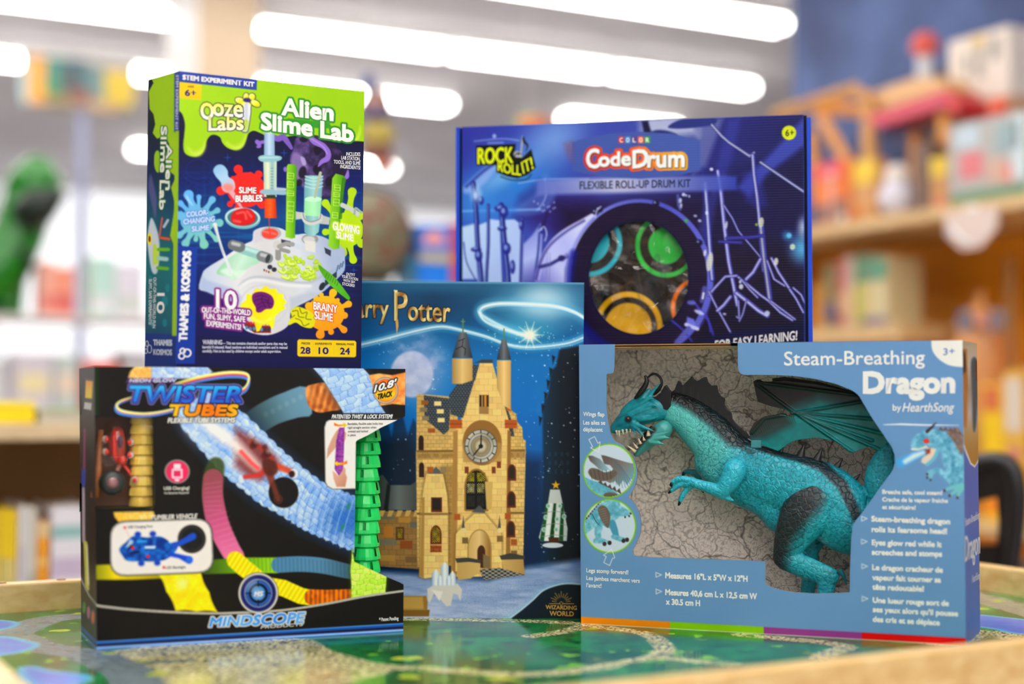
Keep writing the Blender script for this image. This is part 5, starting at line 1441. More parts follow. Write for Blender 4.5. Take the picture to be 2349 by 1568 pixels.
sh.poly([(1140, 824), (1151, 778), (1161, 778), (1172, 824)], ramp((1140, 0), (1172, 0), (40, 42, 46), (116, 118, 122), (50, 50, 56)), 1.2)
sh.line([(1156, 778), (1156, 754)], 1.4, (96, 128, 96), 1)
sh.poly([(1086, 832), (1106, 824), (1130, 824), (1130, 832)], (66, 68, 70), 1)
# clock
sh.ell(1106, 1015, 45, 52, (146, 106, 54)); sh.poly([(1061, 1015), (1151, 1015), (1150, 1060), (1062, 1060)], (176, 138, 84), 2, .8)
sh.ell(1103, 1023, 38, 39, (92, 88, 80)); sh.ell(1103, 1023, 36, 37, ramp((1075, 995), (1130, 1050), (206, 202, 190), (150, 146, 136), (214, 210, 200)))
sh.ell(1103, 1023, 29, 30, (110, 104, 92), 0, .8, 1, ring=.8); sh.ell(1103, 1023, 20, 21, (146, 124, 84), 0, 2, .8); sh.ell(1103, 1023, 22, 23, (90, 86, 76), 0, .8, 1, ring=.7); sh.ell(1103, 1023, 12, 13, (206, 200, 184), 0, 3, .8)
for k in range(12):
    an = k * math.pi / 6; sh.line([(1103 + 30 * math.sin(an), 1023 - 31 * math.cos(an)), (1103 + 35 * math.sin(an), 1023 - 36 * math.cos(an))], 1.2, (44, 40, 36), .8)
sh.line([(1103, 1023), (1104, 997)], [1.6, 1], (16, 16, 16), .9); sh.line([(1103, 1023), (1086, 1044)], [1.6, 1.2], (16, 16, 16), .9); sh.ell(1103, 1023, 5, 5, (30, 30, 30))
# big window, porch and door
big_w = arch(1093, 1078, 1168, 24); sh.poly(big_w, (150, 112, 60), 1.2, grow=4); sh.poly(big_w, (22, 22, 22), 1)
for (a_, b_, w, h, c) in ((1072, 1084, 17, 20, (206, 190, 40)), (1094, 1084, 19, 20, (206, 190, 40)), (1071, 1108, 18, 22, (216, 206, 150)), (1094, 1108, 17, 22, (206, 196, 120)), (1071, 1136, 18, 26, (60, 60, 54)), (1094, 1136, 17, 26, (56, 56, 50))):
    q_ = np.array([(a_, b_), (a_ + w, b_), (a_ + w, b_ + h), (a_, b_ + h)], float)
    lattice(q_ if b_ > 1100 else q_, c)
sh.line(arch(1093, 1078, 1168, 24)[1:-1], 1.2, (120, 84, 40), 1, .9)
for (a_, b_) in ((1066, 1070), (1128, 1070), (1140, 1058)): sh.poly([(a_, b_), (a_ + 9, b_), (a_ + 9, b_ + 15), (a_, b_ + 15)], (126, 66, 30), 1)
sh.poly([(1112, 1104), (1130, 1104), (1128, 1168), (1116, 1168)], (206, 170, 104), 1.2)
porch = [(1044, 1310), (1046, 1224), (1068, 1196), (1088, 1178), (1112, 1178), (1122, 1190), (1136, 1206), (1150, 1224), (1152, 1310)]
sh.poly(porch, (100, 70, 34), 4, .5, grow=3); sh.poly(porch, brick((238, 202, 132), TAN_D, 22, 15, .12), 1.2)
sh.poly([(1082, 1174), (1098, 1159), (1102, 1160), (1113, 1172), (1112, 1176)], (84, 86, 88), 1.2)
door = arch(1100, 1216, 1304, 25); sh.poly(door, (176, 138, 80), 1, grow=3); sh.poly(door, ramp((1076, 0), (1124, 0), (206, 170, 110), (226, 196, 140), (150, 110, 60)), 1)
sh.poly(arch(1104, 1250, 1302, 9), (74, 42, 26), 1); sh.poly([(1108, 1270), (1124, 1276), (1124, 1304), (1108, 1300)], (128, 110, 80), 1.2)
for a_ in (1063, 1146):
    sh.poly([(a_ - 4, 1211), (a_, 1182), (a_ + 3, 1211)], (84, 80, 74), 1); sh.ell(a_ + 1, 1216, 6, 6, (226, 206, 150), 0, 1.2)
# left bay and right windows
bay = [(962, 1322), (966, 1170), (970, 1130), (978, 1086), (1016, 1086), (1026, 1136), (1028, 1172), (1028, 1318), (975, 1326)]
sh.poly(bay, (90, 62, 28), 4, .5, grow=3); sh.poly(bay, brick((238, 202, 132), TAN_D, 18, 14, .12), 1.2); sh.poly([(962, 1322), (968, 1140), (974, 1140), (972, 1324)], (176, 136, 74), 1.5)
sh.poly([(982, 1086), (1000, 1070), (1016, 1086)], (96, 98, 100), 1)
sh.poly([(989, 1140), (1014, 1140), (1014, 1174), (989, 1174)], (100, 44, 26), 1); sh.poly([(992, 1143), (1011, 1143), (1011, 1169), (992, 1169)], (40, 34, 30), .8)
sh.poly([(963, 1176), (1028, 1176), (1028, 1181), (963, 1181)], (150, 116, 66), 1)
sh.poly(arch(1000, 1204, 1248, 13), (110, 48, 26), 1); lattice(arch(1000, 1208, 1244, 9)); sh.poly([(987, 1250), (1013, 1250), (1013, 1266), (987, 1266)], brick((160, 84, 40), (90, 40, 18), 13, 8, .4), 1)
for (a_, b_) in ((1174, 1064), (1173, 1126), (1172, 1194)):
    w_ = arch(a_, b_, b_ + 38, 10); sh.poly(w_, (104, 46, 26), 1); sh.poly(arch(a_, b_ + 4, b_ + 33, 6.5), (52, 42, 32), .8)
for (a_, b_) in ((966, 998), (967, 1060)): sh.poly(arch(a_, b_, b_ + 34, 6), (56, 34, 22), 1)
for (a_, b_, c) in ((980, 1070, (168, 96, 44)), (1010, 1070, (150, 128, 94)), (1158, 1176, (168, 92, 40)), (1042, 1178, (170, 92, 40)), (1172, 1236, (160, 92, 44)), (1172, 1262, (124, 96, 56)), (1060, 1232, (124, 100, 64)), (1140, 1228, (130, 104, 66))):
    sh.poly([(a_, b_), (a_ + 14, b_), (a_ + 14, b_ + 14), (a_, b_ + 14)], c, 1)
# parapets by the door
for p_ in ([(1048, 1286), (1102, 1284), (1102, 1310), (1080, 1326), (1050, 1330)], [(1148, 1278), (1200, 1276), (1204, 1318), (1160, 1312)]):
    sh.poly(p_, ramp((1048, 0), (1204, 0), (190, 156, 98), (220, 188, 124), (176, 140, 86)), 1.2)
sh.poly([(1044, 1280), (1072, 1278), (1104, 1284), (1102, 1291), (1076, 1288), (1048, 1290)], (70, 68, 64), 1); sh.poly([(1146, 1274), (1170, 1268), (1204, 1274), (1204, 1282), (1150, 1283)], (70, 68, 64), 1)
sh.poly([(1100, 1306), (1146, 1302), (1206, 1318), (1110, 1330)], lambda X, Y: three((60, 58, 56), (150, 146, 138), ((np.floor(X / 7) + np.floor(Y / 4)) % 2)), 1.2)
# tree, ice table
for w, c in ((30, (214, 218, 214)),):
    sh.poly([(1236, 1232), (1256, 1160), (1262, 1122), (1284, 1122), (1292, 1160), (1302, 1212), (1300, 1240), (1240, 1240)], (206, 210, 206), 1.2)
for k in range(5): sh.poly([(1252 + 9 * k, 1154), (1258 + 9 * k, 1154), (1262 + 11 * k - 14, 1240), (1252 + 11 * k - 14, 1240)], ((30, 84, 44), (232, 234, 230), (22, 70, 36), (226, 230, 226), (26, 80, 42))[k], 1)
for (a_, b_) in ((1258, 1160), (1284, 1160), (1252, 1186), (1278, 1190), (1294, 1184), (1248, 1214), (1276, 1214)): sh.ell(a_, b_, 5.5, 6, (206, 226, 218), 0, 1.5, .9); sh.ell(a_, b_, 3, 3.4, (120, 170, 150), 0, 1.4, .9)
for yy in (1172, 1200, 1226): sh.line([(1244, yy + 4), (1272, yy), (1298, yy + 3)], .9, (150, 160, 156), 1, .7)
sh.poly([(1258, 1232), (1282, 1232), (1282, 1248), (1260, 1248)], (78, 46, 28), 1); sh.ell(1268, 1250, 24, 6, (214, 220, 226))
st_ = []
for k in range(10):
    r_ = 10.5 if k % 2 == 0 else 4.4; st_.append((1275 + r_ * math.sin(k * math.pi / 5), 1112 - r_ * math.cos(k * math.pi / 5)))
sh.poly(st_, (236, 176, 40), 1)
sh.poly([(980, 1350), (1000, 1338), (1050, 1338), (1060, 1352), (1056, 1378), (1050, 1364), (1040, 1360), (1034, 1388), (1024, 1390), (1008, 1372), (996, 1360), (986, 1382), (982, 1378)], (214, 210, 202), 1.4)
sh.poly([(990, 1352), (1016, 1356), (1008, 1378)], (236, 232, 224), 1.5, .9)
for (a_, y0, w) in ((1000, 1304, 9), (1020, 1288, 9), (1038, 1308, 7), (1010, 1318, 6), (1030, 1318, 6)):
    sh.poly([(a_ - w, 1342), (a_ - w, y0 + 10), (a_, y0), (a_ + w, y0 + 10), (a_ + w, 1342)], ramp((a_ - w, 0), (a_ + w, 0), (168, 186, 206), (246, 248, 250), (190, 204, 218)), 1.2)
# tan card, dark corner with the line of light, maker's mark
sh.poly([(920, 1366), (978, 1366), (981, 1380), (980, 1398), (920, 1398)], (146, 112, 54), 1.2); sh.poly([(920, 1398), (986, 1398), (984, 1413), (920, 1413)], (120, 92, 40), 1.2); sh.poly([(920, 1368), (970, 1368), (972, 1396), (920, 1396)], (186, 156, 92), 2, .8)
cor = cr(np.array([(1160, 1425), (1196, 1398), (1222, 1376), (1246, 1354), (1276, 1342), (1304, 1338), (1345, 1341)]), 5, False)
sh.line(cor, 6, (140, 190, 214), 8, .6); sh.poly(np.vstack([cor, [(1345, 1430), (1160, 1430)]]), ramp((1200, 1350), (1330, 1418), (10, 34, 50), (8, 20, 28)), 1.4); sh.line(cor, 1.3, (224, 240, 246), 1.6, .9)
GOLD = (196, 158, 84)
for k in range(11):
    an = math.pi * (k + .5) / 11; r1 = 12; r2 = 24 if k % 2 else 19
    sh.line([(1287.5 - r1 * math.cos(an), 1381 - r1 * math.sin(an)), (1287.5 - r2 * 1.08 * math.cos(an), 1381 - r2 * 1.05 * math.sin(an))], .6, GOLD, .8)
sh.line([(1260, 1384), (1316, 1384)], .6, GOLD, .7); sh.ell(1287.5, 1383, 3.2, 3, (10, 28, 40), 0, .8); sh.ell(1287.5, 1383, 3.4, 3.2, GOLD, 0, .7, 1, ring=.6)
sh.poly([(790, 640), (1345, 640), (1345, 652), (790, 648)], (120, 170, 200), 2, .7)
sh.poly([(1330, 640), (1345, 640), (1345, 1430), (1322, 1430)], (14, 60, 92), 2, .0)
hp = [write("arry", c1("30,420")[0], c1("318,424")[0], 46, bold=.9), write("P", c1("372,450")[0], c1("488,448")[0], 69, bold=.6), write("otter", c1("495,448")[0], c1("872,462")[0], 50, bold=.9)]
spike = [c1("%d,%d" % q)[0] for q in ((380, 440), (404, 440), (408, 500), (392, 572), (386, 500))]
for t_ in hp: sh.around(t_, 1.6, (26, 20, 14), 1.0)
sh.build('front_panel', GLOSSY_CARD, C_root)
f_ = C_face; m = MB()
GF = lambda X, Y: three((120, 76, 22), (248, 226, 160), np.clip(.5 + .5 * np.sin((X * .9 + Y * .55) / 5.2), 0, 1))
for t_ in hp: put(m, f_, t_, GF)
puts(m, f_, spike, (206, 166, 84)); puts(m, f_, c1("365,175 400,178 398,200 372,196"), (246, 226, 170)); pass
m.build('title_lettering', LETTER, C_root, ink=True, fix=False)
m = MB()
put(m, f_, write("WIZARDING", (1252, 1396), (1323, 1398), 9.5, bold=.25), GOLD); put(m, f_, write("WORLD", (1261, 1411), (1316, 1412.5), 11, bold=.35), GOLD)
m.build('maker_lettering', LETTER, C_root, ink=True, fix=False)
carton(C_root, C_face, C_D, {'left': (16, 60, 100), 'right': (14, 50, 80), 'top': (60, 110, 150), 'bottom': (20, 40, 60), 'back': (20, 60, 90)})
# ------------------------------------------------------------------ blue roll-up drum carton at the back
d1 = lambda s: S(s, 1030, 240, 5.22)
d2 = lambda s: S(s, 1440, 240, 5.22)
d3 = lambda s: S(s, 1030, 520, 5.22)
d4 = lambda s: S(s, 1440, 520, 5.22)
D_zl, D_zr = 1.985, 1.897
Dl, Dr = at(1060, 500, D_zl), at(1848, 500, D_zr)
Dn = np.cross(Dr - Dl, (0, 0, 1.0)); Dn[2] = 0
D_face = Face(Dl, Dn, [(1060, 291), (1843, 262), (1848, 850), (1060, 862)])
D_BOT = TABLE_Z + 0.300
D_face.c[2][2] = D_face.c[3][2] = D_BOT
ztop = (D_face.c[0][2] + D_face.c[1][2]) / 2
D_root = thing('drum_kit_box', 'blue roll-up drum kit carton with a round window, standing behind the dragon carton', 'toy box', tuple((D_face.c[2] + D_face.c[3]) / 2))
D_D = 0.06
circ = ellp(1465, 636, 114, 130, 72)
sh = Sheet(D_face, 1.5, (50, 60, 150), hole=circ)
x, y = sh.X, sh.Y
sh.fill(ramp((1060, 300), (1850, 700), (66, 72, 170), (76, 96, 186), (78, 90, 176), (52, 56, 136), (40, 40, 104), (34, 32, 84)))
nz = fbm(x / 60, y / 60, 12)
sh.glow(1190, 420, 170, 130, (60, 140, 214), .95); sh.glow(1100, 470, 110, 110, (74, 160, 226), .8); sh.glow(1270, 320, 130, 90, (140, 180, 230), .75, -.5); sh.glow(1160, 400, 120, 40, (160, 206, 240), .6, -.5)
sh.poly([(1240, 425), (1350, 450), (1380, 470), (1300, 560), (1190, 500), (1200, 455)], (62, 44, 126), 22, .85)
sh.poly([(1280, 470), (1660, 440), (1700, 640), (1620, 800), (1380, 800), (1290, 560)], (44, 24, 66), 24, .85)
sh.poly([(1600, 430), (1860, 340), (1860, 800), (1600, 800)], (36, 30, 84), 30, .75)
sh.poly([(1580, 560), (1850, 560), (1850, 790), (1560, 790)], (40, 24, 52), 26, .75)
sh.fill((70, 40, 96), np.clip((noise2(x / 60, y / 3, 5) - .55) * 3, 0, 1) * np.clip(1 - np.hypot((x - 1640) / 220, (y - 560) / 220), 0, 1) * .6)
# beams of light on the right
for p_, c, a_ in (([(1670, 276), (1700, 268), (1680, 360), (1640, 480), (1625, 560), (1590, 560), (1640, 400)], (78, 86, 180), .5), ([(1850, 262), (1850, 330), (1760, 400), (1720, 450), (1690, 430), (1780, 340)], (86, 104, 200), .75), ([(1700, 400), (1740, 380), (1760, 470), (1740, 480), (1710, 460)], (66, 76, 176), .5), ([(1600, 275), (1660, 270), (1620, 380), (1590, 400)], (150, 160, 200), .55)):
    sh.poly(p_, c, 7, a_)
sh.glow(1840, 570, 50, 60, (110, 200, 236), .85); sh.glow(1845, 520, 26, 40, (206, 226, 240), .8); sh.glow(1805, 540, 20, 20, (90, 190, 226), .6)
sh.poly([(1470, 268), (1560, 262), (1600, 275), (1600, 310), (1520, 320), (1470, 300)], (206, 212, 226), 14, .8)
# tinted cymbals and toms
sh.poly(cr(np.array([(1532, 291), (1556, 276), (1600, 268), (1642, 272), (1636, 286), (1590, 293), (1552, 295)]), 4), (54, 66, 140), 2)
sh.poly([(1472, 278), (1486, 276), (1494, 305), (1478, 308)], (28, 30, 80), 3)
sh.poly(cr(np.array([(1480, 320), (1500, 300), (1530, 300), (1556, 312), (1540, 330)]), 4), (44, 52, 120), 3)
sh.line([(1088, 324), (1150, 318), (1190, 322)], 1, (176, 196, 236), 2, .8, smooth=True); sh.line([(1120, 328), (1154, 327)], 2, (150, 170, 226), 2, .8)
sh.ell(1134, 312, 4, 5, (190, 206, 240), 0, 2, .8)
sh.poly(cr(np.array([(1062, 432), (1080, 412), (1120, 378), (1150, 370), (1130, 400), (1100, 430), (1070, 444)]), 4), (170, 196, 240), 5, .7)
sh.line([(1070, 428), (1110, 392), (1140, 372)], 2.5, (40, 56, 150), 3, .8, smooth=True)
sh.line([(1190, 420), (1240, 412), (1290, 410), (1350, 410)], 1, (190, 206, 240), 2, .8, smooth=True)
sh.blob([(1250, 400), (1275, 440), (1255, 480), (1210, 495), (1180, 480), (1230, 440)], (110, 150, 220), 6, .5)
sh.line([(1250, 410), (1252, 450), (1236, 478)], 1, (200, 216, 244), 2, .7, smooth=True)
for k in range(14): sh.ell(1225 + (k * 37) % 50, 462 + (k * 23) % 26, 1.6, 2, (214, 224, 246), 0, 1.2, .7)
# pale drum shells bottom left
PALE = ramp((1060, 500), (1280, 640), (200, 224, 246), (186, 206, 240), (196, 206, 244))
sh.poly([(1060, 520), (1090, 512), (1096, 640), (1060, 640)], PALE, 3); sh.poly([(1098, 516), (1124, 506), (1128, 660), (1096, 660)], PALE, 2); sh.poly([(1122, 502), (1146, 505), (1152, 660), (1120, 660)], PALE, 2)
sh.poly([(1158, 504), (1180, 503), (1196, 515), (1200, 540), (1198, 660), (1160, 660)], PALE, 2); sh.poly([(1200, 560), (1220, 540), (1240, 512), (1244, 540), (1236, 660), (1198, 660)], ramp((1200, 540), (1240, 640), (150, 160, 220), (190, 200, 240), (110, 110, 190)), 3)
sh.line([(1062, 484), (1240, 480)], 2, (150, 196, 240), 2, .8); sh.line([(1100, 483), (1180, 481)], 5, (86, 150, 220), 4, .6)
for p_, w in (([(1086, 420), (1092, 480), (1096, 560), (1104, 640), (1110, 760)], 5.5), ([(1120, 470), (1120, 560), (1116, 640), (1116, 760)], 3.5), ([(1150, 470), (1154, 520), (1160, 580), (1166, 640), (1172, 760)], 6), ([(1198, 500), (1196, 560), (1194, 640), (1190, 760)], 3), ([(1238, 520), (1234, 580), (1226, 640), (1220, 760)], 2.4), ([(1064, 556), (1070, 600), (1090, 640)], 1.2)):
    sh.line(p_, w, (44, 50, 140), 1.6, .95, smooth=True); sh.line(np.array(p_) + (-w * .35, 0), w * .28, (150, 176, 230), 1.4, .8, smooth=True)
for (a_, b_, w, h) in ((1092, 452, 7, 16), (1104, 460, 6, 10), (1092, 572, 12, 6), (1098, 586, 9, 14), (1148, 478, 14, 8), (1156, 486, 10, 14), (1152, 524, 11, 6), (1162, 570, 10, 14), (1196, 516, 6, 12), (1244, 528, 6, 8), (1176, 612, 6, 16)):
    sh.ell(a_, b_, w, h, (52, 58, 150), 0, 2, .9); sh.ell(a_ - 2, b_ - 3, w * .45, h * .45, (160, 190, 240), 0, 2, .8)
sh.glow(1092, 446, 20, 30, (206, 232, 250), .8)
sh.line([(1245, 520), (1256, 488)], 4, (60, 40, 110), 2, .9); sh.line([(1236, 530), (1248, 520), (1254, 536), (1250, 552)], 1.3, (210, 220, 246), 1.4, .9, smooth=True)
# bass drum: shell, rim, dark hoop
sh.poly(cr(np.array([(1226, 646), (1232, 612), (1250, 570), (1280, 535), (1330, 505), (1370, 490), (1360, 560), (1330, 600), (1312, 640), (1306, 720), (1226, 760)]), 4), ramp((1230, 620), (1340, 540), (150, 150, 220), (206, 210, 246), (190, 196, 240), (214, 218, 248)), 2)
sh.line([(1230, 640), (1240, 600), (1262, 562), (1300, 530), (1340, 506)], 3, (104, 100, 170), 2, .9, smooth=True); sh.line([(1236, 640), (1246, 604), (1268, 568), (1304, 538)], 1.6, (196, 200, 244), 1.6, .9, smooth=True)
sh.line([(1238, 612), (1262, 606), (1284, 594), (1300, 588)], 4, (66, 64, 140), 2, .95); sh.ell(1288, 592, 8, 7, (60, 56, 124), 0, 2); sh.ell(1300, 585, 5, 6, (150, 150, 210), 0, 2, .8)
for s_ in ("1256,575 1253,640", "1262,580 1260,650", "1296,612 1294,660"): sh.line(S(s_), .6, (130, 136, 190), 1, .8)
an = np.linspace(math.radians(195), math.radians(395), 40)
sh.line(np.column_stack([1465 + 163 * np.cos(an), 640 + 178 * np.sin(an)]), np.linspace(3, 11, 40), ramp((1300, 0), (1640, 0), (170, 176, 232), (120, 124, 206), (96, 100, 196), (120, 124, 214)), 2)
sh.line(np.column_stack([1465 + 172 * np.cos(an[20:]), 640 + 186 * np.sin(an[20:])]), 1, (30, 24, 70), 1.5, .8)
an2 = np.linspace(math.radians(5), math.radians(70), 20)
sh.line(np.column_stack([1465 + 160 * np.cos(an2), 640 + 178 * np.sin(an2)]), np.linspace(11, 4, 20), (112, 116, 206), 2)
sh.ell(1465, 638, 156, 172, lambda X, Y: three((40, 22, 62), (58, 34, 84), np.clip(noise2(X / 90, Y / 2.6, 3) * .6 + (Y < 560) * .0, 0, 1)), 0, 2)
sh.line(np.column_stack([1465 + 156 * np.cos(an), 638 + 172 * np.sin(an)]), 1.2, (20, 14, 40), 1.4, .9)
sh.ell(1465, 636, 119, 135, (26, 20, 70), 0, 2)
ann = np.linspace(math.radians(95), math.radians(200), 30)
sh.line(np.column_stack([1465 + 158 * np.cos(ann), 640 + 172 * np.sin(ann)]), 9, (30, 36, 150), 6, .75)
for (a_, b_) in ((1375, 480), (1505, 466), (1604, 556), (1366, 486)): sh.ell(a_, b_, 8, 7, (30, 28, 70), .4, 2); sh.ell(a_ - 3, b_ - 2, 3, 2.5, (176, 180, 226), 0, 1.5, .8)
sh.line([(1365, 498), (1370, 480), (1378, 474)], 1.4, (206, 210, 240), 1.4, .9)
# stands on the right
def pole(p_, w, c=(112, 118, 186), hi=(222, 226, 232), soft=1.5, k=.42):
    p_ = np.array(p_, float); sh.line(p_, w + .8, (36, 32, 96), soft, .8); sh.line(p_, w, c, soft, .92); sh.line(p_ + (-w * .2, 0), w * k, hi, soft, .8)
pole([(1633, 286), (1656, 312), (1672, 326), (1720, 358), (1730, 350)], 3.2, (110, 116, 176)); pole([(1745, 372), (1780, 396), (1845, 440)], 3.2, (104, 110, 170))
pole([(1727, 356), (1730, 400), (1737, 450), (1741, 490), (1746, 560), (1752, 620)], 4, (96, 100, 190))
pole([(1746, 520), (1753, 590), (1760, 640), (1766, 686)], 6, (90, 90, 196), (206, 212, 170), k=.35)
pole([(1647, 392), (1654, 440), (1662, 520), (1672, 600), (1682, 650), (1692, 700)], 4.6, (104, 104, 206))
pole([(1660, 470), (1680, 500), (1694, 530), (1720, 560), (1745, 590)], 1.8, (96, 96, 200), soft=1.2)
pole([(1618, 420), (1622, 470), (1628, 560), (1634, 640)], 5, (84, 90, 190)); sh.line([(1612, 385), (1614, 470), (1618, 560)], 2, (60, 66, 160), 2, .7)
for p_, w in (([(1745, 594), (1728, 624), (1712, 640)], 4), ([(1770, 592), (1786, 624), (1810, 660), (1818, 672)], 3.2), ([(1760, 598), (1776, 640), (1800, 655)], 2.4), ([(1812, 664), (1826, 684), (1843, 716)], 2.8), ([(1820, 660), (1838, 676), (1846, 694)], 2.4),
              ([(1690, 632), (1720, 656), (1744, 676), (1764, 690), (1790, 716), (1818, 734)], 3), ([(1700, 640), (1720, 664), (1738, 682)], 2.2), ([(1768, 690), (1800, 714), (1824, 732)], 2.2), ([(1690, 632), (1664, 634), (1640, 660), (1626, 676)], 3), ([(1626, 668), (1644, 704), (1664, 740), (1676, 762)], 2.4), ([(1690, 672), (1716, 692), (1740, 712), (1760, 724)], 5), ([(1676, 680), (1660, 700), (1646, 712)], 4), ([(1694, 690), (1696, 730), (1690, 726)], 2), ([(1712, 690), (1704, 720), (1696, 736)], 1.8)):
    pole(p_, w, (110, 110, 206), (226, 224, 226), 1.3, .4)
pole([(1668, 546), (1720, 544), (1752, 540)], 3.5, (70, 66, 160), (90, 90, 190)); pole([(1650, 554), (1700, 556)], 3, (70, 66, 160), (90, 90, 190))
for (a_, b_, w, h, c) in ((1628, 600, 7, 22, (214, 216, 206)), (1617, 580, 3, 7, (226, 228, 232)), (1666, 516, 3, 9, (206, 210, 226)), (1746, 510, 6, 12, (206, 212, 190)), (1752, 400, 0, 0, 0), (1700, 657, 5, 6, (220, 226, 240)), (1698, 646, 3, 4, (220, 226, 240)), (1760, 718, 6, 6, (206, 214, 236)), (1780, 600, 5, 9, (220, 222, 214)), (1605, 506, 4, 3, (206, 214, 240)), (1632, 388, 4, 3.5, (230, 234, 244)), (1595, 495, 4, 2.5, (206, 214, 240)), (1735, 515, 3, 3, (170, 206, 60)), (1574, 506, 4, 4, (80, 190, 80)), (1818, 566, 6, 7, (206, 222, 200)), (1810, 540, 6, 6, (110, 196, 230)), (1662, 720, 4, 2.5, (206, 214, 236)), (1568, 446, 4, 4, (210, 220, 244)), (1560, 460, 4, 6, (210, 220, 244)), (1562, 472, 3, 6, (206, 214, 240)), (1574, 448, 2.5, 2.5, (206, 214, 240)), (1581, 450, 2, 3, (206, 214, 240)), (1621, 488, 3, 4, (226, 232, 244))):
    if c: sh.ell(a_, b_, w, h, c, .15, 1.6, .9)
sh.line([(1555, 448), (1556, 470), (1560, 480)], 3, (120, 130, 200), 2, .7)
for p_ in ([(1590, 690), (1626, 738), (1640, 785)], [(1540, 734), (1566, 756), (1590, 786)], [(1600, 706), (1622, 726), (1630, 760)]): sh.line(p_, 2.2, (84, 84, 206), 1.6, .85, smooth=True)
sh.ell(1586, 694, 10, 5, (120, 130, 206), .1, 2, .9); sh.ell(1604, 716, 12, 4.5, (206, 214, 244), .4, 2, .9); sh.poly([(1576, 726), (1592, 732), (1598, 752), (1574, 744)], (130, 136, 226), 2); sh.line([(1574, 744), (1600, 754)], 4, (206, 210, 250), 1.6); sh.line([(1580, 752), (1552, 784)], 5, (110, 112, 190), 2)
sh.line([(1616, 660), (1610, 690)], 5, (110, 112, 190), 2, .8); sh.line([(1614, 672), (1612, 684)], 2, (230, 230, 236), 1.4)
# bottom ribbon
sh.poly([(1560, 792), (1640, 768), (1740, 752), (1860, 736), (1860, 870), (1060, 880), (1060, 830), (1400, 820)], ramp((1560, 0), (1850, 0), (30, 26, 70), (26, 30, 86), (24, 26, 72)), 3, .95)
# title plate, white band, badges
sh.poly([(1230, 414), (1300, 410), (1440, 406), (1660, 402), (1690, 404), (1690, 436), (1640, 438), (1440, 442), (1260, 446), (1230, 450)], lambda X, Y: three((70, 90, 190), (206, 206, 226), np.clip(1.05 - abs(X - 1420) / 260, 0, 1)), 5, .85)
sh.poly([(1312, 326), (1330, 320), (1400, 306), (1466, 302), (1540, 306), (1606, 322), (1606, 390), (1560, 402), (1470, 410), (1390, 406), (1330, 396), (1312, 390)], (86, 108, 178), 1.4)
sh.poly([(1296, 330), (1312, 324), (1312, 370), (1300, 350)], (150, 96, 110), 8, .6)
for k, c in enumerate(((206, 64, 70), (70, 160, 214), (120, 84, 150), (240, 120, 66), (70, 176, 76))):
    a_ = 1418.5 + 15 * k; sh.poly([(a_, 313), (a_ + 13, 312.7), (a_ + 13, 328), (a_, 328.3)], c, .8)
CO = [write(s_, p, q, h, bold=b) for s_, p, q, h, b in (("C", (1346, 385), (1374, 384), 45, 1.8), ("ode", (1374, 381), (1446, 378), 33, 2.0), ("D", (1452, 385), (1486, 380), 42, 2.2), ("rum", (1486, 383), (1569, 382), 42, 2.2))]
OR = ramp((1340, 390), (1575, 345), (206, 66, 80), (236, 90, 50), (246, 110, 40), (250, 170, 30), (252, 190, 20))
for t_ in CO: sh.around(t_, 6.5, OR, 1.2)
for t_ in CO: sh.around(t_, 1.2, (70, 60, 60), 1, .8, 1, 1)
BK = (24, 28, 24)
sh.poly(d1("328,490 800,470 770,570 1040,750 960,820 870,860 780,870 680,850 565,800 580,715 328,725"), BK, 1); sh.poly(d1("328,490 800,472 772,720 328,725"), BK, 1); sh.poly(d1("565,715 700,650 870,640 985,530 1040,750 940,840 820,880 700,860 566,805"), BK, 1)
sh.line(d1("620,860 720,895 820,905 930,890 985,835"), 1.4, (40, 60, 70), 1.4, .8, smooth=True)
sh.line(d1("882,385 860,590"), 2.2, (176, 178, 186), .9); sh.line(d1("890,390 900,440 940,490 920,560"), [2, 3, 2, .6], (30, 40, 44), 1, .9, smooth=True); sh.ell(*d1("815,590")[0], 8, 7, (176, 178, 180), 0, 1); sh.ell(*d1("830,600")[0], 5, 5, (30, 34, 32), 0, 1); sh.poly(d1("790,585 875,590 872,635 785,630"), (120, 122, 122), 1, .9)
sh.ell(1810, 304.5, 16.5, 16.5, (212, 222, 30), 0, 1)
sh.poly([(1050, 285), (1860, 255), (1860, 262), (1050, 292)], (140, 150, 206), 1.5, .8)
sh.poly([(1842, 255), (1860, 255), (1860, 870), (1845, 870)], (70, 90, 190), 1, .7)
WAVECARD = print_mat('corrugated_printed_card', 0.42, 0.2, ('wave', 95.0, 0.25, 0.0006))
sh.C = 255 * np.clip(sh.C / 255, 0, 1) ** 1.22; g_ = sh.C.mean(1, keepdims=True); sh.C = g_ + (sh.C - g_) * .86
sh.build('front_panel', WAVECARD, D_root)
f_ = D_face
m = MB()
for t_ in CO: put(m, f_, t_, (246, 240, 236))
m.build('title_lettering', LETTER, D_root, ink=True, fix=False)
m = MB(); put(m, f_, write("FLEXIBLE ROLL-UP DRUM KIT", (1330, 433.5), (1584, 428.5), 18.5, bold=.5), (28, 44, 62))
for k, ch in enumerate("COLOR"): put(m, f_, write(ch, (1421.5 + 15 * k, 326), (1428.5 + 15 * k, 325.8), 10.5, bold=.3), (244, 236, 232))
put(m, f_, write("6+", (1802, 312), (1821, 311), 15, bold=.4), (40, 50, 20))
put(m, f_, write("FOR EASY LEARNING!", (1640, 802), (1828, 779), 22, bold=.6, up=(0.03, -1)), (236, 232, 230))
m.build('caption_lettering', LETTER, D_root, ink=True, fix=False)
m = MB(); YG = (206, 218, 40)
put(m, f_, write("ROCK", d1("345,705")[0], d1("765,692")[0], 37, bold=1.5), YG)
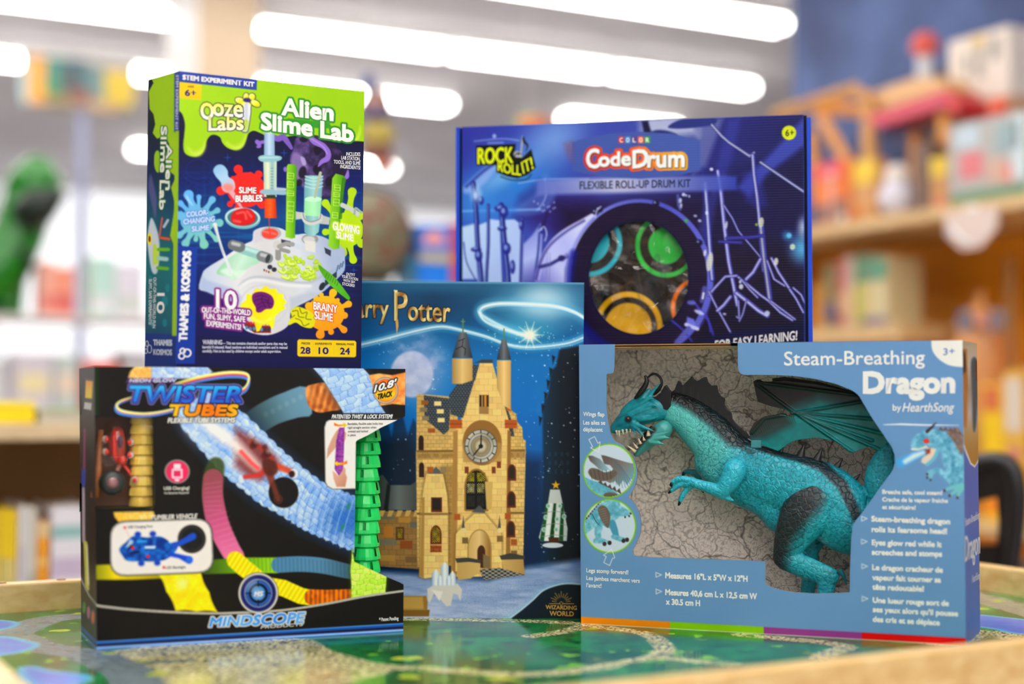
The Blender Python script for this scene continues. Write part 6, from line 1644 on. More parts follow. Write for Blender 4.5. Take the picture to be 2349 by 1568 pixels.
put(m, f_, write("ROLL", d1("585,785")[0], d1("860,845")[0], 22, bold=.9, arc=2, flare=.1), YG); put(m, f_, write("IT!", d1("890,825")[0], d1("1010,760")[0], 27, bold=.9, up=(-.2, -1)), YG)
put(m, f_, write("AND", d1("800,628")[0], d1("870,628")[0], 5.5, bold=.2), (226, 228, 226))
m.build('logo_lettering', LETTER, D_root, ink=True, fix=False)
# the sides: a lid that laps round with a dark gap
TL, TR, BR, BL = D_face.c; dv = -D_face.n * D_D
hor = (TR - TL) / np.linalg.norm(TR - TL)
m = MB()
for (t, b, s) in ((TL, BL, -1), (TR, BR, 1)):
    i0, i1 = t + dv * .12, b + dv * .12
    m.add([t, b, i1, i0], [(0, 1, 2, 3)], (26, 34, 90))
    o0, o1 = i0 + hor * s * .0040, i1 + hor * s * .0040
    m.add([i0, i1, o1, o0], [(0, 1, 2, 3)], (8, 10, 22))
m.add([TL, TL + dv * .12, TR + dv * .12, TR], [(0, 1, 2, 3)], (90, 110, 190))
m.build('front_edge', CARD, D_root, ink=True, fix=False)
m = MB()
def slab(a_, b_, t, d0, d1_):
    """side wall between the front edge and the back."""
    q = [a_ + dv * d0, b_ + dv * d0, b_ + dv * d1_, a_ + dv * d1_]
    q2 = [p + t for p in q]
    m.add(q + q2, [(0, 1, 2, 3), (7, 6, 5, 4), (0, 4, 5, 1), (1, 5, 6, 2), (2, 6, 7, 3), (3, 7, 4, 0)], (52, 84, 186))
slab(TL - hor * .0040, BL - hor * .0040, -hor * .0050, .02, 1.0)
m.build('side_wall', CARD, D_root, ink=True); m = MB()
slab(TR + hor * .0040 - np.array([0, 0, .004]), BR + hor * .0040, hor * .0055, .02, 1.0)
m.build('side_wall', CARD, D_root, ink=True)
m = MB()
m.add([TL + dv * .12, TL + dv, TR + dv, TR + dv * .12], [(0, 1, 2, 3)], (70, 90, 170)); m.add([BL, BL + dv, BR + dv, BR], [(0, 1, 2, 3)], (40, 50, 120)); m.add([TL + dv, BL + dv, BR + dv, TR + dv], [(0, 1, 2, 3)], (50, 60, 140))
m.build('carton', CARD, D_root, ink=True, fix=False)
# thickness of the card round the window
o3 = D_face.many(circ[:, 0], circ[:, 1]); i3 = o3 - D_face.n * .003; n = len(circ)
m = MB(); m.add(np.vstack([o3, i3]), [(k, (k + 1) % n, n + (k + 1) % n, n + k) for k in range(n)], (34, 34, 110)); m.build('window_rim', CARD, D_root, ink=True, fix=False)
FILM = film_mat('crinkled_film', (250, 244, 236), 1.0, 0.035)
m = MB(); c3 = D_face(1465, 636, -.0032); i4 = D_face.many(circ[:, 0], circ[:, 1], -.0032); m.add(np.vstack([i4, [c3]]), [(k, (k + 1) % n, n) for k in range(n)]); m.build('window_film', FILM, D_root, fix=False)
# the mat inside with its coloured pads
mf = Face(D_face.p0 - D_face.n * .012, D_face.n, [(1315, 470), (1615, 470), (1615, 805), (1315, 805)])
ms = Sheet(mf, 1.6, (40, 33, 28))
X_, Y_ = ms.X, ms.Y
ms.fill((84, 64, 46), np.clip((fbm(X_ / 40, Y_ / 26, 15) - .5) * 5, 0, 1) * .55); ms.fill((22, 36, 52), np.clip((fbm(X_ / 36, Y_ / 30, 25) - .52) * 5, 0, 1) * .7)
def pad(cx_, cy_, r1, r2, r3, c): ms.ell(cx_, cy_, r2, r2 * 1.03, c, 0, 1.5, 1, ring=r3); ms.ell(cx_, cy_, r1, r1 * 1.03, c, 0, 1.5)
pad(1352, 556, 46, 70, 5.5, (66, 190, 216)); pad(1528, 563, 41, 66, 5.5, (60, 186, 84)); pad(1441, 750, 54, 73, 6.5, (206, 166, 20)); pad(1606, 705, 40, 62, 5, (240, 128, 30))
for k in range(9): ms.line([(1380 + 20 * k, 520 + (k * 71) % 200), (1410 + 20 * k, 540 + (k * 53) % 220), (1420 + 22 * k, 590 + (k * 37) % 200)], [.4, 2, .4], ((150, 130, 110), (40, 60, 80))[k % 2], 3, .35, smooth=True)
mt = thing('roll_up_drum_mat', 'dark rolled drum mat with coloured ring pads behind the round window of the blue carton', 'drum mat', tuple(mf.c[2:].mean(0)))
# give the mat its thickness and a gentle wave
w_ = (np.sin(X_ / 17 + Y_ / 29) + np.sin(Y_ / 13 - X_ / 37)) * .0012
ms.P = ms.P + D_face.n[None] * w_[:, None]
MATM = print_mat('shiny_drum_mat', 0.16, 0.4, ('noise', 22.0, 0.5, 0.01)); ms.build('pad_sheet', MATM, mt)
m = MB(); b4 = [p - D_face.n * .004 for p in mf.c]; m.add(b4 + [p - D_face.n * .010 for p in mf.c], [(0, 1, 2, 3), (7, 6, 5, 4), (0, 4, 5, 1), (1, 5, 6, 2), (2, 6, 7, 3), (3, 7, 4, 0)], (36, 32, 30)); m.build('backing', CARD, mt, ink=True)
# plain carton that carries it, hidden behind the others
h0 = np.array([D_face.c[3][0], D_face.c[3][1], TABLE_Z]); hx = np.array([hor[0], hor[1], 0])
L_ = np.linalg.norm(D_face.c[2] - D_face.c[3])
pb = thing('plain_carton', 'plain brown carton under the blue drum kit carton, hidden behind the dragon carton', 'carton', tuple(h0 + hx * L_ * .5))
m = MB(); q = [h0 + hx * .03 + dv * .1, h0 + hx * (L_ - .06) + dv * .1, h0 + hx * (L_ - .06) + dv * 1.6, h0 + hx * .03 + dv * 1.6]
tz = np.array([0, 0, .2995]); m.add(q + [p + tz for p in q], [(3, 2, 1, 0), (4, 5, 6, 7), (0, 1, 5, 4), (1, 2, 6, 5), (2, 3, 7, 6), (3, 0, 4, 7)], (150, 112, 72)); m.build('carton', CARD, pb, ink=True)
# ------------------------------------------------------------------ sky-blue window carton with the toy dragon
z1 = lambda s: S(s, 1310, 770, 4.355)
z2 = lambda s: S(s, 1780, 770, 4.355)
z3 = lambda s: S(s, 1310, 1110, 4.239)
z4 = lambda s: S(s, 1780, 1110, 4.239)
Gp, _, Gn = upright((1333, 1430), (2216, 1480), TABLE_Z)
G_face = Face(Gp, Gn, [(1328, 790), (2208, 780), (2216, 1480), (1333, 1430)])
G_face.c[2][2] = G_face.c[3][2] = TABLE_Z
G_root = thing('dragon_toy_box', 'sky blue open-window carton holding the teal toy dragon, front right on the table', 'toy box', tuple((G_face.c[2] + G_face.c[3]) / 2))
G_D = 0.112
q_ = on_z(2253, 1443, TABLE_Z) - G_face.c[2]; G_face.dv = np.array([q_[0], q_[1], 0.0]) * (G_D / np.linalg.norm(q_))
win = [(1410.6, 780), (1410.5, 800), (1409, 846), (1407, 854), (1401, 857), (1391.5, 857), (1391.5, 931), (1395, 967), (1401, 995), (1411, 1011), (1429, 1021), (1445.5, 1039), (1457, 1057), (1461.5, 1078), (1461.5, 1096), (1456, 1116), (1449, 1128), (1441, 1139.5), (1449, 1146), (1457, 1155), (1467, 1176), (1471, 1200), (1468, 1226), (1459, 1247), (1451.5, 1261), (1452.7, 1270), (1460, 1276), (1756, 1286.5), (1756, 1336), (1762, 1343), (1782, 1350), (1815, 1357), (1863, 1360.5), (1910, 1360), (1949, 1358), (1950, 1299), (1953, 1233), (1957, 1202), (1965, 1190), (1976, 1178), (2023, 1112), (2048, 1078), (2053, 1060), (2052, 1042), (2046, 1025), (2000, 958), (1972, 910), (1968, 905), (1955, 895), (1918, 880), (1872, 869), (1826, 862), (1780, 859.5), (1707, 859.5), (1699, 856.5), (1694, 850), (1693, 842), (1692, 780)]
keep = np.array([(1320, 770)] + win + [(2215, 770), (2230, 1495), (1320, 1495)], float)
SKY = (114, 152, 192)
sh = Sheet(G_face, 1.7, SKY, keep=keep)
# coloured foot
foot = lambda a, b: [tuple(np.array((1333, 1414)) + (np.array((2215, 1463)) - (1333, 1414)) * a), tuple(np.array((1333, 1414)) + (np.array((2215, 1463)) - (1333, 1414)) * b), tuple(np.array((1333, 1430)) + (np.array((2216, 1481)) - (1333, 1430)) * b + (0, 6)), tuple(np.array((1333, 1430)) + (np.array((2216, 1481)) - (1333, 1430)) * a + (0, 6))]
for a, b, c in ((-.02, .2315, (244, 140, 20)), (.2315, .475, (132, 186, 12)), (.475, .729, (150, 72, 140)), (.729, 1.02, (206, 12, 14))): sh.poly(foot(a, b), c, .8)
sh.line([(1326, 1429.5), (2216, 1479.8)], 1.2, (206, 206, 190), .8)
# age corner
sh.poly(cr(np.array([(2136, 778), (2138, 800), (2146, 815), (2160, 828), (2180, 838), (2212, 842)]), 4, False).tolist() + [(2220, 842), (2220, 770), (2136, 770)], (246, 240, 232), 1)
# two round pictures
EDGE = (128, 190, 20)
for (cx_, cy_) in ((1397, 1079), (1399, 1206)):
    sh.ell(cx_, cy_, 60.5, 62.5, EDGE, 0, 1); sh.ell(cx_, cy_, 57.5, 59.5, (208, 222, 236), 0, 1)
cA = lambda p: np.asarray(p, float)
def inside(cx_, cy_):
    class I: pass
    k0 = np.nonzero(np.hypot((sh.X - cx_) / 57.5, (sh.Y - cy_) / 59.5) < 1)[0]
    q = Paint(sh.X[k0], sh.Y[k0]); q.C = sh.C[k0]; q.k = k0
    return q
qa = inside(1397, 1079)
BR_, TE = (118, 106, 100), (96, 166, 190)
wing1 = z1("300,1190 340,1195 450,1230 560,1262 640,1280 640,1450 600,1430 560,1490 520,1440 480,1500 440,1450 390,1470 330,1440 300,1440 380,1380 420,1330 390,1290 330,1280")
qa.poly(wing1, ramp((1380, 1050), (1450, 1110), (104, 92, 88), (132, 124, 120), (120, 176, 196)), 1.4)
qa.poly(z1("165,1195 210,1195 290,1230 380,1330 340,1350 280,1330 250,1300 190,1250"), ramp((1350, 0), (1395, 0), (104, 92, 88), (150, 190, 206)), 1.4)
for k in range(9): qa.line([z1("440,1250")[0] + (k * 1.5, k * 1.2), (1400 + k * 7, 1112 - abs(k - 4) * 2 + k * 1.5)], .6, (84, 110, 126), .9, .7)
qa.blob(z1("170,1360 200,1320 270,1330 330,1360 400,1350 430,1340 460,1370 420,1420 330,1450 250,1440 200,1410"), (112, 100, 92), 1.5)
for k in range(6): qa.line(z1("%d,1340 %d,1430" % (190 + 40 * k, 210 + 38 * k)), .6, (70, 64, 62), .9, .8)
qa.poly(z1("120,1400 180,1430 240,1450 320,1470 400,1520 470,1580 500,1640 300,1680 120,1640"), lambda X, Y: three((78, 150, 178), (150, 206, 220), np.clip(fbm(X / 6, Y / 6, 3), 0, 1)), 1.5)
for k in range(5): qa.poly(z1("%d,%d %d,%d %d,%d" % (270 + 46 * k, 1460 + 22 * k, 300 + 46 * k, 1440 + 20 * k, 320 + 46 * k, 1490 + 24 * k)), (92, 78, 72), 1)
qa.ell(1404, 1139, 20, 10, (110, 98, 88), .2, 2)
sh.C[qa.k] = qa.C
qb = inside(1399, 1206)
TB = lambda X, Y: three((70, 146, 172), (164, 214, 226), np.clip(fbm(X / 8, Y / 8, 7) * 1.3 - .1, 0, 1))
qb.poly(z3("130,350 210,270 260,210 330,160 440,150 470,170 480,210 540,240 580,260 590,290 540,300 470,320 400,370 380,430 340,420 290,390 240,410 190,450 140,490 120,420"), TB, 1.5)
qb.line(z3("270,420 260,470 270,530"), [9, 8, 6], TB, 1.5, smooth=True); qb.line(z3("400,380 420,440 440,500"), [8, 8, 6], (84, 150, 178), 1.5, smooth=True)
qb.line(z3("240,550 300,550 370,570"), [6, 6, 4], TB, 1.5); qb.line(z3("410,510 470,530 540,545"), [5, 6, 4], TB, 1.5)
for q in ("325,580", "375,570", "510,550", "545,540"): qb.ell(*z3(q)[0], 4.5, 5, (60, 52, 54), 0, 1.2)
qb.line(z3("430,260 480,280 530,290"), [7, 6, 5], TB, 1.5)
for q in ("525,320", "565,310", "580,285"): qb.line(np.vstack([z3("530,285"), z3(q)]), 1.8, (120, 180, 200), 1); qb.ell(*z3(q)[0], 1.8, 2.4, (60, 50, 50))
qb.blob(z3("260,240 300,205 350,230 380,300 375,380 360,425 320,390 280,320"), (112, 100, 92), 1.4)
for k in range(7): qb.line(z3("%d,%d %d,%d" % (270 + 8 * k, 250 + 22 * k, 330 + 6 * k, 235 + 22 * k)), .6, (150, 140, 130), .9, .8)
for k in range(9): qb.poly(z3("%d,%d %d,%d %d,%d" % (135 + 19 * k, 350 - 23 * k, 150 + 19 * k, 318 - 22 * k, 162 + 19 * k, 335 - 23 * k)), (70, 58, 56), .9)
qb.line(z3("205,290 240,360 265,390"), .8, (40, 80, 100), .9)
sh.C[qb.k] = qb.C
for s_ in ("235,1005 268,1072 290,1058 275,1160 195,1118 215,1108 178,1035",):
    sh.line(z1(s_), .75, (240, 240, 236), .8, closed=True)
sh.line(z3("395,632 425,715 402,722 375,790 318,762 342,702 315,690"), .75, (240, 240, 236), .8, closed=True)
# bullets
for q, f in (((825, 858), z3), ((827, 1020), z3), ((832, 312), z4), ((832, 535), z4), ((835, 775), z4), ((838, 1090), z4)):
    a, b = q; p_ = f("%d,%d %d,%d %d,%d" % (a, b, a + 55, b + 22, a, b + 46)); sh.line(p_, .8, (238, 238, 238), .8, closed=True)
# rule and the printed dragon
sh.line(z2("1075,887 1250,882 1500,890 1825,893"), [.6, 1.8, 1.6, .5], (240, 242, 244), 1)
pd = lambda s: z2(s)
PC = lambda X, Y: three((74, 138, 172), (150, 206, 224), np.clip(fbm(X / 9, Y / 9, 17) * 1.5 - .2, 0, 1))
sh.poly(np.vstack([cr(pd("1690,1000 1760,920 1830,930 1860,1000 1868,1100 1860,1190 1800,1150 1760,1060"), 3)]), lambda X, Y: three((112, 96, 92), (150, 130, 120), np.clip(noise2(X / 5, Y / 5, 3), 0, 1)), 1.5)
for k in range(6): sh.poly(pd("%d,%d %d,%d %d,%d" % (1620 + 48 * k, 945 - 6 * k + 6 * k * k * .6, 1645 + 48 * k, 905 + 6 * k * k * .6 - 4 * k, 1680 + 46 * k, 950 + 6 * k * k * .6 - 4 * k)), (112, 92, 86), 1.4)
sh.poly(pd("1640,1040 1720,990 1780,1060 1830,1160 1875,1200 1878,1500 1820,1530 1760,1480 1700,1380 1660,1240"), PC, 2)
sh.blob(pd("1350,1050 1400,990 1480,945 1560,930 1660,950 1720,990 1740,1060 1680,1120 1640,1160 1600,1130 1520,1110 1400,1130 1350,1110"), PC, 1.6)
sh.line(pd("1360,1130 1420,1135 1500,1110"), 2.4, (232, 226, 210), 1.4); sh.poly(pd("1500,1110 1620,1130 1560,1240 1490,1282 1450,1260 1460,1220 1530,1160"), (226, 214, 196), 1.6); sh.poly(pd("1480,1140 1545,1120 1540,1170 1500,1190"), (150, 70, 60), 2); sh.line(pd("1620,1130 1580,1220 1510,1285"), 4, (120, 186, 206), 1.6, smooth=True)
sh.ell(*pd("1502,1050")[0], 7, 5.5, (226, 66, 60), 0, 1.6); sh.line(pd("1510,955 1560,910 1598,868"), [4, 3, 1], (70, 52, 54), 1.2)
sh.line(pd("1250,1265 1340,1220 1470,1165"), [10, 9, 6], (80, 176, 236), 6, .8); sh.line(pd("1290,1255 1380,1200 1470,1165"), [5, 6, 4], (230, 244, 252), 4, .9)
sh.line(pd("1530,1365 1620,1345 1700,1400 1760,1460 1830,1500"), [5, 6, 7, 8, 9], PC, 1.6, smooth=True)
for s_ in ("1540,1360 1515,1385", "1545,1370 1520,1415", "1560,1375 1545,1435"): sh.line(pd(s_), [3.5, 2], (130, 190, 206), 1.4)
for q in ((1512, 1380), (1512, 1415), (1545, 1438)): sh.ell(*pd("%d,%d" % q)[0], 2.4, 3, (76, 58, 62))
for s_ in ("1860,1490 1740,1520 1690,1540", "1860,1500 1780,1560 1740,1590", "1865,1510 1830,1570 1815,1610"): sh.line(pd(s_), [6, 4, 2.6], (126, 194, 200), 1.4, smooth=True)
for q in ((1685, 1545), (1735, 1595), (1813, 1615)): sh.ell(*pd("%d,%d" % q)[0], 3, 3.6, (84, 60, 66))
SKYCARD = print_mat('satin_printed_card', 0.40, 0.2)
sh.build('front_panel', SKYCARD, G_root)
f_ = G_face
WT = (242, 240, 236)
m = MB()
put(m, f_, write("Steam-Breathing", (1799, 837.5), (2121, 834), 33, bold=.6), WT); put(m, f_, write("Dragon", (1982, 900), (2188, 899), 49, bold=3.8), WT)
m.build('title_lettering', LETTER, G_root, ink=True, fix=False)
m = MB(); put(m, f_, write("by", (2048, 941), (2067, 941), 15, bold=.4), WT); put(m, f_, write("HearthSong", (2070, 943.5), (2186, 943), 21, shear=.22, bold=.35), WT)
m.build('maker_lettering', LETTER, G_root, ink=True, fix=False)
m = MB()
put(m, f_, write("3+", (2164, 814), (2190, 812), 16, bold=.2), (92, 120, 186))
def lines(rows, h, bold, f):
    for s_, p, q in rows: put(m, f_, write(s_, f(p)[0], f(q)[0], h, bold=bold), WT)
lines((("Wings flap", "122,800", "332,804"), ("Les ailes se", "122,884", "340,888"), ("déplacent", "122,952", "316,957")), 10, .35, z1)
lines((("Legs stomp forward!", "150,855", "556,876"), ("Les jambes marchent vers", "150,930", "667,958"), ("l'avant!", "150,1000", "294,1007")), 10, .35, z3)
lines((("Measures 16\"L x 5\"W x 12\"H", "918,912", "1714,946"), ("Mesures 40,6 cm L x 12,5 cm W", "918,1075", "1806,1116"), ("x 30.5 cm H", "924,1168", "1252,1183")), 13.5, .9, z3)
lines((("Breaths safe, cool steam!", "1035,92", "1615,104"), ("Crache de la vapeur fraiche", "1035,166", "1670,180"), ("et sécuritaire!", "1035,240", "1356,246")), 9.5, .6, z4)
lines((("Steam-breathing dragon", "930,360", "1690,388"), ("rolls its fearsome head!", "932,462", "1660,482"), ("Eyes glow red while it", "934,590", "1608,610"), ("screeches and stomps", "934,684", "1612,702"), ("Le dragon cracheur de", "938,832", "1620,858"), ("vapeur fait tourner sa", "938,930", "1602,954"), ("tête redoutable!", "940,1022", "1436,1042"), ("Une lueur rouge sort de", "944,1150", "1678,1182"), ("ses yeux alors qu'il pousse", "944,1240", "1768,1282"), ("des cris et se déplace", "944,1335", "1590,1370")), 12.5, 1.0, z4)
m.build('caption_lettering', LETTER, G_root, ink=True, fix=False)
# window edge thickness
path = np.array(win[1:-1], float); a3 = G_face.many(path[:, 0], path[:, 1]); b3 = a3 - G_face.n * .0022; n = len(path)
m = MB(); m.add(np.vstack([a3, b3]), [(k, k + 1, n + k + 1, n + k) for k in range(n - 1)], (150, 130, 104)); m.build('window_rim', CARD, G_root, ink=True, fix=False)
# right wall
sf = sided(G_face, 'right', G_D)
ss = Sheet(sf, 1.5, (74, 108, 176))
X_, Y_ = ss.X, ss.Y
ss.poly([(2200, 770), (2260, 770), (2260, 1000), (2246, 1056), (2236, 1072), (2226, 1064), (2216, 1040), (2206, 1010)], (240, 236, 230), 1.2); ss.poly([(2200, 770), (2260, 770), (2260, 1000), (2245, 1052), (2236, 1068), (2227, 1060), (2218, 1036), (2206, 1006)], ramp((0, 780), (0, 1060), (170, 160, 130), (190, 180, 170), (150, 140, 130), (190, 180, 176), (170, 140, 90), (160, 122, 64)), 1.2)
ss.poly([(2206, 800), (2218, 800), (2220, 880), (2218, 980), (2206, 980)], (166, 112, 52), 3); ss.poly([(2206, 800), (2214, 810), (2216, 850), (2206, 860)], (40, 30, 26), 3)
ss.blob([(2228, 830), (2240, 825), (2243, 900), (2238, 980), (2232, 980), (2230, 900)], (40, 76, 88), 3); ss.line([(2240, 830), (2242, 870)], 3, (30, 28, 30), 2, .9)
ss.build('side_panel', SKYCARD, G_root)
m = MB(); put(m, sf, write("Steam-Breathing", (2214, 1206), (2247, 1188), 19, bold=.2), (214, 216, 230)); put(m, sf, write("Dragon", (2214, 1288), (2248, 1268), 62, bold=.4), (226, 224, 226)); put(m, sf, write("HearthSong", (2230, 1336), (2248, 1326), 18, bold=.2), (206, 210, 226))
m.build('side_lettering', LETTER, G_root, ink=True, fix=False)
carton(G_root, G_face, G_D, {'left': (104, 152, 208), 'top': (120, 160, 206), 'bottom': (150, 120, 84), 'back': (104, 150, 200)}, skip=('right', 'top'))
# top: two blue strips and a torn raw card edge over the open front
TL, TR, BR, BL = G_face.c; dv = G_face.dv
def top_at(px): 
    t = (px - 1328) / (2208 - 1328); return TL + (TR - TL) * t
m = MB(); p0, p1 = top_at(1410.6), top_at(1692)
m.add([TL, p0, p0 + dv * .06, TL + dv * .06], [(0, 1, 2, 3)], (140, 180, 220)); m.add([p1, TR, TR + dv * .06, p1 + dv * .06], [(0, 1, 2, 3)], (140, 180, 220))
up4 = np.array([0, 0, .0006])
m.add([TL + dv * .05 + up4 * 0, TR + dv * .05, TR + dv, TL + dv], [(0, 1, 2, 3)], (120, 130, 150))
m.build('top_panel', CARD, G_root, ink=True, fix=False)
m = MB(); dn = np.array([0, 0, -1.0]); e0, e1 = p0 + dv * .05, p1 + dv * .05
N_ = 40; rr = random.Random(8)
for r_, (za, zb, dd, c) in enumerate(((.0, .0016, .0, (150, 120, 80)), (.0016, .0030, .004, (40, 28, 18)), (.0030, .0052, .001, (176, 146, 104)))):
    vs = []
    for k in range(N_ + 1):
        p = e0 + (e1 - e0) * k / N_ - G_face.n * dd
        vs += [p + dn * za, p + dn * (zb + rr.uniform(0, .0012) * (r_ == 2))]
    m.add(vs, [(2 * k, 2 * k + 1, 2 * k + 3, 2 * k + 2) for k in range(N_)], c)
m.build('raw_card_edge', CARD, G_root, ink=True, fix=False)
# stone-patterned liner
stone = bpy.data.materials.new('stone_print'); stone.use_nodes = True; nt = stone.node_tree; b_ = nt.nodes['Principled BSDF']
tc = nt.nodes.new('ShaderNodeTexCoord'); no = nt.nodes.new('ShaderNodeTexNoise'); no.inputs['Scale'].default_value = 24; no.inputs['Detail'].default_value = 3
ad = nt.nodes.new('ShaderNodeMixRGB'); ad.blend_type = 'ADD'; ad.inputs[0].default_value = .055
nt.links.new(tc.outputs['Object'], ad.inputs[1]); nt.links.new(no.outputs['Color'], ad.inputs[2]); nt.links.new(tc.outputs['Object'], no.inputs['Vector'])
def vor(scale, lo, hi):
    v = nt.nodes.new('ShaderNodeTexVoronoi'); v.feature = 'DISTANCE_TO_EDGE'; v.inputs['Scale'].default_value = scale; nt.links.new(ad.outputs[0], v.inputs['Vector'])
    r = nt.nodes.new('ShaderNodeValToRGB'); r.color_ramp.elements[0].position = lo; r.color_ramp.elements[1].position = hi; nt.links.new(v.outputs['Distance'], r.inputs[0]); return r.outputs[0]
n2 = nt.nodes.new('ShaderNodeTexNoise'); n2.inputs['Scale'].default_value = 120; n2.inputs['Detail'].default_value = 4; n2.inputs['Distortion'].default_value = 2.5; nt.links.new(tc.outputs['Object'], n2.inputs['Vector'])
r2 = nt.nodes.new('ShaderNodeValToRGB'); r2.color_ramp.elements[0].position = .40; r2.color_ramp.elements[1].position = .47; nt.links.new(n2.outputs['Fac'], r2.inputs[0])
def mul(a, b, f=1.0):
    x_ = nt.nodes.new('ShaderNodeMixRGB'); x_.blend_type = 'MULTIPLY'; x_.inputs[0].default_value = f; nt.links.new(a, x_.inputs[1]); nt.links.new(b, x_.inputs[2]); return x_.outputs[0]
wh = nt.nodes.new('ShaderNodeRGB'); wh.outputs[0].default_value = (1, 1, 1, 1)
k_ = mul(mul(mul(mul(wh.outputs[0], vor(11, .001, .016), .9), vor(38, .003, .035), .75), vor(120, .004, .05), .35), r2.outputs[0], .45)
mx = nt.nodes.new('ShaderNodeMixRGB'); l0, l1 = lin((104, 88, 74)), lin((255, 242, 228)); mx.inputs[1].default_value = (*l0, 1); mx.inputs[2].default_value = (*l1, 1); nt.links.new(k_, mx.inputs[0])
nt.links.new(mx.outputs[0], b_.inputs['Base Color']); b_.inputs['Roughness'].default_value = .6
ins = .004
il, ir = BL + dv * .0 + (BR - BL) * .012, BL + (BR - BL) * .965
m = MB(); z0, z1_ = TABLE_Z + .003, float(TL[2]) - .004; back = dv * .96
def vw(a, b): return [(a[0], a[1], z0), (b[0], b[1], z0), (b[0], b[1], z1_), (a[0], a[1], z1_)]
fr = dv * .03
m.add(vw(il + back, ir + back), [(0, 1, 2, 3)]); m.add(vw(il + fr, il + back), [(0, 1, 2, 3)]); m.add(vw(ir + fr, ir + back), [(0, 1, 2, 3)])
m.add([(q[0], q[1], z0) for q in (il + fr, ir + fr, ir + back, il + back)], [(0, 1, 2, 3)]); m.add([(q[0], q[1], z1_) for q in (il + fr, ir + fr, ir + back, il + back)], [(0, 1, 2, 3)])
m.build('stone_liner', stone, G_root, fix=False)

# ------------------------------------------------------------------ the toy dragon
def gp(x, y, d): return on_plane(x, y, G_face.p0 - G_face.n * d, G_face.n)[0]
GM = 1.78 / FPX
def fuse(chains, voxel=0.0016, squash=None, smooth=3):
    """One continuous skin over overlapping tapered limbs."""
    m = MB()
    for c in chains:
        pts = np.array([gp(*p[:3]) for p in c]); rad = np.array([p[3] for p in c]) * GM
        k = 8; P_ = cr(np.column_stack([pts, rad]), k, False) if len(c) > 2 else np.column_stack([pts[0] + (pts[1] - pts[0]) * np.linspace(0, 1, 6)[:, None], rad[0] + (rad[1] - rad[0]) * np.linspace(0, 1, 6)])
        P_[:, 3] = np.maximum(P_[:, 3], .0006)
        d0 = (P_[0, :3] - P_[1, :3]); d0 /= np.linalg.norm(d0) + 1e-9; d1_ = (P_[-1, :3] - P_[-2, :3]); d1_ /= np.linalg.norm(d1_) + 1e-9
        cap = [(.6, .8), (.9, .45), (1.0, .12)]
        A = [np.append(P_[0, :3] + d0 * P_[0, 3] * a, P_[0, 3] * b) for a, b in reversed(cap)]; B = [np.append(P_[-1, :3] + d1_ * P_[-1, 3] * a, P_[-1, 3] * b) for a, b in cap]
        P_ = np.vstack([A, P_, B])
        m.tube(P_[:, :3], P_[:, 3], 20)
    V = np.vstack(m.v)
    if squash is not None:
        k, d = squash; o_ = G_face.p0 - G_face.n * d; off = (V - o_) @ G_face.n; V = V - G_face.n[None] * (off * (1 - k))[:, None]
    me = bpy.data.meshes.new('skin'); me.from_pydata([tuple(v) for v in V], [], m.f)
    bm = bmesh.new(); bm.from_mesh(me); bmesh.ops.recalc_face_normals(bm, faces=bm.faces); bm.to_mesh(me); bm.free()
    ob = bpy.data.objects.new('skin', me); COL.objects.link(ob)
    r = ob.modifiers.new('r', 'REMESH'); r.mode = 'VOXEL'; r.voxel_size = voxel
    s_ = ob.modifiers.new('s', 'SMOOTH'); s_.factor = .5; s_.iterations = smooth
    dg = bpy.context.evaluated_depsgraph_get(); dg.update()
    e = bpy.data.meshes.new_from_object(ob.evaluated_get(dg))
    V = np.empty(len(e.vertices) * 3); e.vertices.foreach_get('co', V); V = V.reshape(-1, 3)
    Fc = [tuple(p.vertices) for p in e.polygons]
    bpy.data.objects.remove(ob); bpy.data.meshes.remove(me); bpy.data.meshes.remove(e)
    return V, Fc
DRG = thing('toy_dragon', 'teal toy dragon with black horns and dark folded wings inside the blue carton', 'toy dragon', tuple(gp(1880, 1400, .055)))
def skinmat(name, scale, strength, rough=0.33):
    return print_mat(name, rough, 0.5, ('voronoi', scale, strength, 0.0012))
HIDE = skinmat('scaly_hide', 170, 0.45); SMOOTHHIDE = print_mat('dragon_plastic', .33, .5, ('noise', 160, .35, .002)); BLACKP = M((26, 25, 27), .35, .5); CREAM = M((226, 206, 172), .4, .5)
TEAL = (44, 166, 182)
def skin(name, chains, paint, mat=HIDE, voxel=.0016, squash=None, smooth=3, parent=None):
    V, Fc = fuse(chains, voxel, squash, smooth)
    X, Y = to_px(V); P_ = Paint(X, Y, TEAL); paint(P_)
    m = MB(); m.add(V, Fc, P_.C); return m.build(name, mat, parent or DRG, smooth=True, ink=True, fix=False)
DARK = (36, 40, 44)
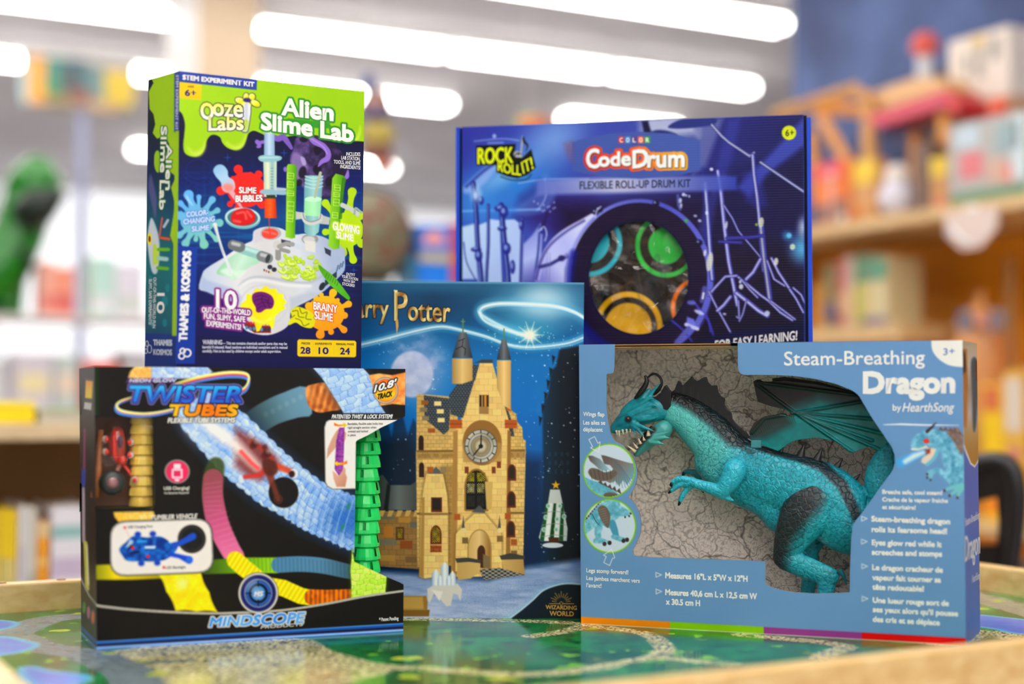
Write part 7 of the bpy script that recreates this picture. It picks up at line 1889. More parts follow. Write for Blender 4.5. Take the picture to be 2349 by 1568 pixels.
def p_body(p):
    p.fill(lambda X, Y: three((34, 148, 164), (70, 188, 204), np.clip(fbm(X / 16, Y / 16, 2), 0, 1)))
    p.poly([(1520, 880), (1600, 890), (1660, 940), (1700, 1000), (1660, 1060), (1640, 1110), (1600, 1080), (1560, 1010), (1520, 980)], (112, 196, 190), 14, .9)
    p.line([(1510, 975), (1550, 990), (1575, 1030), (1595, 1075), (1625, 1110)], 12, (40, 140, 146), 14, .8)
    p.line([(1525, 892), (1560, 892), (1604, 908), (1650, 942), (1690, 990), (1724, 1018)], [26, 34, 40, 40, 34, 18], (20, 22, 25), 8, .97)
    p.line([(1700, 1012), (1760, 1030), (1830, 1046), (1885, 1068), (1930, 1110), (1960, 1170), (1975, 1220)], [10, 11, 12, 13, 13, 12, 8], DARK, 4, .95)
    p.line([(1712, 1024), (1760, 1044), (1830, 1064), (1880, 1084), (1922, 1128), (1945, 1180)], 3.2, (60, 176, 186), 2, .85)
    p.line([(1640, 1088), (1668, 1056), (1696, 1030)], 4, (96, 190, 194), 3, .8)
    for k in range(34): p.line([(1700 + 7.4 * k, 1010 + 1.4 * k + max(0, k - 22) * 4), (1695 + 7.4 * k, 1030 + 1.4 * k + max(0, k - 22) * 4)], .8, (20, 24, 28), 1, .7)
    for k in range(60):
        a, b = 1660 + (k * 47) % 270, 1060 + (k * 31) % 120
        p.line([(a, b), (a + 9 - (k * 13) % 18, b + 10), (a + 14 - (k * 7) % 20, b + 22)], .8, (20, 110, 128), 1.2, .55, smooth=True)
    for sc, a in ((13, .55), (6, .3)):
        d, _ = cells(p.X / sc, p.Y / sc, 4); p.fill((10, 84, 100), np.clip((.13 - d) * 9, 0, 1) * a * (p.X > 1600))
    p.line([(1640, 1120), (1700, 1158), (1760, 1200)], 3, (20, 116, 132), 4, .5)
skin('body', [
    [(1532, 930, .055, 36), (1572, 950, .055, 46), (1607, 980, .055, 54), (1636, 1008, .055, 59), (1666, 1044, .055, 63), (1702, 1074, .055, 66), (1750, 1094, .055, 70), (1800, 1112, .055, 74), (1850, 1128, .055, 80), (1900, 1152, .055, 82), (1950, 1196, .055, 76), (2005, 1205, .055, 60), (2040, 1160, .055, 48), (2030, 1098, .055, 46), (2050, 1050, .055, 40)],
    [(1640, 1060, .055, 50), (1700, 1100, .055, 58), (1760, 1140, .055, 50), (1800, 1180, .055, 50)]], p_body, squash=(.62, .055))
def p_leg(p):
    p.fill(lambda X, Y: three((30, 140, 154), (70, 186, 196), np.clip(fbm(X / 10, Y / 10, 5), 0, 1)))
    p.blob([(1800, 1110), (1845, 1092), (1880, 1110), (1890, 1150), (1850, 1200), (1815, 1250), (1800, 1320), (1765, 1310), (1762, 1200)], (46, 44, 46), 14, .95)
    for k in range(7): p.line([(1770 + k * 4, 1160 + 18 * k), (1820 + k * 3, 1142 + 18 * k), (1866 - k * 4, 1132 + 16 * k)], .9, (18, 17, 18), 1.3, .8, smooth=True)
    for k in range(16): p.line([(1850 - 4 * k, 1200 + 6 * k), (1880 - 5 * k, 1196 + 6 * k)], .8, (30, 110, 122), 1, .6)
    for k in range(9): p.line([(1790 + 14 * k, 1296 + 4 * k), (1800 + 14 * k, 1316 + 3 * k)], .9, (16, 92, 106), 1.2, .6)
    t = np.linspace(-1.7, 1.3, 24); p.line(np.column_stack([1852 + 72 * np.cos(t), 1172 + 78 * np.sin(t)]), 1.2, (8, 40, 48), 1.2, .9)
    d, _ = cells(p.X / 9, p.Y / 9, 6); p.fill((8, 76, 92), np.clip((.13 - d) * 9, 0, 1) * .5)
    for k in range(4): p.line([(1874, 1342 + 9 * k), (1916, 1340 + 9 * k)], 1, (14, 86, 98), 1.4, .7)
leg = skin('leg', [[(1864, 1158, .040, 54), (1842, 1188, .036, 55), (1814, 1238, .034, 40), (1797, 1276, .034, 26)], [(1800, 1280, .034, 27), (1850, 1302, .034, 26), (1902, 1322, .034, 23)], [(1898, 1322, .034, 21), (1894, 1360, .034, 20), (1892, 1400, .034, 21)], [(1900, 1405, .034, 22), (1860, 1412, .030, 14)]], p_leg, squash=(.55, .036))
m = MB(); m.tube(cr(np.array([np.append(gp(*q[:3]), q[3] * GM) for q in ((1924, 1308, .034, 7), (1936, 1322, .034, 6), (1941, 1342, .034, .8))]), 5, False)[:, :3], np.linspace(8, .8, 11) * GM, 12); m.build('spur', M((30, 120, 132), .35), leg, smooth=True)
skin('leg', [[(1880, 1190, .080, 40), (1850, 1260, .080, 30), (1860, 1310, .080, 22), (1853, 1350, .080, 17), (1850, 1400, .080, 18)]], p_leg, squash=(.7, .080))
def p_arm(p):
    p.fill(lambda X, Y: three((36, 150, 172), (84, 196, 214), np.clip(fbm(X / 6, Y / 6, 9), 0, 1)))
    for k in range(7): p.line([(1640 - 9 * k, 1100 + k), (1636 - 9 * k, 1132 - 3 * k)], .7, (24, 116, 136), 1, .6)
    for q in ((1537, 1113), (1534, 1131), (1557, 1157)): p.ell(q[0], q[1], 6, 8, (22, 20, 22), 0, 1.5)
arm = skin('arm', [[(1686, 1076, .020, 26), (1674, 1102, .018, 23), (1657, 1126, .018, 19)], [(1657, 1127, .018, 18), (1620, 1116, .016, 13), (1592, 1107, .016, 11)], [(1592, 1103, .016, 8), (1562, 1097, .014, 7), (1546, 1104, .014, 6), (1538, 1112, .014, 3.5)], [(1592, 1108, .016, 8), (1560, 1112, .016, 6.5), (1545, 1121, .016, 6), (1534, 1130, .016, 3)], [(1592, 1110, .018, 8), (1574, 1124, .020, 7), (1564, 1140, .020, 6.5), (1557, 1158, .020, 3)], [(1655, 1132, .018, 12), (1670, 1142, .018, 7), (1683, 1147, .018, 2)]], p_arm, voxel=.0012, smooth=2)
skin('arm', [[(1650, 1070, .080, 18), (1615, 1085, .080, 12), (1590, 1084, .080, 9)], [(1592, 1082, .080, 7), (1572, 1082, .080, 6), (1566, 1092, .080, 3)], [(1600, 1088, .080, 7), (1606, 1112, .080, 6), (1613, 1128, .080, 3)]], lambda p: (p.fill((30, 120, 136)), p.ell(1567, 1090, 6, 8, (22, 20, 22)), p.ell(1614, 1124, 7, 8, (22, 20, 22))), voxel=.0012, smooth=2)
# head
def p_head(p):
    p.fill(lambda X, Y: three((26, 120, 134), (64, 172, 180), np.clip(fbm(X / 7, Y / 7, 13), 0, 1)))
    p.line([(1420, 975), (1450, 985), (1490, 990)], 4, (20, 96, 108), 3, .5)
    for s_ in ("560,760 700,690 800,650", "620,800 760,740 860,720", "640,860 760,850 850,830", "580,900 700,950 800,955", "450,830 520,800 560,780"): p.line(z1(s_), 1, (14, 84, 98), 1.6, .6, smooth=True)
    p.ell(1441, 961, 8.5, 8, (30, 84, 92), 0, 1.2)
head = skin('head', [[(1412, 980, .045, 13), (1432, 966, .045, 22), (1456, 950, .045, 30), (1486, 940, .045, 32), (1512, 938, .05, 28)], [(1428, 944, .040, 7), (1447, 926, .038, 8), (1470, 913, .038, 9), (1488, 896, .042, 6)], [(1408, 986, .045, 9), (1425, 984, .040, 9), (1450, 978, .036, 9), (1478, 985, .034, 6)], [(1465, 940, .034, 8), (1492, 928, .030, 5), (1516, 936, .028, 1.5)], [(1470, 925, .034, 7), (1488, 914, .030, 4), (1502, 915, .028, 1.5)], [(1465, 960, .032, 8), (1490, 960, .028, 5), (1509, 955, .026, 1.5)], [(1450, 970, .032, 6), (1476, 980, .028, 4.5), (1499, 989, .026, 1.5)], [(1450, 975, .032, 5), (1466, 990, .028, 3.5), (1476, 1001, .026, 1.2)], [(1446, 976, .032, 4), (1452, 988, .030, 3), (1458, 998, .028, 1)], [(1485, 915, .045, 6), (1500, 895, .045, 4), (1515, 878, .045, 1.5)]], p_head, SMOOTHHIDE, voxel=.0011, smooth=2, squash=(.8, .045))
def p_jaw(p):
    p.fill((84, 160, 156)); p.line([(1455, 1030), (1480, 1005), (1500, 985)], 5, (60, 20, 20), 4, .8)
jaw = skin('lower_jaw', [[(1460, 1040, .045, 8), (1478, 1022, .045, 14), (1500, 1002, .045, 19), (1522, 984, .048, 22)], [(1500, 1000, .030, 8), (1522, 994, .028, 4), (1537, 990, .026, 1)], [(1498, 1006, .030, 8), (1520, 1004, .028, 5), (1539, 1004, .026, 1)], [(1492, 1012, .030, 8), (1512, 1016, .028, 4), (1527, 1019, .026, 1)]], p_jaw, SMOOTHHIDE, voxel=.0011, smooth=2)
def cone(pa, pb, r, name, mat, parent, bend=None, n=10):
    a, b = gp(*pa), gp(*pb); k = 7; t = np.linspace(0, 1, k)[:, None]
    P_ = a + (b - a) * t
    if bend is not None: P_ = P_ + (gp(*bend) - (a + b) / 2) * (4 * t * (1 - t))
    m = MB(); m.tube(P_, r * GM * np.linspace(1, .08, k), n); return m.build(name, mat, parent, smooth=True)
for (x0, y0, x1, y1, r, d) in ((1414, 991, 1416, 1000, 4, .034), (1420, 991, 1421, 1006, 4.5, .033), (1428, 989, 1430, 999, 4, .032), (1437, 988, 1438, 996, 3.5, .032), (1446, 987, 1446, 994, 3, .032)): cone((x0, y0 - 3, d + .004), (x1, y0 + (y1 - y0) * .75, d), r * .8, 'tooth', CREAM, head)
for (x0, y0, x1, y1, r, d) in ((1458, 1036, 1437, 1020, 5, .036), (1462, 1028, 1452, 1014, 4, .034), (1470, 1018, 1464, 1004, 4, .032), (1478, 1010, 1474, 998, 3.5, .032), (1488, 1000, 1486, 980, 6, .034)): cone((x0, y0, d), (x1, y1, d), r, 'tooth', CREAM, jaw)
m = MB(); m.tube([gp(1470, 1012, .045), gp(1482, 998, .045), gp(1500, 985, .045)], np.array([4, 8, 12]) * GM, 10); m.build('mouth', M((70, 22, 20), .4), jaw, smooth=True)
m = MB(); m.ball(gp(1441, 960.6, .0275), 6.2 * GM, 16, 10); m.build('eye', M((60, 10, 12), .05, .8), head, smooth=True)
def horn(pts, rad):
    P_ = cr(np.array([np.append(gp(*q), r * GM) for q, r in zip(pts, rad)]), 6, False); m = MB(); m.tube(P_[:, :3], P_[:, 3], 12); m.build('horn', BLACKP, head, smooth=True)
horn([(1456, 914, .032), (1470, 899, .030), (1482, 880, .030), (1483, 868, .030), (1479, 861, .030)], [3, 7, 6, 4.5, 3])
horn([(1498, 903, .050), (1511, 893, .050), (1518, 876, .050), (1511, 862, .050), (1499, 857, .050), (1486, 865, .050)], [5, 4.4, 3.6, 3.2, 3, 2])
# crest on the neck, fin at the head, spikes along the back
crest = Sheet(Face(gp(1600, 900, .055), G_face.n, [(1515, 855), (1730, 855), (1730, 1010), (1515, 1010)]), 1.6, (38, 38, 40), keep=np.array([(1540, 930), (1539, 900), (1548, 893), (1556, 872), (1562, 876), (1566, 884), (1578, 872), (1588, 862), (1592, 868), (1600, 874), (1612, 866), (1621, 864), (1624, 874), (1632, 884), (1645, 883), (1647, 896), (1654, 908), (1663, 914), (1662, 926), (1668, 938), (1678, 946), (1680, 960), (1694, 976), (1712, 990), (1722, 1006), (1690, 1000), (1640, 960), (1580, 930)], float))
for k in range(18): crest.line([(1550 + 9 * k, 930 + 4 * k), (1552 + 8.4 * k, 862 + 6.5 * k)], .8, ((70, 72, 74), (20, 20, 22))[k % 2], 1.2, .6)
o = crest.build('neck_crest', BLACKP if False else print_mat('dark_fin', .4, .5), DRG); sm = o.modifiers.new('thick', 'SOLIDIFY'); sm.thickness = .003; sm.offset = 0
fin = Sheet(Face(gp(1530, 900, .040), G_face.n, [(1490, 870), (1560, 870), (1560, 950), (1490, 950)]), 1.6, (32, 31, 34), keep=np.array([(1495, 912), (1512, 906), (1522, 888), (1527, 882), (1533, 890), (1539, 898), (1538, 930), (1530, 940), (1512, 935), (1497, 936)], float))
o = fin.build('head_fin', print_mat('dark_fin_small', .35, .5), DRG); sm = o.modifiers.new('thick', 'SOLIDIFY'); sm.thickness = .005; sm.offset = -1
for (x0, y0, x1, y1, r) in ((1834, 1052, 1847, 1014, 12), (1870, 1064, 1886, 1026, 13), (1908, 1088, 1933, 1050, 14), (1940, 1120, 1974, 1086, 14), (1960, 1154, 1994, 1126, 13), (1720, 1006, 1724, 996, 6), (1790, 1036, 1798, 1024, 7)): cone((x0, y0, .055), (x1, y1, .055), r, 'back_spike', M((44, 44, 46), .4), DRG)
# wings: a thick moulded membrane with ribs
def wing(poly, d, dark_line, ribs_, thick, shade=0.0):
    q = np.array(poly, float)
    fc = Face(gp(1850, 950, d), G_face.n, [(1700, 850), (2075, 850), (2075, 1060), (1700, 1060)])
    w = Sheet(fc, 1.5, (26, 132, 136), keep=q)
    w.fill(lambda X, Y: three((20, 112, 116), (40, 150, 152), np.clip(fbm(X / 14, Y / 14, 33), 0, 1)))
    w.poly(dark_line, (44, 42, 42), 16, 1.0)
    w.poly([(1700, 980), (1740, 940), (1800, 945), (1820, 975), (1760, 1005), (1720, 1010)], (60, 58, 56), 8, .8)
    h = np.zeros(len(w.X))
    for a, b in ribs_:
        w.line([(a[0], a[1] + 4), (b[0], b[1] + 4)], 1.2, (12, 60, 62), 2, .8); w.line([a, b], 1.0, (60, 150, 150) if b[1] > 960 else (66, 64, 62), 1.5, .7)
        dd, _ = seg_dist(w.X, w.Y, np.array(a, float), np.array(b, float)); h = np.maximum(h, np.clip(1 - dd / 5, 0, 1))
    for k in range(30): w.line([(1748 + 3.5 * k, 1000 - 1.2 * k), (1776 + 5 * k, 1024 - .9 * k)], .5, (14, 84, 86), 1, .6)
    for k in range(22): w.line([(1724 + 4.6 * k, 992 - 3 * min(k, 12)), (1730 + 4.6 * k, 1002 - 2.6 * min(k, 12))], .6, (26, 24, 24), 1, .6)
    w.P = w.P + G_face.n[None] * (h * .003 + .004 * np.sin((w.X - 1720) / 60))[:, None]
    o = w.build('wing', print_mat('wing_plastic', .36, .5), DRG); sm = o.modifiers.new('thick', 'SOLIDIFY'); sm.thickness = thick; sm.offset = -1
    return o
J = (1826, 946)
wing([(1728, 874), (1736, 870), (1745, 870), (1750, 876), (1800, 872), (1870, 880), (1960, 899), (2062, 1038), (2046, 1045), (2036, 1040), (2000, 1022), (1975, 1030), (1957, 1038), (1941, 1025), (1906, 1009), (1872, 1003), (1826, 1009), (1806, 1020), (1786, 1034), (1760, 1024), (1722, 1008), (1718, 990), (1730, 970), (1753, 955), (1780, 951), (1806, 954), (1824, 956), (1820, 948), (1800, 938), (1769, 931), (1739, 921), (1735, 906)], .047,
     [(1700, 855), (1990, 875), (2000, 926), (1940, 926), (1880, 912), (1830, 932), (1790, 950), (1700, 1000)], [(J, (1957, 1037)), (J, (2046, 1044)), (J, (2050, 1000)), (J, (2000, 960)), (J, (1980, 920)), ((1735, 880), J), ((1725, 992), (1756, 958)), ((1756, 958), J), ((1846, 954), (2000, 1010)), ((1740, 876), (1960, 905))], .004)
wing([(1772, 868), (1800, 864), (1880, 876), (1965, 900), (2050, 1000), (1990, 990), (1900, 930), (1820, 905), (1776, 886)], .078, [(1700, 850), (2080, 850), (2080, 1010), (1700, 1010)], [((1780, 876), (1960, 905)), ((1780, 880), (2040, 990))], .004)
m = MB(); m.box((-.006, -.003, -.005), (.006, .003, .004), R=np.column_stack([(TR - TL) / np.linalg.norm(TR - TL), G_face.n, np.array([0, 0, 1.0])]), o=gp(1735, 1017, .026)); m.build('wing_socket', M((60, 140, 150), .4), DRG, bevel=.001)
# ------------------------------------------------------------------ the shop around the table (its walls run with the table's edges)
def rp(u, v, z=0.0):
    """u along the table's front, v away from it, z above the floor."""
    return TU * u + TV * v + np.array([0, 0, z])
EYE = TABLE_Z + CAM_H
RT = np.column_stack([TU, TV, np.array([0, 0, 1.0])])
def blk(m, u0, u1, v0, v1, z0, z1_, col=(128, 128, 128)):
    return m.box((u0, v0, z0), (u1, v1, z1_), col, RT)
def struct(name, u0, u1, v0, v1, z0, z1_, mat):
    m = MB(); blk(m, u0, u1, v0, v1, z0, z1_); return tag(m.build(name, mat), kind='structure')
def noisy(name, c1_, c2_, scale, rough=.6, lo=.35, hi=.65):
    m = bpy.data.materials.new(name); m.use_nodes = True; nt = m.node_tree; b = nt.nodes['Principled BSDF']
    t = nt.nodes.new('ShaderNodeTexNoise'); t.inputs['Scale'].default_value = scale; t.inputs['Detail'].default_value = 3
    tc_ = nt.nodes.new('ShaderNodeTexCoord'); nt.links.new(tc_.outputs['Object'], t.inputs['Vector'])
    r = nt.nodes.new('ShaderNodeValToRGB'); a, d = lin(c1_), lin(c2_); r.color_ramp.elements[0].color = (*a, 1); r.color_ramp.elements[1].color = (*d, 1); r.color_ramp.elements[0].position = lo; r.color_ramp.elements[1].position = hi
    nt.links.new(t.outputs['Fac'], r.inputs[0]); nt.links.new(r.outputs[0], b.inputs['Base Color']); b.inputs['Roughness'].default_value = rough
    return m
def bpart0(name, mat, *a): m = MB(); blk(m, *a); return m.build(name, mat)
CEIL = EYE + 2.10
struct('floor', -6, 12, -7, 15.2, -.05, 0, noisy('shop_floor', (176, 172, 172), (206, 202, 202), 4, .35))
struct('ceiling', -6, 12, -7, 15.2, CEIL, CEIL + .05, noisy('ceiling_panels', (188, 182, 185), (204, 199, 201), 1.2, .8))
struct('wall_back', -6, 12, 14.4, 14.5, 0, CEIL, M((244, 242, 240), .7))
struct('wall_left', -6.1, -6, -7, 14.5, 0, CEIL, M((236, 232, 230), .7))
struct('wall_right', 3.45, 3.55, -1.5, 4.26, 0, CEIL, noisy('painted_blue_wall', (34, 50, 100), (78, 102, 156), 2.2, .6))
struct('wall_column', 2.02, 2.34, 7.0, 7.45, 0, CEIL, M((176, 154, 128), .6))
struct('trim_column', 2.0, 2.02, 6.99, 7.46, 0, CEIL, M((196, 192, 190), .6))
PANE = emit_mat((250, 252, 255), 0.68)  # glowing windows added to brighten the far wall
for k in range(5):
    u0 = -3.6 + 2.9 * k
    w = tag(bpart0('window_%d' % (k + 1), M((226, 226, 226), .4), u0, u0 + 2.7, 14.37, 14.399, 1.1, EYE + 2.04), kind='structure')
    m = MB(); blk(m, u0 + .06, u0 + 2.64, 14.365, 14.369, 1.16, EYE + 1.98); m.build('glowing_pane', PANE, w)
# ceiling lights: a white housing with two glowing tubes
GLOW = emit_mat((255, 253, 250), TUBE_STRENGTH); HOUS = M((240, 238, 234), .4)
ZL = EYE + 2.0
rowno = 0
ROWS = ((6.31, ((-1.4, 1.2), (1.22, 3.1), (3.12, 5.06))), (7.70, ((-1.6, .2), (.22, 2.13), (2.54, 3.7), (3.72, 4.8), (4.82, 5.91))), (9.12, ((-1.2, 1.0), (1.02, 2.7), (2.72, 4.42), (5.3, 6.3))), (11.9, ((-1.0, .55), (2.9, 5.2))),
        (4.92, ((-1.2, .6), (.62, 2.4))), (3.53, ((-1.0, .8), (.82, 2.6))), (2.14, ((-1.0, .8), (.82, 2.6))), (.75, ((-1.0, .8), (.82, 2.6))), (-.64, ((-1.0, .8), (.82, 2.6))), (-2.03, ((-2.2, -.2), (-.18, 1.8))), (-3.42, ((-2.2, -.2), (-.18, 1.8))), (-4.81, ((-2.2, -.2), (-.18, 1.8))))  # unseen rows overhead and behind the viewer, added to light the cartons
ROWN = {6.31: 'nearest visible row', 7.70: 'second visible row', 9.12: 'third visible row', 11.9: 'farthest row'}
for v, segs in ROWS:
    for k, (a, b) in enumerate(segs):
        t = thing('ceiling_light', 'long white fluorescent ceiling lamp, number %d from the left in the %s' % (k + 1, ROWN[v]) if v in ROWN else 'white fluorescent ceiling lamp overhead, outside the photo', 'ceiling light', tuple(rp((a + b) / 2, v, ZL)), 'fluorescent ceiling lamps')
        m = MB(); blk(m, a + .01, b - .01, v - .075, v + .075, ZL + .035, CEIL); m.build('housing', HOUS, t)
        for s_ in (-1, 1):
            m = MB(); m.tube([rp(a + .03, v + s_ * .042, ZL + .012), rp(b - .03, v + s_ * .042, ZL + .012)], .021, 10); m.build('lamp_tube', GLOW, t, smooth=True)
def at_v(x, y, v):
    """Where the ray of pixel (x, y) meets the upright plane v."""
    return on_plane(x, y, TV * v, TV)[0]
def at_u(x, y, u):
    return on_plane(x, y, TU * u, TU)[0]
def uvz(p): return float(p @ TU), float(p @ TV), float(p[2])
def span_v(x0, x1, y0, y1, v):
    """u and z limits of a pixel rectangle standing on plane v."""
    c = [uvz(at_v(x, y, v)) for x in (x0, x1) for y in (y0, y1)]
    return (c[0][0] + c[1][0]) / 2, (c[2][0] + c[3][0]) / 2, (c[0][2] + c[2][2]) / 2, (c[1][2] + c[3][2]) / 2
def span_u(x0, x1, y0, y1, u):
    c = [uvz(at_u(x, y, u)) for x in (x0, x1) for y in (y0, y1)]
    return (c[2][1] + c[3][1]) / 2, (c[0][1] + c[1][1]) / 2, (c[0][2] + c[2][2]) / 2, (c[1][2] + c[3][2]) / 2   # v near, v far
def one(name, label, cat, m, mat, group=None, bev=.0, smooth=False):
    return tag(m.build(name, mat, None, smooth=smooth, bevel=bev), label, cat, group)
def book(u0, u1, v0, v1, z0, z1_, cover, spine_marks, label, group, pages=(240, 234, 220)):
    """A book standing upright, its spine towards -v."""
    t = thing('book', label, 'book', tuple(rp((u0 + u1) / 2, (v0 + v1) / 2, z0)), group)
    m = MB(); w = u1 - u0; e = min(.003, w * .15)
    blk(m, u0, u0 + e, v0, v1, z0, z1_); blk(m, u1 - e, u1, v0, v1, z0, z1_); blk(m, u0 + e, u1 - e, v0, v0 + .003, z0, z1_); m.build('cover', M(cover, .45), t)
    m = MB(); blk(m, u0 + e, u1 - e, v0 + .0032, v1 - .004, z0 + .003, z1_ - .004); m.build('pages', M(pages, .7), t)
    for (a, b, c) in spine_marks:
        m = MB(); blk(m, u0 + e * .5, u1 - e * .5, v0 - .0006, v0 + .001, z0 + (z1_ - z0) * a, z0 + (z1_ - z0) * b); m.build('spine_panel', M(c, .45), t)
    return t
BIRCH = wood_mat('birch_shelf', (206, 178, 134), (226, 202, 160), 4, (1, 10, 10), .4)
BACKP = M((120, 84, 34), .6)

# ---- low bookcase behind the table on the left
vL = 3.03
uL0, uL1 = -.25, 1.95
zt_ = EYE - (1008 - 915) / FPX * 2.95 + .032
bc = thing('bookcase', 'low pale wood bookcase behind the table with a bright yellow box on its top', 'bookcase', tuple(rp((uL0 + uL1) / 2, vL + .16, 0)))
def bpart(root, name, mat, *a): m = MB(); blk(m, *a); return m.build(name, mat, root, bevel=.002)
zs = .30
bpart(bc, 'top_board', BIRCH, uL0 - .03, uL1 + .03, vL - .01, vL + .33, zt_ - .032, zt_)
bpart(bc, 'shelf_board', BIRCH, uL0, uL1, vL + .005, vL + .31, zs - .025, zs)
bpart(bc, 'base_board', BIRCH, uL0, uL1, vL + .01, vL + .31, .02, .05)
bpart(bc, 'back_panel', BACKP, uL0, uL1, vL + .31, vL + .325, .02, zt_ - .034)
for a in (uL0, .95, uL1 - .025): bpart(bc, 'side_panel', BIRCH, a, a + .025, vL + .002, vL + .308, 0.0, zt_ - .034)
def ux(x, v=vL): return uvz(at_v(x, 1200, v))[0]
bks = ((-62, -32, 1178, (206, 60, 50), ()), (-31, -2, 1172, (226, 190, 40), ((.05, .2, (180, 60, 40)),)), (0, 19, 1166, (240, 206, 20), ((.02, .30, (196, 74, 44)), (.40, .62, (214, 200, 120)))), (20, 40, 1170, (238, 202, 20), ((.02, .30, (190, 66, 40)), (.40, .62, (220, 204, 130)))), (43, 61, 1160, (226, 222, 222), ((.3, .7, (214, 206, 216)),)), (62, 84, 1162, (214, 210, 196), ((.1, .5, (186, 186, 172)),)), (86, 113, 1196, (240, 158, 20), ((.62, .68, (250, 210, 120)), (.86, 1.0, (236, 206, 150)))), (118, 205, 1160, (236, 232, 238), ((.45, .6, (206, 190, 214)), (.75, .85, (150, 196, 190)), (.1, .35, (236, 196, 196)))), (208, 240, 1180, (90, 120, 180), ()), (243, 270, 1170, (200, 90, 90), ()))
blab = ('red book at the bookcase end', 'dark yellow book beside the two bright yellow ones', 'bright yellow book with red foot, left of its twin', 'bright yellow book with red foot, right of its twin, beside a white book', 'white thin book next to the yellow books', 'cream thin book between the white and the orange book', 'orange book with pale top between cream and large pink-white book', 'large pink and white picture book beside the black carton', 'blue book hidden behind the black carton', 'dusty red book hidden behind the black carton')
for (x0, x1, y0, c, mk), lb in zip(bks, blab):
    if x1 > 206 or x1 < -20: continue
    a, b, za, zb_ = span_v(x0, x1, 1250, y0, vL + .03)
    book(a + .0005, b - .0005, vL + .03, vL + .22, zs, zb_, c, mk, lb + ', low bookcase', 'books in the low bookcase')
a, b, za, zb_ = span_v(-90, 80, 975, 920, vL + .05)
yb_ = thing('storage_box', 'bright yellow box on top of the low bookcase', 'box', tuple(rp((a + b) / 2, vL + .12, zt_)))
bpart(yb_, 'body', M((252, 222, 6), .4), a, b, vL + .05, vL + .2, zt_, zb_ - .012); bpart(yb_, 'lid', M((246, 226, 60), .4), a - .002, b + .002, vL + .048, vL + .202, zb_ - .012, zb_)
a, b, za, zb_ = span_v(86, 215, 968, 940, vL + .05)
fb = thing('book', 'grey book lying flat on the low bookcase beside the yellow box', 'book', tuple(rp((a + b) / 2, vL + .14, zt_)))
bpart(fb, 'pages', M((196, 192, 176), .7), a + .004, b - .004, vL + .054, vL + .23, zt_ + .003, zb_ - .002); bpart(fb, 'cover', M((150, 176, 120), .5), a, b, vL + .05, vL + .235, zb_ - .002, zb_ + .003); bpart(fb, 'cover', M((206, 196, 176), .5), a, b, vL + .05, vL + .235, zt_, zt_ + .003)

# ---- pale display shelf further back on the left, the green dinosaur toy on it
vF = 4.9
PALE_W = M((226, 218, 214), .5)
f0, f1 = .42, 1.75
ds = thing('display_shelf', 'pale grey display shelf unit full of pastel toys at the far left', 'shelf', tuple(rp((f0 + f1) / 2, vF + .2, 0)))
zrow = [EYE - .62, EYE - .34, EYE - .035, EYE + .27]
for z in zrow: bpart(ds, 'shelf_board', PALE_W, f0, f1, vF, vF + .4, z - .012, z)
for a in (f0, f1 - .03):
    for b in (.002, .368): bpart(ds, 'upright', PALE_W, a, a + .03, vF + b, vF + b + .03, 0, EYE + .268)
pal = ((232, 196, 170), (240, 214, 190), (206, 160, 140), (190, 186, 190), (214, 206, 214), (240, 150, 50), (222, 90, 70), (206, 200, 220), (196, 206, 200), (240, 224, 170), (170, 190, 180), (236, 190, 190))
pn = ('peach', 'cream', 'dusty pink', 'grey', 'pale lilac', 'orange', 'red', 'lavender', 'mint grey', 'pale yellow', 'sage', 'pink')
rr = random.Random(12)
rown = ('lowest', 'lower', 'middle', 'upper')
for ri, z in enumerate(zrow[:3]):
    if ri == 0: continue
    u = f0 + .05; k = 0
    while u < f1 - .16:
        w = rr.uniform(.06, .13); h = rr.uniform(.14, .25)
        ci = rr.randrange(len(pal))
        x_px = to_px(rp(u + w / 2, vF + .05, z + h / 2))
        if -30 < x_px[0][0] < 345:
            m = MB(); tt = thing('toy_package', '%s toy package, number %d from the left on the %s pale shelf' % (pn[ci], k + 1, rown[ri]), 'toy package', tuple(rp(u + w / 2, vF + .12, z)), 'toy packages on the pale display shelf')
            bpart(tt, 'body', M(pal[ci], .5), u, u + w, vF + .03, vF + .2, z, z + h); bpart(tt, 'label_panel', M(pal[(ci + 5) % 12], .5), u + w * .12, u + w * .88, vF + .0285, vF + .031, z + h * .3, z + h * .65)
            k += 1
        u += w + rr.uniform(.004, .02)
for x0, x1, y0, c, c2_, lb in ((92, 124, 600, (240, 170, 150), (226, 120, 110), 'salmon pink'), (126, 168, 612, (240, 150, 120), (214, 90, 90), 'coral'), (206, 262, 590, (190, 226, 214), (232, 232, 236), 'pale mint'), (264, 330, 604, (228, 224, 234), (206, 214, 206), 'pale lilac')):
    a, b, za, zb_ = span_v(x0, x1, 730, y0, vF + .05); tt = thing('toy_package', lb + ' toy package on the top of the pale shelf beside the dinosaur', 'toy package', tuple(rp((a + b) / 2, vF + .1, zrow[3])), 'toy packages on the pale display shelf')
    bpart(tt, 'body', M(c, .5), a, b, vF + .04, vF + .16, zrow[3], zb_); bpart(tt, 'label_panel', M(c2_, .5), a + .004, b - .004, vF + .0385, vF + .041, zrow[3] + .02, zrow[3] + .07)
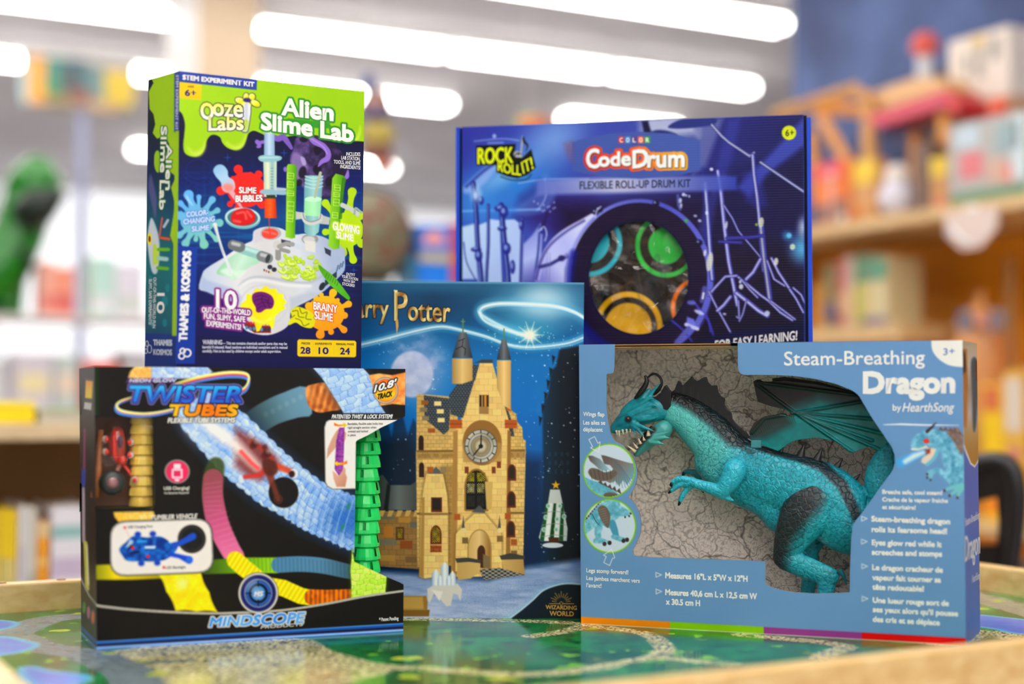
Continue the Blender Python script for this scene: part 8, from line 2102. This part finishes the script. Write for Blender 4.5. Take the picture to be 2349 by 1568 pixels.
# dinosaur: a green plastic toy, neck and head leaning to the right
dv_ = vF + .16
def dpx(x, y, v=dv_): return at_v(x, y, v)
dm = 4.75 / FPX
dn_ = thing('toy_dinosaur', 'bright green toy dinosaur with a dark mouth, standing on the pale display shelf', 'toy dinosaur', tuple(dpx(20, 690) * (1, 1, 0) + np.array([0, 0, zrow[3]])))
zb0 = zrow[3]
DG = M((8, 112, 12), .3, .5); DGd = M((4, 26, 6), .35, .4)
P_ = cr(np.array([np.append(dpx(-50, 650), 84 * dm), np.append(dpx(-5, 610), 74 * dm), np.append(dpx(36, 545), 62 * dm), np.append(dpx(62, 475), 60 * dm), np.append(dpx(78, 425), 64 * dm), np.append(dpx(86, 395), 54 * dm), np.append(dpx(92, 362), 24 * dm)]), 6, False)
m = MB(); m.tube(P_[:, :3], P_[:, 3], 18); m.build('body', DG, dn_, smooth=True)
P_ = cr(np.array([np.append(dpx(50, 500, dv_ - .08), 34 * dm), np.append(dpx(84, 476, dv_ - .11), 46 * dm), np.append(dpx(122, 455, dv_ - .11), 28 * dm), np.append(dpx(148, 448, dv_ - .1), 8 * dm)]), 6, False)
m = MB(); m.tube(P_[:, :3], P_[:, 3], 14); m.build('jaw', DGd, dn_, smooth=True)
for (x, y) in ((-35, 690), (25, 690)):
    a = dpx(x, 640); m = MB(); m.tube([a, (a[0], a[1], zb0 + .03), (a[0], a[1], zb0)], [.05, .04, .042], 12); m.build('leg', DG, dn_, smooth=True)
P_ = cr(np.array([np.append(dpx(30, 560, dv_ - .07), 12 * dm), np.append(dpx(60, 590, dv_ - .09), 10 * dm), np.append(dpx(72, 620, dv_ - .09), 6 * dm)]), 5, False)
m = MB(); m.tube(P_[:, :3], P_[:, 3], 10); m.build('arm', DGd, dn_, smooth=True)
# signpost with a picture board
vS = 6.3
a, b, za, zb_ = span_v(174, 202, 900, 250, vS)
sp = thing('sign_post', 'slim blue grey post carrying a coloured picture board, behind the green dinosaur', 'signpost', tuple(rp((a + b) / 2, vS + .02, 0)))
bpart(sp, 'post', M((150, 156, 186), .5), (a + b) / 2 - .02, (a + b) / 2 + .02, vS, vS + .04, 0.012, zb_)
m = MB(); m.lathe([(0, 0), (.2, 0), (.2, .012), (0, .012)], 20, rp((a + b) / 2, vS + .02, 0)); m.build('foot_plate', M((90, 96, 116), .5), sp)
a, b, za, zb_ = span_v(48, 312, 250, 138, vS - .03)
bd = bpart(sp, 'board', M((170, 160, 150), .5), a, b, vS - .03, vS - .001, za, zb_)
W_b, H_b = b - a, zb_ - za
for (x0, x1, y0, y1, c) in ((.0, .06, .0, .9, (170, 206, 206)), (.06, .2, .05, .98, (246, 170, 60)), (.2, .34, .25, 1.0, (70, 140, 120)), (.34, .56, .3, 1.0, (60, 96, 106)), (.56, .72, .2, .9, (110, 140, 140)), (.72, .98, .1, .85, (222, 190, 60)), (.42, .6, .1, .38, (150, 90, 70)), (.6, .9, .0, .2, (206, 170, 120)), (.2, .42, .02, .25, (150, 130, 70)), (.22, .3, .28, .5, (80, 160, 90)), (.36, .46, .4, .7, (150, 120, 110)), (.84, .98, .03, .12, (60, 120, 130))):
    bpart(bd, 'painted_panel', M(c, .5), a + W_b * x0, a + W_b * x1, vS - .034 - .001 * (x0 > .2) - .001 * (y0 < .2), vS - .0302, za + H_b * y0, za + H_b * y1)
# tall white shelf seen between the slime kit and the drum carton
vM = 3.55
m0, m1 = 1.02, 2.1
zM = EYE + (915 - 652) / FPX * 3.85
ms_ = thing('display_table', 'white display stand behind the tall dark blue carton with a blue toy on it', 'display stand', tuple(rp((m0 + m1) / 2, vM + .2, 0)))
bpart(ms_, 'top_board', M((230, 226, 222), .5), m0, m1, vM, vM + .4, zM - .03, zM)
for u in (m0 + .01, m1 - .05):
    for v in (vM + .01, vM + .35): bpart(ms_, 'leg', M((226, 222, 220), .5), u, u + .04, v, v + .04, 0, zM - .03)
kM = 3.9 / FPX
p = at_v(845, 600, vM + .16); gz = zM + .145
gl_ = thing('speckled_ball', 'large dark speckled ball with a green rim on the display stand beside the slime kit', 'ball', (p[0], p[1], zM))
m = MB(); m.ball((p[0], p[1], zM + .145), .118, 24, 16); m.build('ball', noisy('speckled', (120, 50, 40), (110, 130, 100), 40), gl_, smooth=True)
m = MB(); tt = np.linspace(0, 2 * math.pi, 40); m.tube(np.array([p + 0 * TU]) * 0 + np.array([np.array((p[0], p[1], zM + .145)) + .122 * (math.cos(t) * TU + math.sin(t) * np.array([0, 0, 1.0])) for t in tt]), .010, 8, cap=False); m.build('rim', M((26, 46, 26), .5), gl_, smooth=True)
m = MB(); m.lathe([(0, zM), (.07, zM), (.05, zM + .03), (0, zM + .03)], 20, (p[0], p[1], 0)); m.build('stand', M((60, 50, 40), .5), gl_)
a, b, za, zb_ = span_v(962, 1034, 640, 515, vM + .1)
bb = thing('toy_package', 'tall blue toy box with a pink arch picture, standing beyond the blue drum carton', 'toy package', tuple(rp((a + b) / 2, vM + .14, zM)))
bpart(bb, 'body', M((20, 120, 222), .4), a, b, vM + .1, vM + .18, zM, zb_)
m = MB(); c_ = at_v(996, 560, vM + .0985); q = [c_ + .036 * (math.cos(t) * TU + math.sin(t) * np.array([0, 0, 1.0])) for t in np.linspace(0, math.pi, 16)]; m.prism(q, TV * .002); m.build('arch_picture', M((240, 160, 150), .5), bb)
H_ = zb_ - zM; bpart(bb, 'band', M((196, 176, 110), .5), a - .001, b + .001, vM + .0975, vM + .1005, zM + H_ * .42, zM + H_ * .56)
a, b, za, zb_ = span_v(1036, 1075, 640, 512, vM + .14)
m = MB(); blk(m, a, b, vM + .14, vM + .2, zM, zb_); one('toy_package', 'red toy box half hidden by the left edge of the blue drum carton', 'toy package', m, M((206, 60, 70), .5))
a, b, za, zb_ = span_v(935, 960, 640, 590, vM + .12)
m = MB(); blk(m, a, b, vM + .12, vM + .2, zM, zb_); one('toy_package', 'small teal toy box between the speckled ball and the blue toy box', 'toy package', m, M((60, 120, 150), .5))
# hanging doll and lantern
vH = 4.3
hd = thing('hanging_doll', 'dark patchwork hanging doll in brown and yellow beyond the right edge of the slime kit', 'doll', tuple(at_v(862, 400, vH)))
hk = 4.6 / FPX
for nm, (x, y, rx, rz), c in (('hat', (846, 192, 16, 28), (80, 86, 130)), ('head', (862, 238, 36, 32), (150, 112, 100)), ('collar', (864, 262, 40, 18), (90, 84, 124)), ('body', (866, 310, 40, 36), (170, 150, 70)), ('skirt', (864, 348, 38, 24), (120, 76, 66)), ('foot', (878, 374, 22, 20), (216, 130, 110))):
    m = MB(); m.ball(at_v(x, y, vH), (rx * hk, rx * hk * .7, rz * hk), 16, 10); m.build(nm, M(c, .7), hd, smooth=True)
q = at_v(846, 180, vH); m = MB(); m.tube([q, (q[0], q[1], CEIL)], .002, 6); m.build('cord', M((220, 216, 210), .6), hd)
gln = thing('hanging_lantern', 'green and orange hanging lantern just above the blue drum carton', 'lantern', tuple(at_v(1215, 300, 4.6)))
q = at_v(1215, 290, 4.6); m = MB(); m.ball(q, (.058, .058, .045), 18, 10); m.build('shade', M((90, 176, 90), .5), gln, smooth=True)
m = MB(); m.lathe([(0, -.03), (.045, -.03), (.06, .012), (.059, .02), (0, .02)], 20, q - TV * .03); m.build('band', M((240, 130, 80), .5), gln, smooth=True)
m = MB(); m.tube([q + np.array([0, 0, .04]), (q[0], q[1], CEIL)], .002, 6); m.build('cord', M((220, 216, 210), .6), gln)

# ---- the wall shelving on the right
uR = 2.985
zR = EYE + (915 - 545) / FPX * float(at_u(1865, 545, uR)[1]) + .036
v0_, v1_ = 1.95, 4.15
rs_ = thing('wall_shelf', 'long tan wooden wall shelving with a yellow back, right of the table', 'shelf', tuple(rp(uR + .2, (v0_ + v1_) / 2, 0)))
TAN_W = wood_mat('tan_shelf', (196, 160, 108), (220, 186, 134), 4, (10, 1, 10), .45)
bpart(rs_, 'top_shelf', TAN_W, uR, uR + .44, v0_, v1_, zR - .036, zR)
bpart(rs_, 'back_panel', M((250, 164, 0), .55), uR + .42, uR + .44, v0_, v1_, .05, zR - .037)
zl_ = EYE + (915 - 748) / FPX * float(at_u(1950, 748, uR + .04)[1])
vm_ = uvz(at_u(2065, 748, uR + .04))[1]
bpart(rs_, 'middle_shelf', TAN_W, uR + .04, uR + .42, vm_, v1_, zl_ - .05, zl_)
bpart(rs_, 'lower_shelf', TAN_W, uR - .02, uR + .42, v0_, v1_, EYE - .36, EYE - .325)
bpart(rs_, 'base_panel', M((206, 140, 30), .6), uR + .02, uR + .42, v0_, v1_, 0, .08)
for v in (v0_, v1_ - .03): bpart(rs_, 'side_panel', TAN_W, uR + .01, uR + .42, v, v + .03, 0, zR - .037)
# books on the middle shelf, spines towards -u
def bookR(v0, v1, z0, z1_, c, mk, label):
    t = thing('book', label, 'book', tuple(rp(uR + .16, (v0 + v1) / 2, z0)), 'books on the tan wall shelf')
    bpart(t, 'cover', M(c, .5), uR + .06, uR + .2, v0, v1, z0, z1_)
    for (a, b, cc_) in mk: bpart(t, 'spine_panel', M(cc_, .5), uR + .058, uR + .061, v0 + .001, v1 - .001, z0 + (z1_ - z0) * a, z0 + (z1_ - z0) * b)
for (x0, x1, y0, c, mk, lb) in ((1866, 1888, 650, (200, 130, 30), (), 'ochre book at the far end beside the drum carton'), (1889, 1918, 606, (120, 110, 60), ((.1, .4, (70, 76, 110)),), 'olive book with a dark foot'), (1919, 1936, 600, (176, 76, 70), ((.2, .5, (206, 150, 110)),), 'dull red book'), (1937, 1960, 588, (196, 160, 150), ((.1, .55, (216, 180, 140)),), 'pinkish book with a beige panel'), (1961, 1976, 586, (176, 176, 40), ((.6, 1, (70, 140, 90)),), 'lime book with a green top'), (1977, 2003, 584, (206, 186, 130), ((.62, 1, (100, 140, 116)), (0, .12, (96, 90, 130))), 'beige book with a grey green top'), (2004, 2034, 588, (210, 196, 150), ((.66, .98, (80, 150, 120)), (0, .12, (110, 96, 140))), 'wide cream book with a green top, nearest the shelf end')):
    va, vb, z0, z1_ = span_u(x0, x1, 725, y0, uR + .06)
    bookR(va + .0005, vb - .0005, zl_, z1_, c, mk, lb + ', under the wall shelf')
# price pocket on the shelf edge
va, vb, z0, z1_ = span_u(2168, 2288, 560, 480, uR - .01)
pk = thing('price_pocket', 'clear white price pocket hanging from the edge of the tan wall shelf', 'price holder', tuple(at_u(2228, 560, uR - .01)))
m = MB(); vc_, w_ = (va + vb) / 2, (vb - va) / 2
poly = [rp(uR - .012, vc_ + w_ * a, z0 + (z1_ - z0) * b) for a, b in ((-1, 1), (1, 1), (.95, .35), (.35, -.12), (-.35, -.12), (-.95, .35))]
m.prism(poly, TU * .01); m.build('pocket', M((226, 206, 196), .25, .6), pk)
m = MB(); poly = [rp(uR - .0135, vc_ + w_ * a, z0 + (z1_ - z0) * b) for a, b in ((.9, .75), (.1, .05), (-.2, .0), (.6, .3))]; m.prism(poly, TU * .001); m.build('paper_slip', M((250, 248, 250), .3), pk)
bpart(pk, 'clip', M((236, 232, 230), .3), uR - .012, uR - .0005, vc_ - .02, vc_ + .02, z1_ - .001, z1_ + .012)
# wooden play house with a red roof on the shelf
OW = M((222, 150, 66), .45); OW2 = M((214, 160, 96), .45)
ph = thing('wooden_play_house', 'orange wooden toy house frame with a red roof on the tan wall shelf', 'toy house', tuple(rp(uR + .15, 3.3, zR)))
def beam(p0, p1, w, name, mat, root, u):
    a, b = at_u(*p0, u), at_u(*p1, u); m = MB(); m.tube([a, b], w, 4); return m.build(name, mat, root)
um = uR + .17
beam((1775, 268), (1965, 205), .024, 'top_beam', OW2, ph, um); beam((1955, 205), (2000, 232), .02, 'top_beam', OW2, ph, um)
beam((1880, 262), (2000, 470), .022, 'brace', OW, ph, um); beam((1860, 300), (1880, 470), .02, 'brace', OW, ph, um); beam((1880, 250), (1990, 255), .02, 'brace', OW, ph, um)
beam((1995, 240), (1998, 490), .026, 'post', OW2, ph, um); beam((2168, 262), (2166, 480), .022, 'post', OW, ph, um); beam((2098, 300), (2100, 480), .018, 'post', OW, ph, um + .06)
beam((1870, 452), (2170, 415), .02, 'floor_beam', OW, ph, um)
q = [at_u(x, y, um - .03) for x, y in ((1985, 268), (2170, 205), (2200, 232), (2010, 292))]; m = MB(); m.prism(q, TU * .12); m.build('roof', M((206, 56, 84), .35), ph)
q = [at_u(x, y, um - .032) for x, y in ((2170, 205), (2200, 232), (2196, 262), (2176, 262))]; m = MB(); m.prism(q, TU * .12); m.build('roof_end', M((206, 30, 30), .35), ph)
q = [at_u(x, y, um + .02) for x, y in ((1990, 215), (2100, 178), (2160, 178), (2166, 205), (1985, 262))]; m = MB(); m.prism(q, TU * .1); m.build('roof_board', M((222, 176, 120), .45), ph)
for (x0, x1, y0, y1, c) in ((2030, 2080, 290, 330, (90, 100, 150)), (1870, 1920, 290, 345, (100, 110, 150))):
    va, vb, z0, z1_ = span_u(x0, x1, y1, y0, um + .04); bpart(ph, 'window_panel', M(c, .5), um + .04, um + .05, va, vb, z0, z1_)
# white box with pictures standing on the house's roof board, and the ball beside it
ub = uR + .3
va, vb, z0, z1_ = span_u(2176, 2316, 262, 62, ub)
ztop_ = uvz(at_u(2200, 205, ub))[2]
wb = thing('boxed_game', 'white boxed game with grey printing and one dark end, high on the wall shelf', 'boxed game', tuple(rp(ub + .05, (va + vb) / 2, zR)))
bpart(wb, 'body', M((234, 220, 206), .45), ub, ub + .11, va, vb, ztop_ - .05, z1_ - .02)
bpart(wb, 'dark_end', M((74, 66, 62), .5), ub + .005, ub + .105, vb, vb + .06, ztop_ - .02, z1_ - .09)
H_ = z1_ - ztop_; L_ = vb - va
for (a, b, c, d, cc_) in ((.15, .3, .35, .75, (150, 146, 140)), (.4, .55, .1, .7, (166, 160, 150)), (.65, .75, .2, .6, (150, 150, 146)), (.38, .6, .68, .84, (226, 190, 100))): bpart(wb, 'printed_panel', M(cc_, .5), ub - .002, ub + .001, va + L_ * a, va + L_ * b, ztop_ + H_ * c, ztop_ + H_ * d)
bpart(wb, 'tray', M((206, 160, 124), .5), ub - .01, ub + .12, va - .01, vb + .02, ztop_ - .12, ztop_ - .05)
bpart(wb, 'foot_block', M((196, 140, 110), .5), ub, ub + .1, va + .02, vb - .02, zR, ztop_ - .12)
p = at_u(2122, 105, ub); rad = 36 * 4.1 / FPX
zz = uvz(at_u(2115, 150, ub))[2]
rb_ = thing('toy_figure', 'round red-headed toy on a pale stand, beside the white boxed game', 'toy figure', (p[0], p[1], zR))
m = MB(); m.ball(p, rad, 18, 12); m.build('head', M((226, 96, 84), .4), rb_, smooth=True)
m = MB(); m.tube([(p[0], p[1], p[2] - rad * .8), (p[0], p[1], zR)], [.026, .03], 12); m.build('stand', M((206, 206, 210), .4), rb_)
p = at_u(2290, 248, uR + .1)
m = MB(); m.ball(p, .028, 14, 10); r2_ = thing('toy_figure', 'small orange red ball toy on a peg below the white boxed game', 'toy figure', (p[0], p[1], zR)); m.build('head', M((236, 96, 70), .4), r2_, smooth=True)
m = MB(); m.tube([(p[0], p[1], p[2] - .02), (p[0], p[1], zR)], .012, 10); m.build('stand', M((180, 130, 100), .4), r2_)
# packages and toys along the shelf top
def pack(x0, x1, y0, y1, u, dep, c, label, name='toy_package', cat='toy package', win_c=None, grp='toys on the tan wall shelf'):
    va, vb, z0, z1_ = span_u(x0, x1, y1, y0, u)
    t = thing(name, label, cat, tuple(rp(u + dep / 2, (va + vb) / 2, zR)), grp); bpart(t, 'body', M(c, .4), u, u + dep, va, vb, zR, z1_)
    for (a, b, c_, d, cc_) in (win_c or ()): bpart(t, 'picture', M(cc_, .45), u - .002, u + .001, va + (vb - va) * a, va + (vb - va) * b, zR + (z1_ - zR) * c_, zR + (z1_ - zR) * d)
    return t
pack(2175, 2360, 270, 480, uR + .02, .12, (176, 172, 168), 'wide grey green toy package with pink pictures at the near end of the wall shelf', win_c=((.02, .98, .0, .14, (96, 140, 106)), (.55, .85, .3, .62, (216, 120, 126)), (.1, .4, .55, .9, (150, 172, 176)), (.02, .2, .2, .95, (206, 220, 224)), (.3, .5, .2, .5, (206, 170, 150)), (.6, .9, .68, .95, (190, 206, 216)), (.2, .3, .18, .4, (222, 130, 116))))
pack(2095, 2135, 330, 500, uR + .03, .06, (110, 82, 66), 'dark brown narrow toy package between the white plush and the grey package')
pack(2136, 2174, 360, 490, uR + .03, .06, (196, 140, 80), 'tan toy package with a yellow top next to the wide grey package', win_c=((.0, 1, .62, 1, (226, 190, 50)), (.2, .8, .0, .2, (206, 110, 80))))
pack(1958, 2008, 366, 500, uR + .03, .05, (206, 150, 90), 'yellow topped toy package under the wooden house post', win_c=((.0, 1, .6, 1, (236, 196, 50)),))
pack(1866, 1950, 372, 520, uR + .03, .06, (230, 120, 46), 'orange toy package with a red top beside the drum carton', win_c=((.2, 1, .76, 1, (226, 70, 80)), (.05, .55, .0, .4, (150, 110, 90)), (.6, .95, .05, .35, (110, 90, 90))))
pk_ = at_u(2060, 430, uR + .07)
pl = thing('plush_toy', 'white round plush toy on the tan wall shelf', 'plush toy', (pk_[0], pk_[1], zR), 'toys on the tan wall shelf')
zz = pk_[2]; r_ = 46 * 4.3 / FPX
m = MB(); m.ball((pk_[0], pk_[1], zR + r_ * 1.0), (r_, r_ * .8, r_), 18, 12); m.build('body', M((226, 222, 232), .8), pl, smooth=True)
m = MB(); m.ball((pk_[0], pk_[1], zR + r_ * 2.1), (r_ * .72, r_ * .6, r_ * .62), 16, 10); m.build('head', M((238, 226, 214), .8), pl, smooth=True)
# small blurred highlights by the shelf, stood in for by added shiny balls
for (x, y, c, lb) in ((1906, 402, (250, 206, 206), 'pale pink shiny ball added as a highlight on the orange package'), (1933, 505, (236, 226, 222), 'white shiny ball added as a highlight at the shelf edge'), (1966, 484, (246, 150, 60), 'orange shiny ball added as a highlight at the shelf edge')):
    p = at_u(x, y, uR + .02); m = MB(); m.ball((p[0], p[1], max(p[2], zR + .014)), .014, 14, 10); m.tube([(p[0], p[1], max(p[2], zR + .014)), (p[0], p[1], zR)], .004, 8); one('highlight_ball', lb, 'highlight ball', m, M(c, .1, .8, coat=.8), 'added highlight balls', smooth=True)
# things in the bay under the shelf
zlow = EYE - .325
def low(x0, x1, y0, u, dep, c, label, marks=(), cat='toy package', name='toy_package'):
    va, vb, z0, z1_ = span_u(x0, x1, 1000, y0, u)
    t = thing(name, label, cat, tuple(rp(u + dep / 2, (va + vb) / 2, zlow)), 'toys in the yellow-backed bay'); bpart(t, 'body', M(c, .4), u, u + dep, va, vb, zlow, z1_)
    for (a, b, c_, d, cc_) in marks: bpart(t, 'picture', M(cc_, .45), u - .002, u + .001, va + (vb - va) * a, va + (vb - va) * b, zlow + (z1_ - zlow) * c_, zlow + (z1_ - zlow) * d)
low(2250, 2300, 880, uR + .03, .07, (240, 196, 10), 'yellow toy package in the bay below the wall shelf', ((.1, .9, .05, .35, (236, 140, 20)), (.1, .9, .8, .98, (214, 110, 60))))
low(2302, 2349, 850, uR + .03, .07, (226, 176, 60), 'cream and yellow toy package at the near end of the bay', ((.1, .9, .6, .95, (220, 206, 190)), (.2, .8, .25, .5, (206, 130, 110)), (.1, .9, .05, .2, (240, 206, 20))))
low(2352, 2420, 840, uR + .06, .1, (206, 150, 140), 'pinkish toy package beyond the frame of the bay')
jr_p = at_u(2250, 760, uR + .2)
jr = thing('toy_jar', 'rounded clear orange toy jar with two dark blue rings, in the bay under the shelf', 'toy', (jr_p[0], jr_p[1], zlow), 'toys in the yellow-backed bay')
k4 = 3.95 / FPX; zj = jr_p[2]
m = MB(); m.lathe([(0, zlow), (58 * k4, zlow), (62 * k4, zj - 20 * k4), (54 * k4, zj + 30 * k4), (34 * k4, zj + 55 * k4), (14 * k4, zj + 72 * k4), (10 * k4, zj + 100 * k4), (0, zj + 102 * k4)], 24, (jr_p[0], jr_p[1], 0)); m.build('body', M((226, 160, 104), .25, .6), jr, smooth=True)
for dx in (-36, 36):
    c_ = at_u(2250 + dx, 735, uR + .125); m = MB(); m.tube([c_ + 20 * k4 * (math.cos(t) * TV + math.sin(t) * np.array([0, 0, 1.0])) for t in np.linspace(0, 2 * math.pi, 24)], .008, 8, cap=False); m.build('ring', M((110, 126, 150), .4), jr, smooth=True)
m = MB(); c_ = at_u(2252, 735, uR + .124); m.ball(c_, .016, 12, 8); m.build('knob', M((236, 150, 130), .4), jr, smooth=True)
m = MB(); q = at_u(2318, 700, uR + .36); m.tube([(q[0], q[1], zlow), (q[0], q[1], at_u(2318, 592, uR + .36)[2])], [.02, .016], 12); one('wooden_pole', 'tan wooden pole upright in the bay beside the toy jar', 'pole', m, M((206, 160, 96), .5), smooth=False)
# black chair right of the table
ch_u = 2.05
chp = lambda x, y, u=ch_u: at_u(x, y, u)
chd = thing('chair', 'black plastic chair with an opening in its back, right behind the dragon carton', 'chair', tuple(chp(2290, 1200) * (1, 1, 0)))
BL_ = M((16, 15, 15), .4, .5)
P_ = cr(np.array([chp(*q) for q in ((2212, 1300), (2214, 1180), (2218, 1090), (2240, 1062), (2290, 1056), (2322, 1075), (2334, 1130), (2330, 1210), (2316, 1300))]), 6, False)
m = MB(); m.tube(P_, .016, 12); m.build('back_frame', BL_, chd, smooth=True)
q = [chp(*p_) for p_ in ((2222, 1085), (2246, 1066), (2290, 1061), (2318, 1080), (2326, 1110), (2296, 1112), (2282, 1140), (2240, 1150), (2222, 1140))]; m = MB(); m.prism(q, TU * .008); m.build('backrest', BL_, chd)
q = [chp(*p_) for p_ in ((2284, 1115), (2324, 1108), (2330, 1210), (2316, 1300), (2284, 1300), (2290, 1200))]; m = MB(); m.prism(q, TU * .008); m.build('backrest', BL_, chd)
q = [chp(*p_) for p_ in ((2224, 1250), (2326, 1246), (2320, 1300), (2222, 1300))]; m = MB(); m.prism(q, TU * .008); m.build('backrest', BL_, chd)
cu, cv, cz = uvz(chp(2270, 1300))
vs_ = [uvz(chp(x, 1300))[1] for x in (2212, 2320)]
vlo, vhi = min(vs_), max(vs_)
bpart(chd, 'seat', BL_, ch_u - .02, ch_u + .34, vlo - .02, vhi + .02, cz - .03, cz)
for u in (ch_u - .015, ch_u + .305):
    for v in (vlo - .015, vhi - .015): bpart(chd, 'leg', BL_, u, u + .03, v, v + .03, 0, cz - .03)
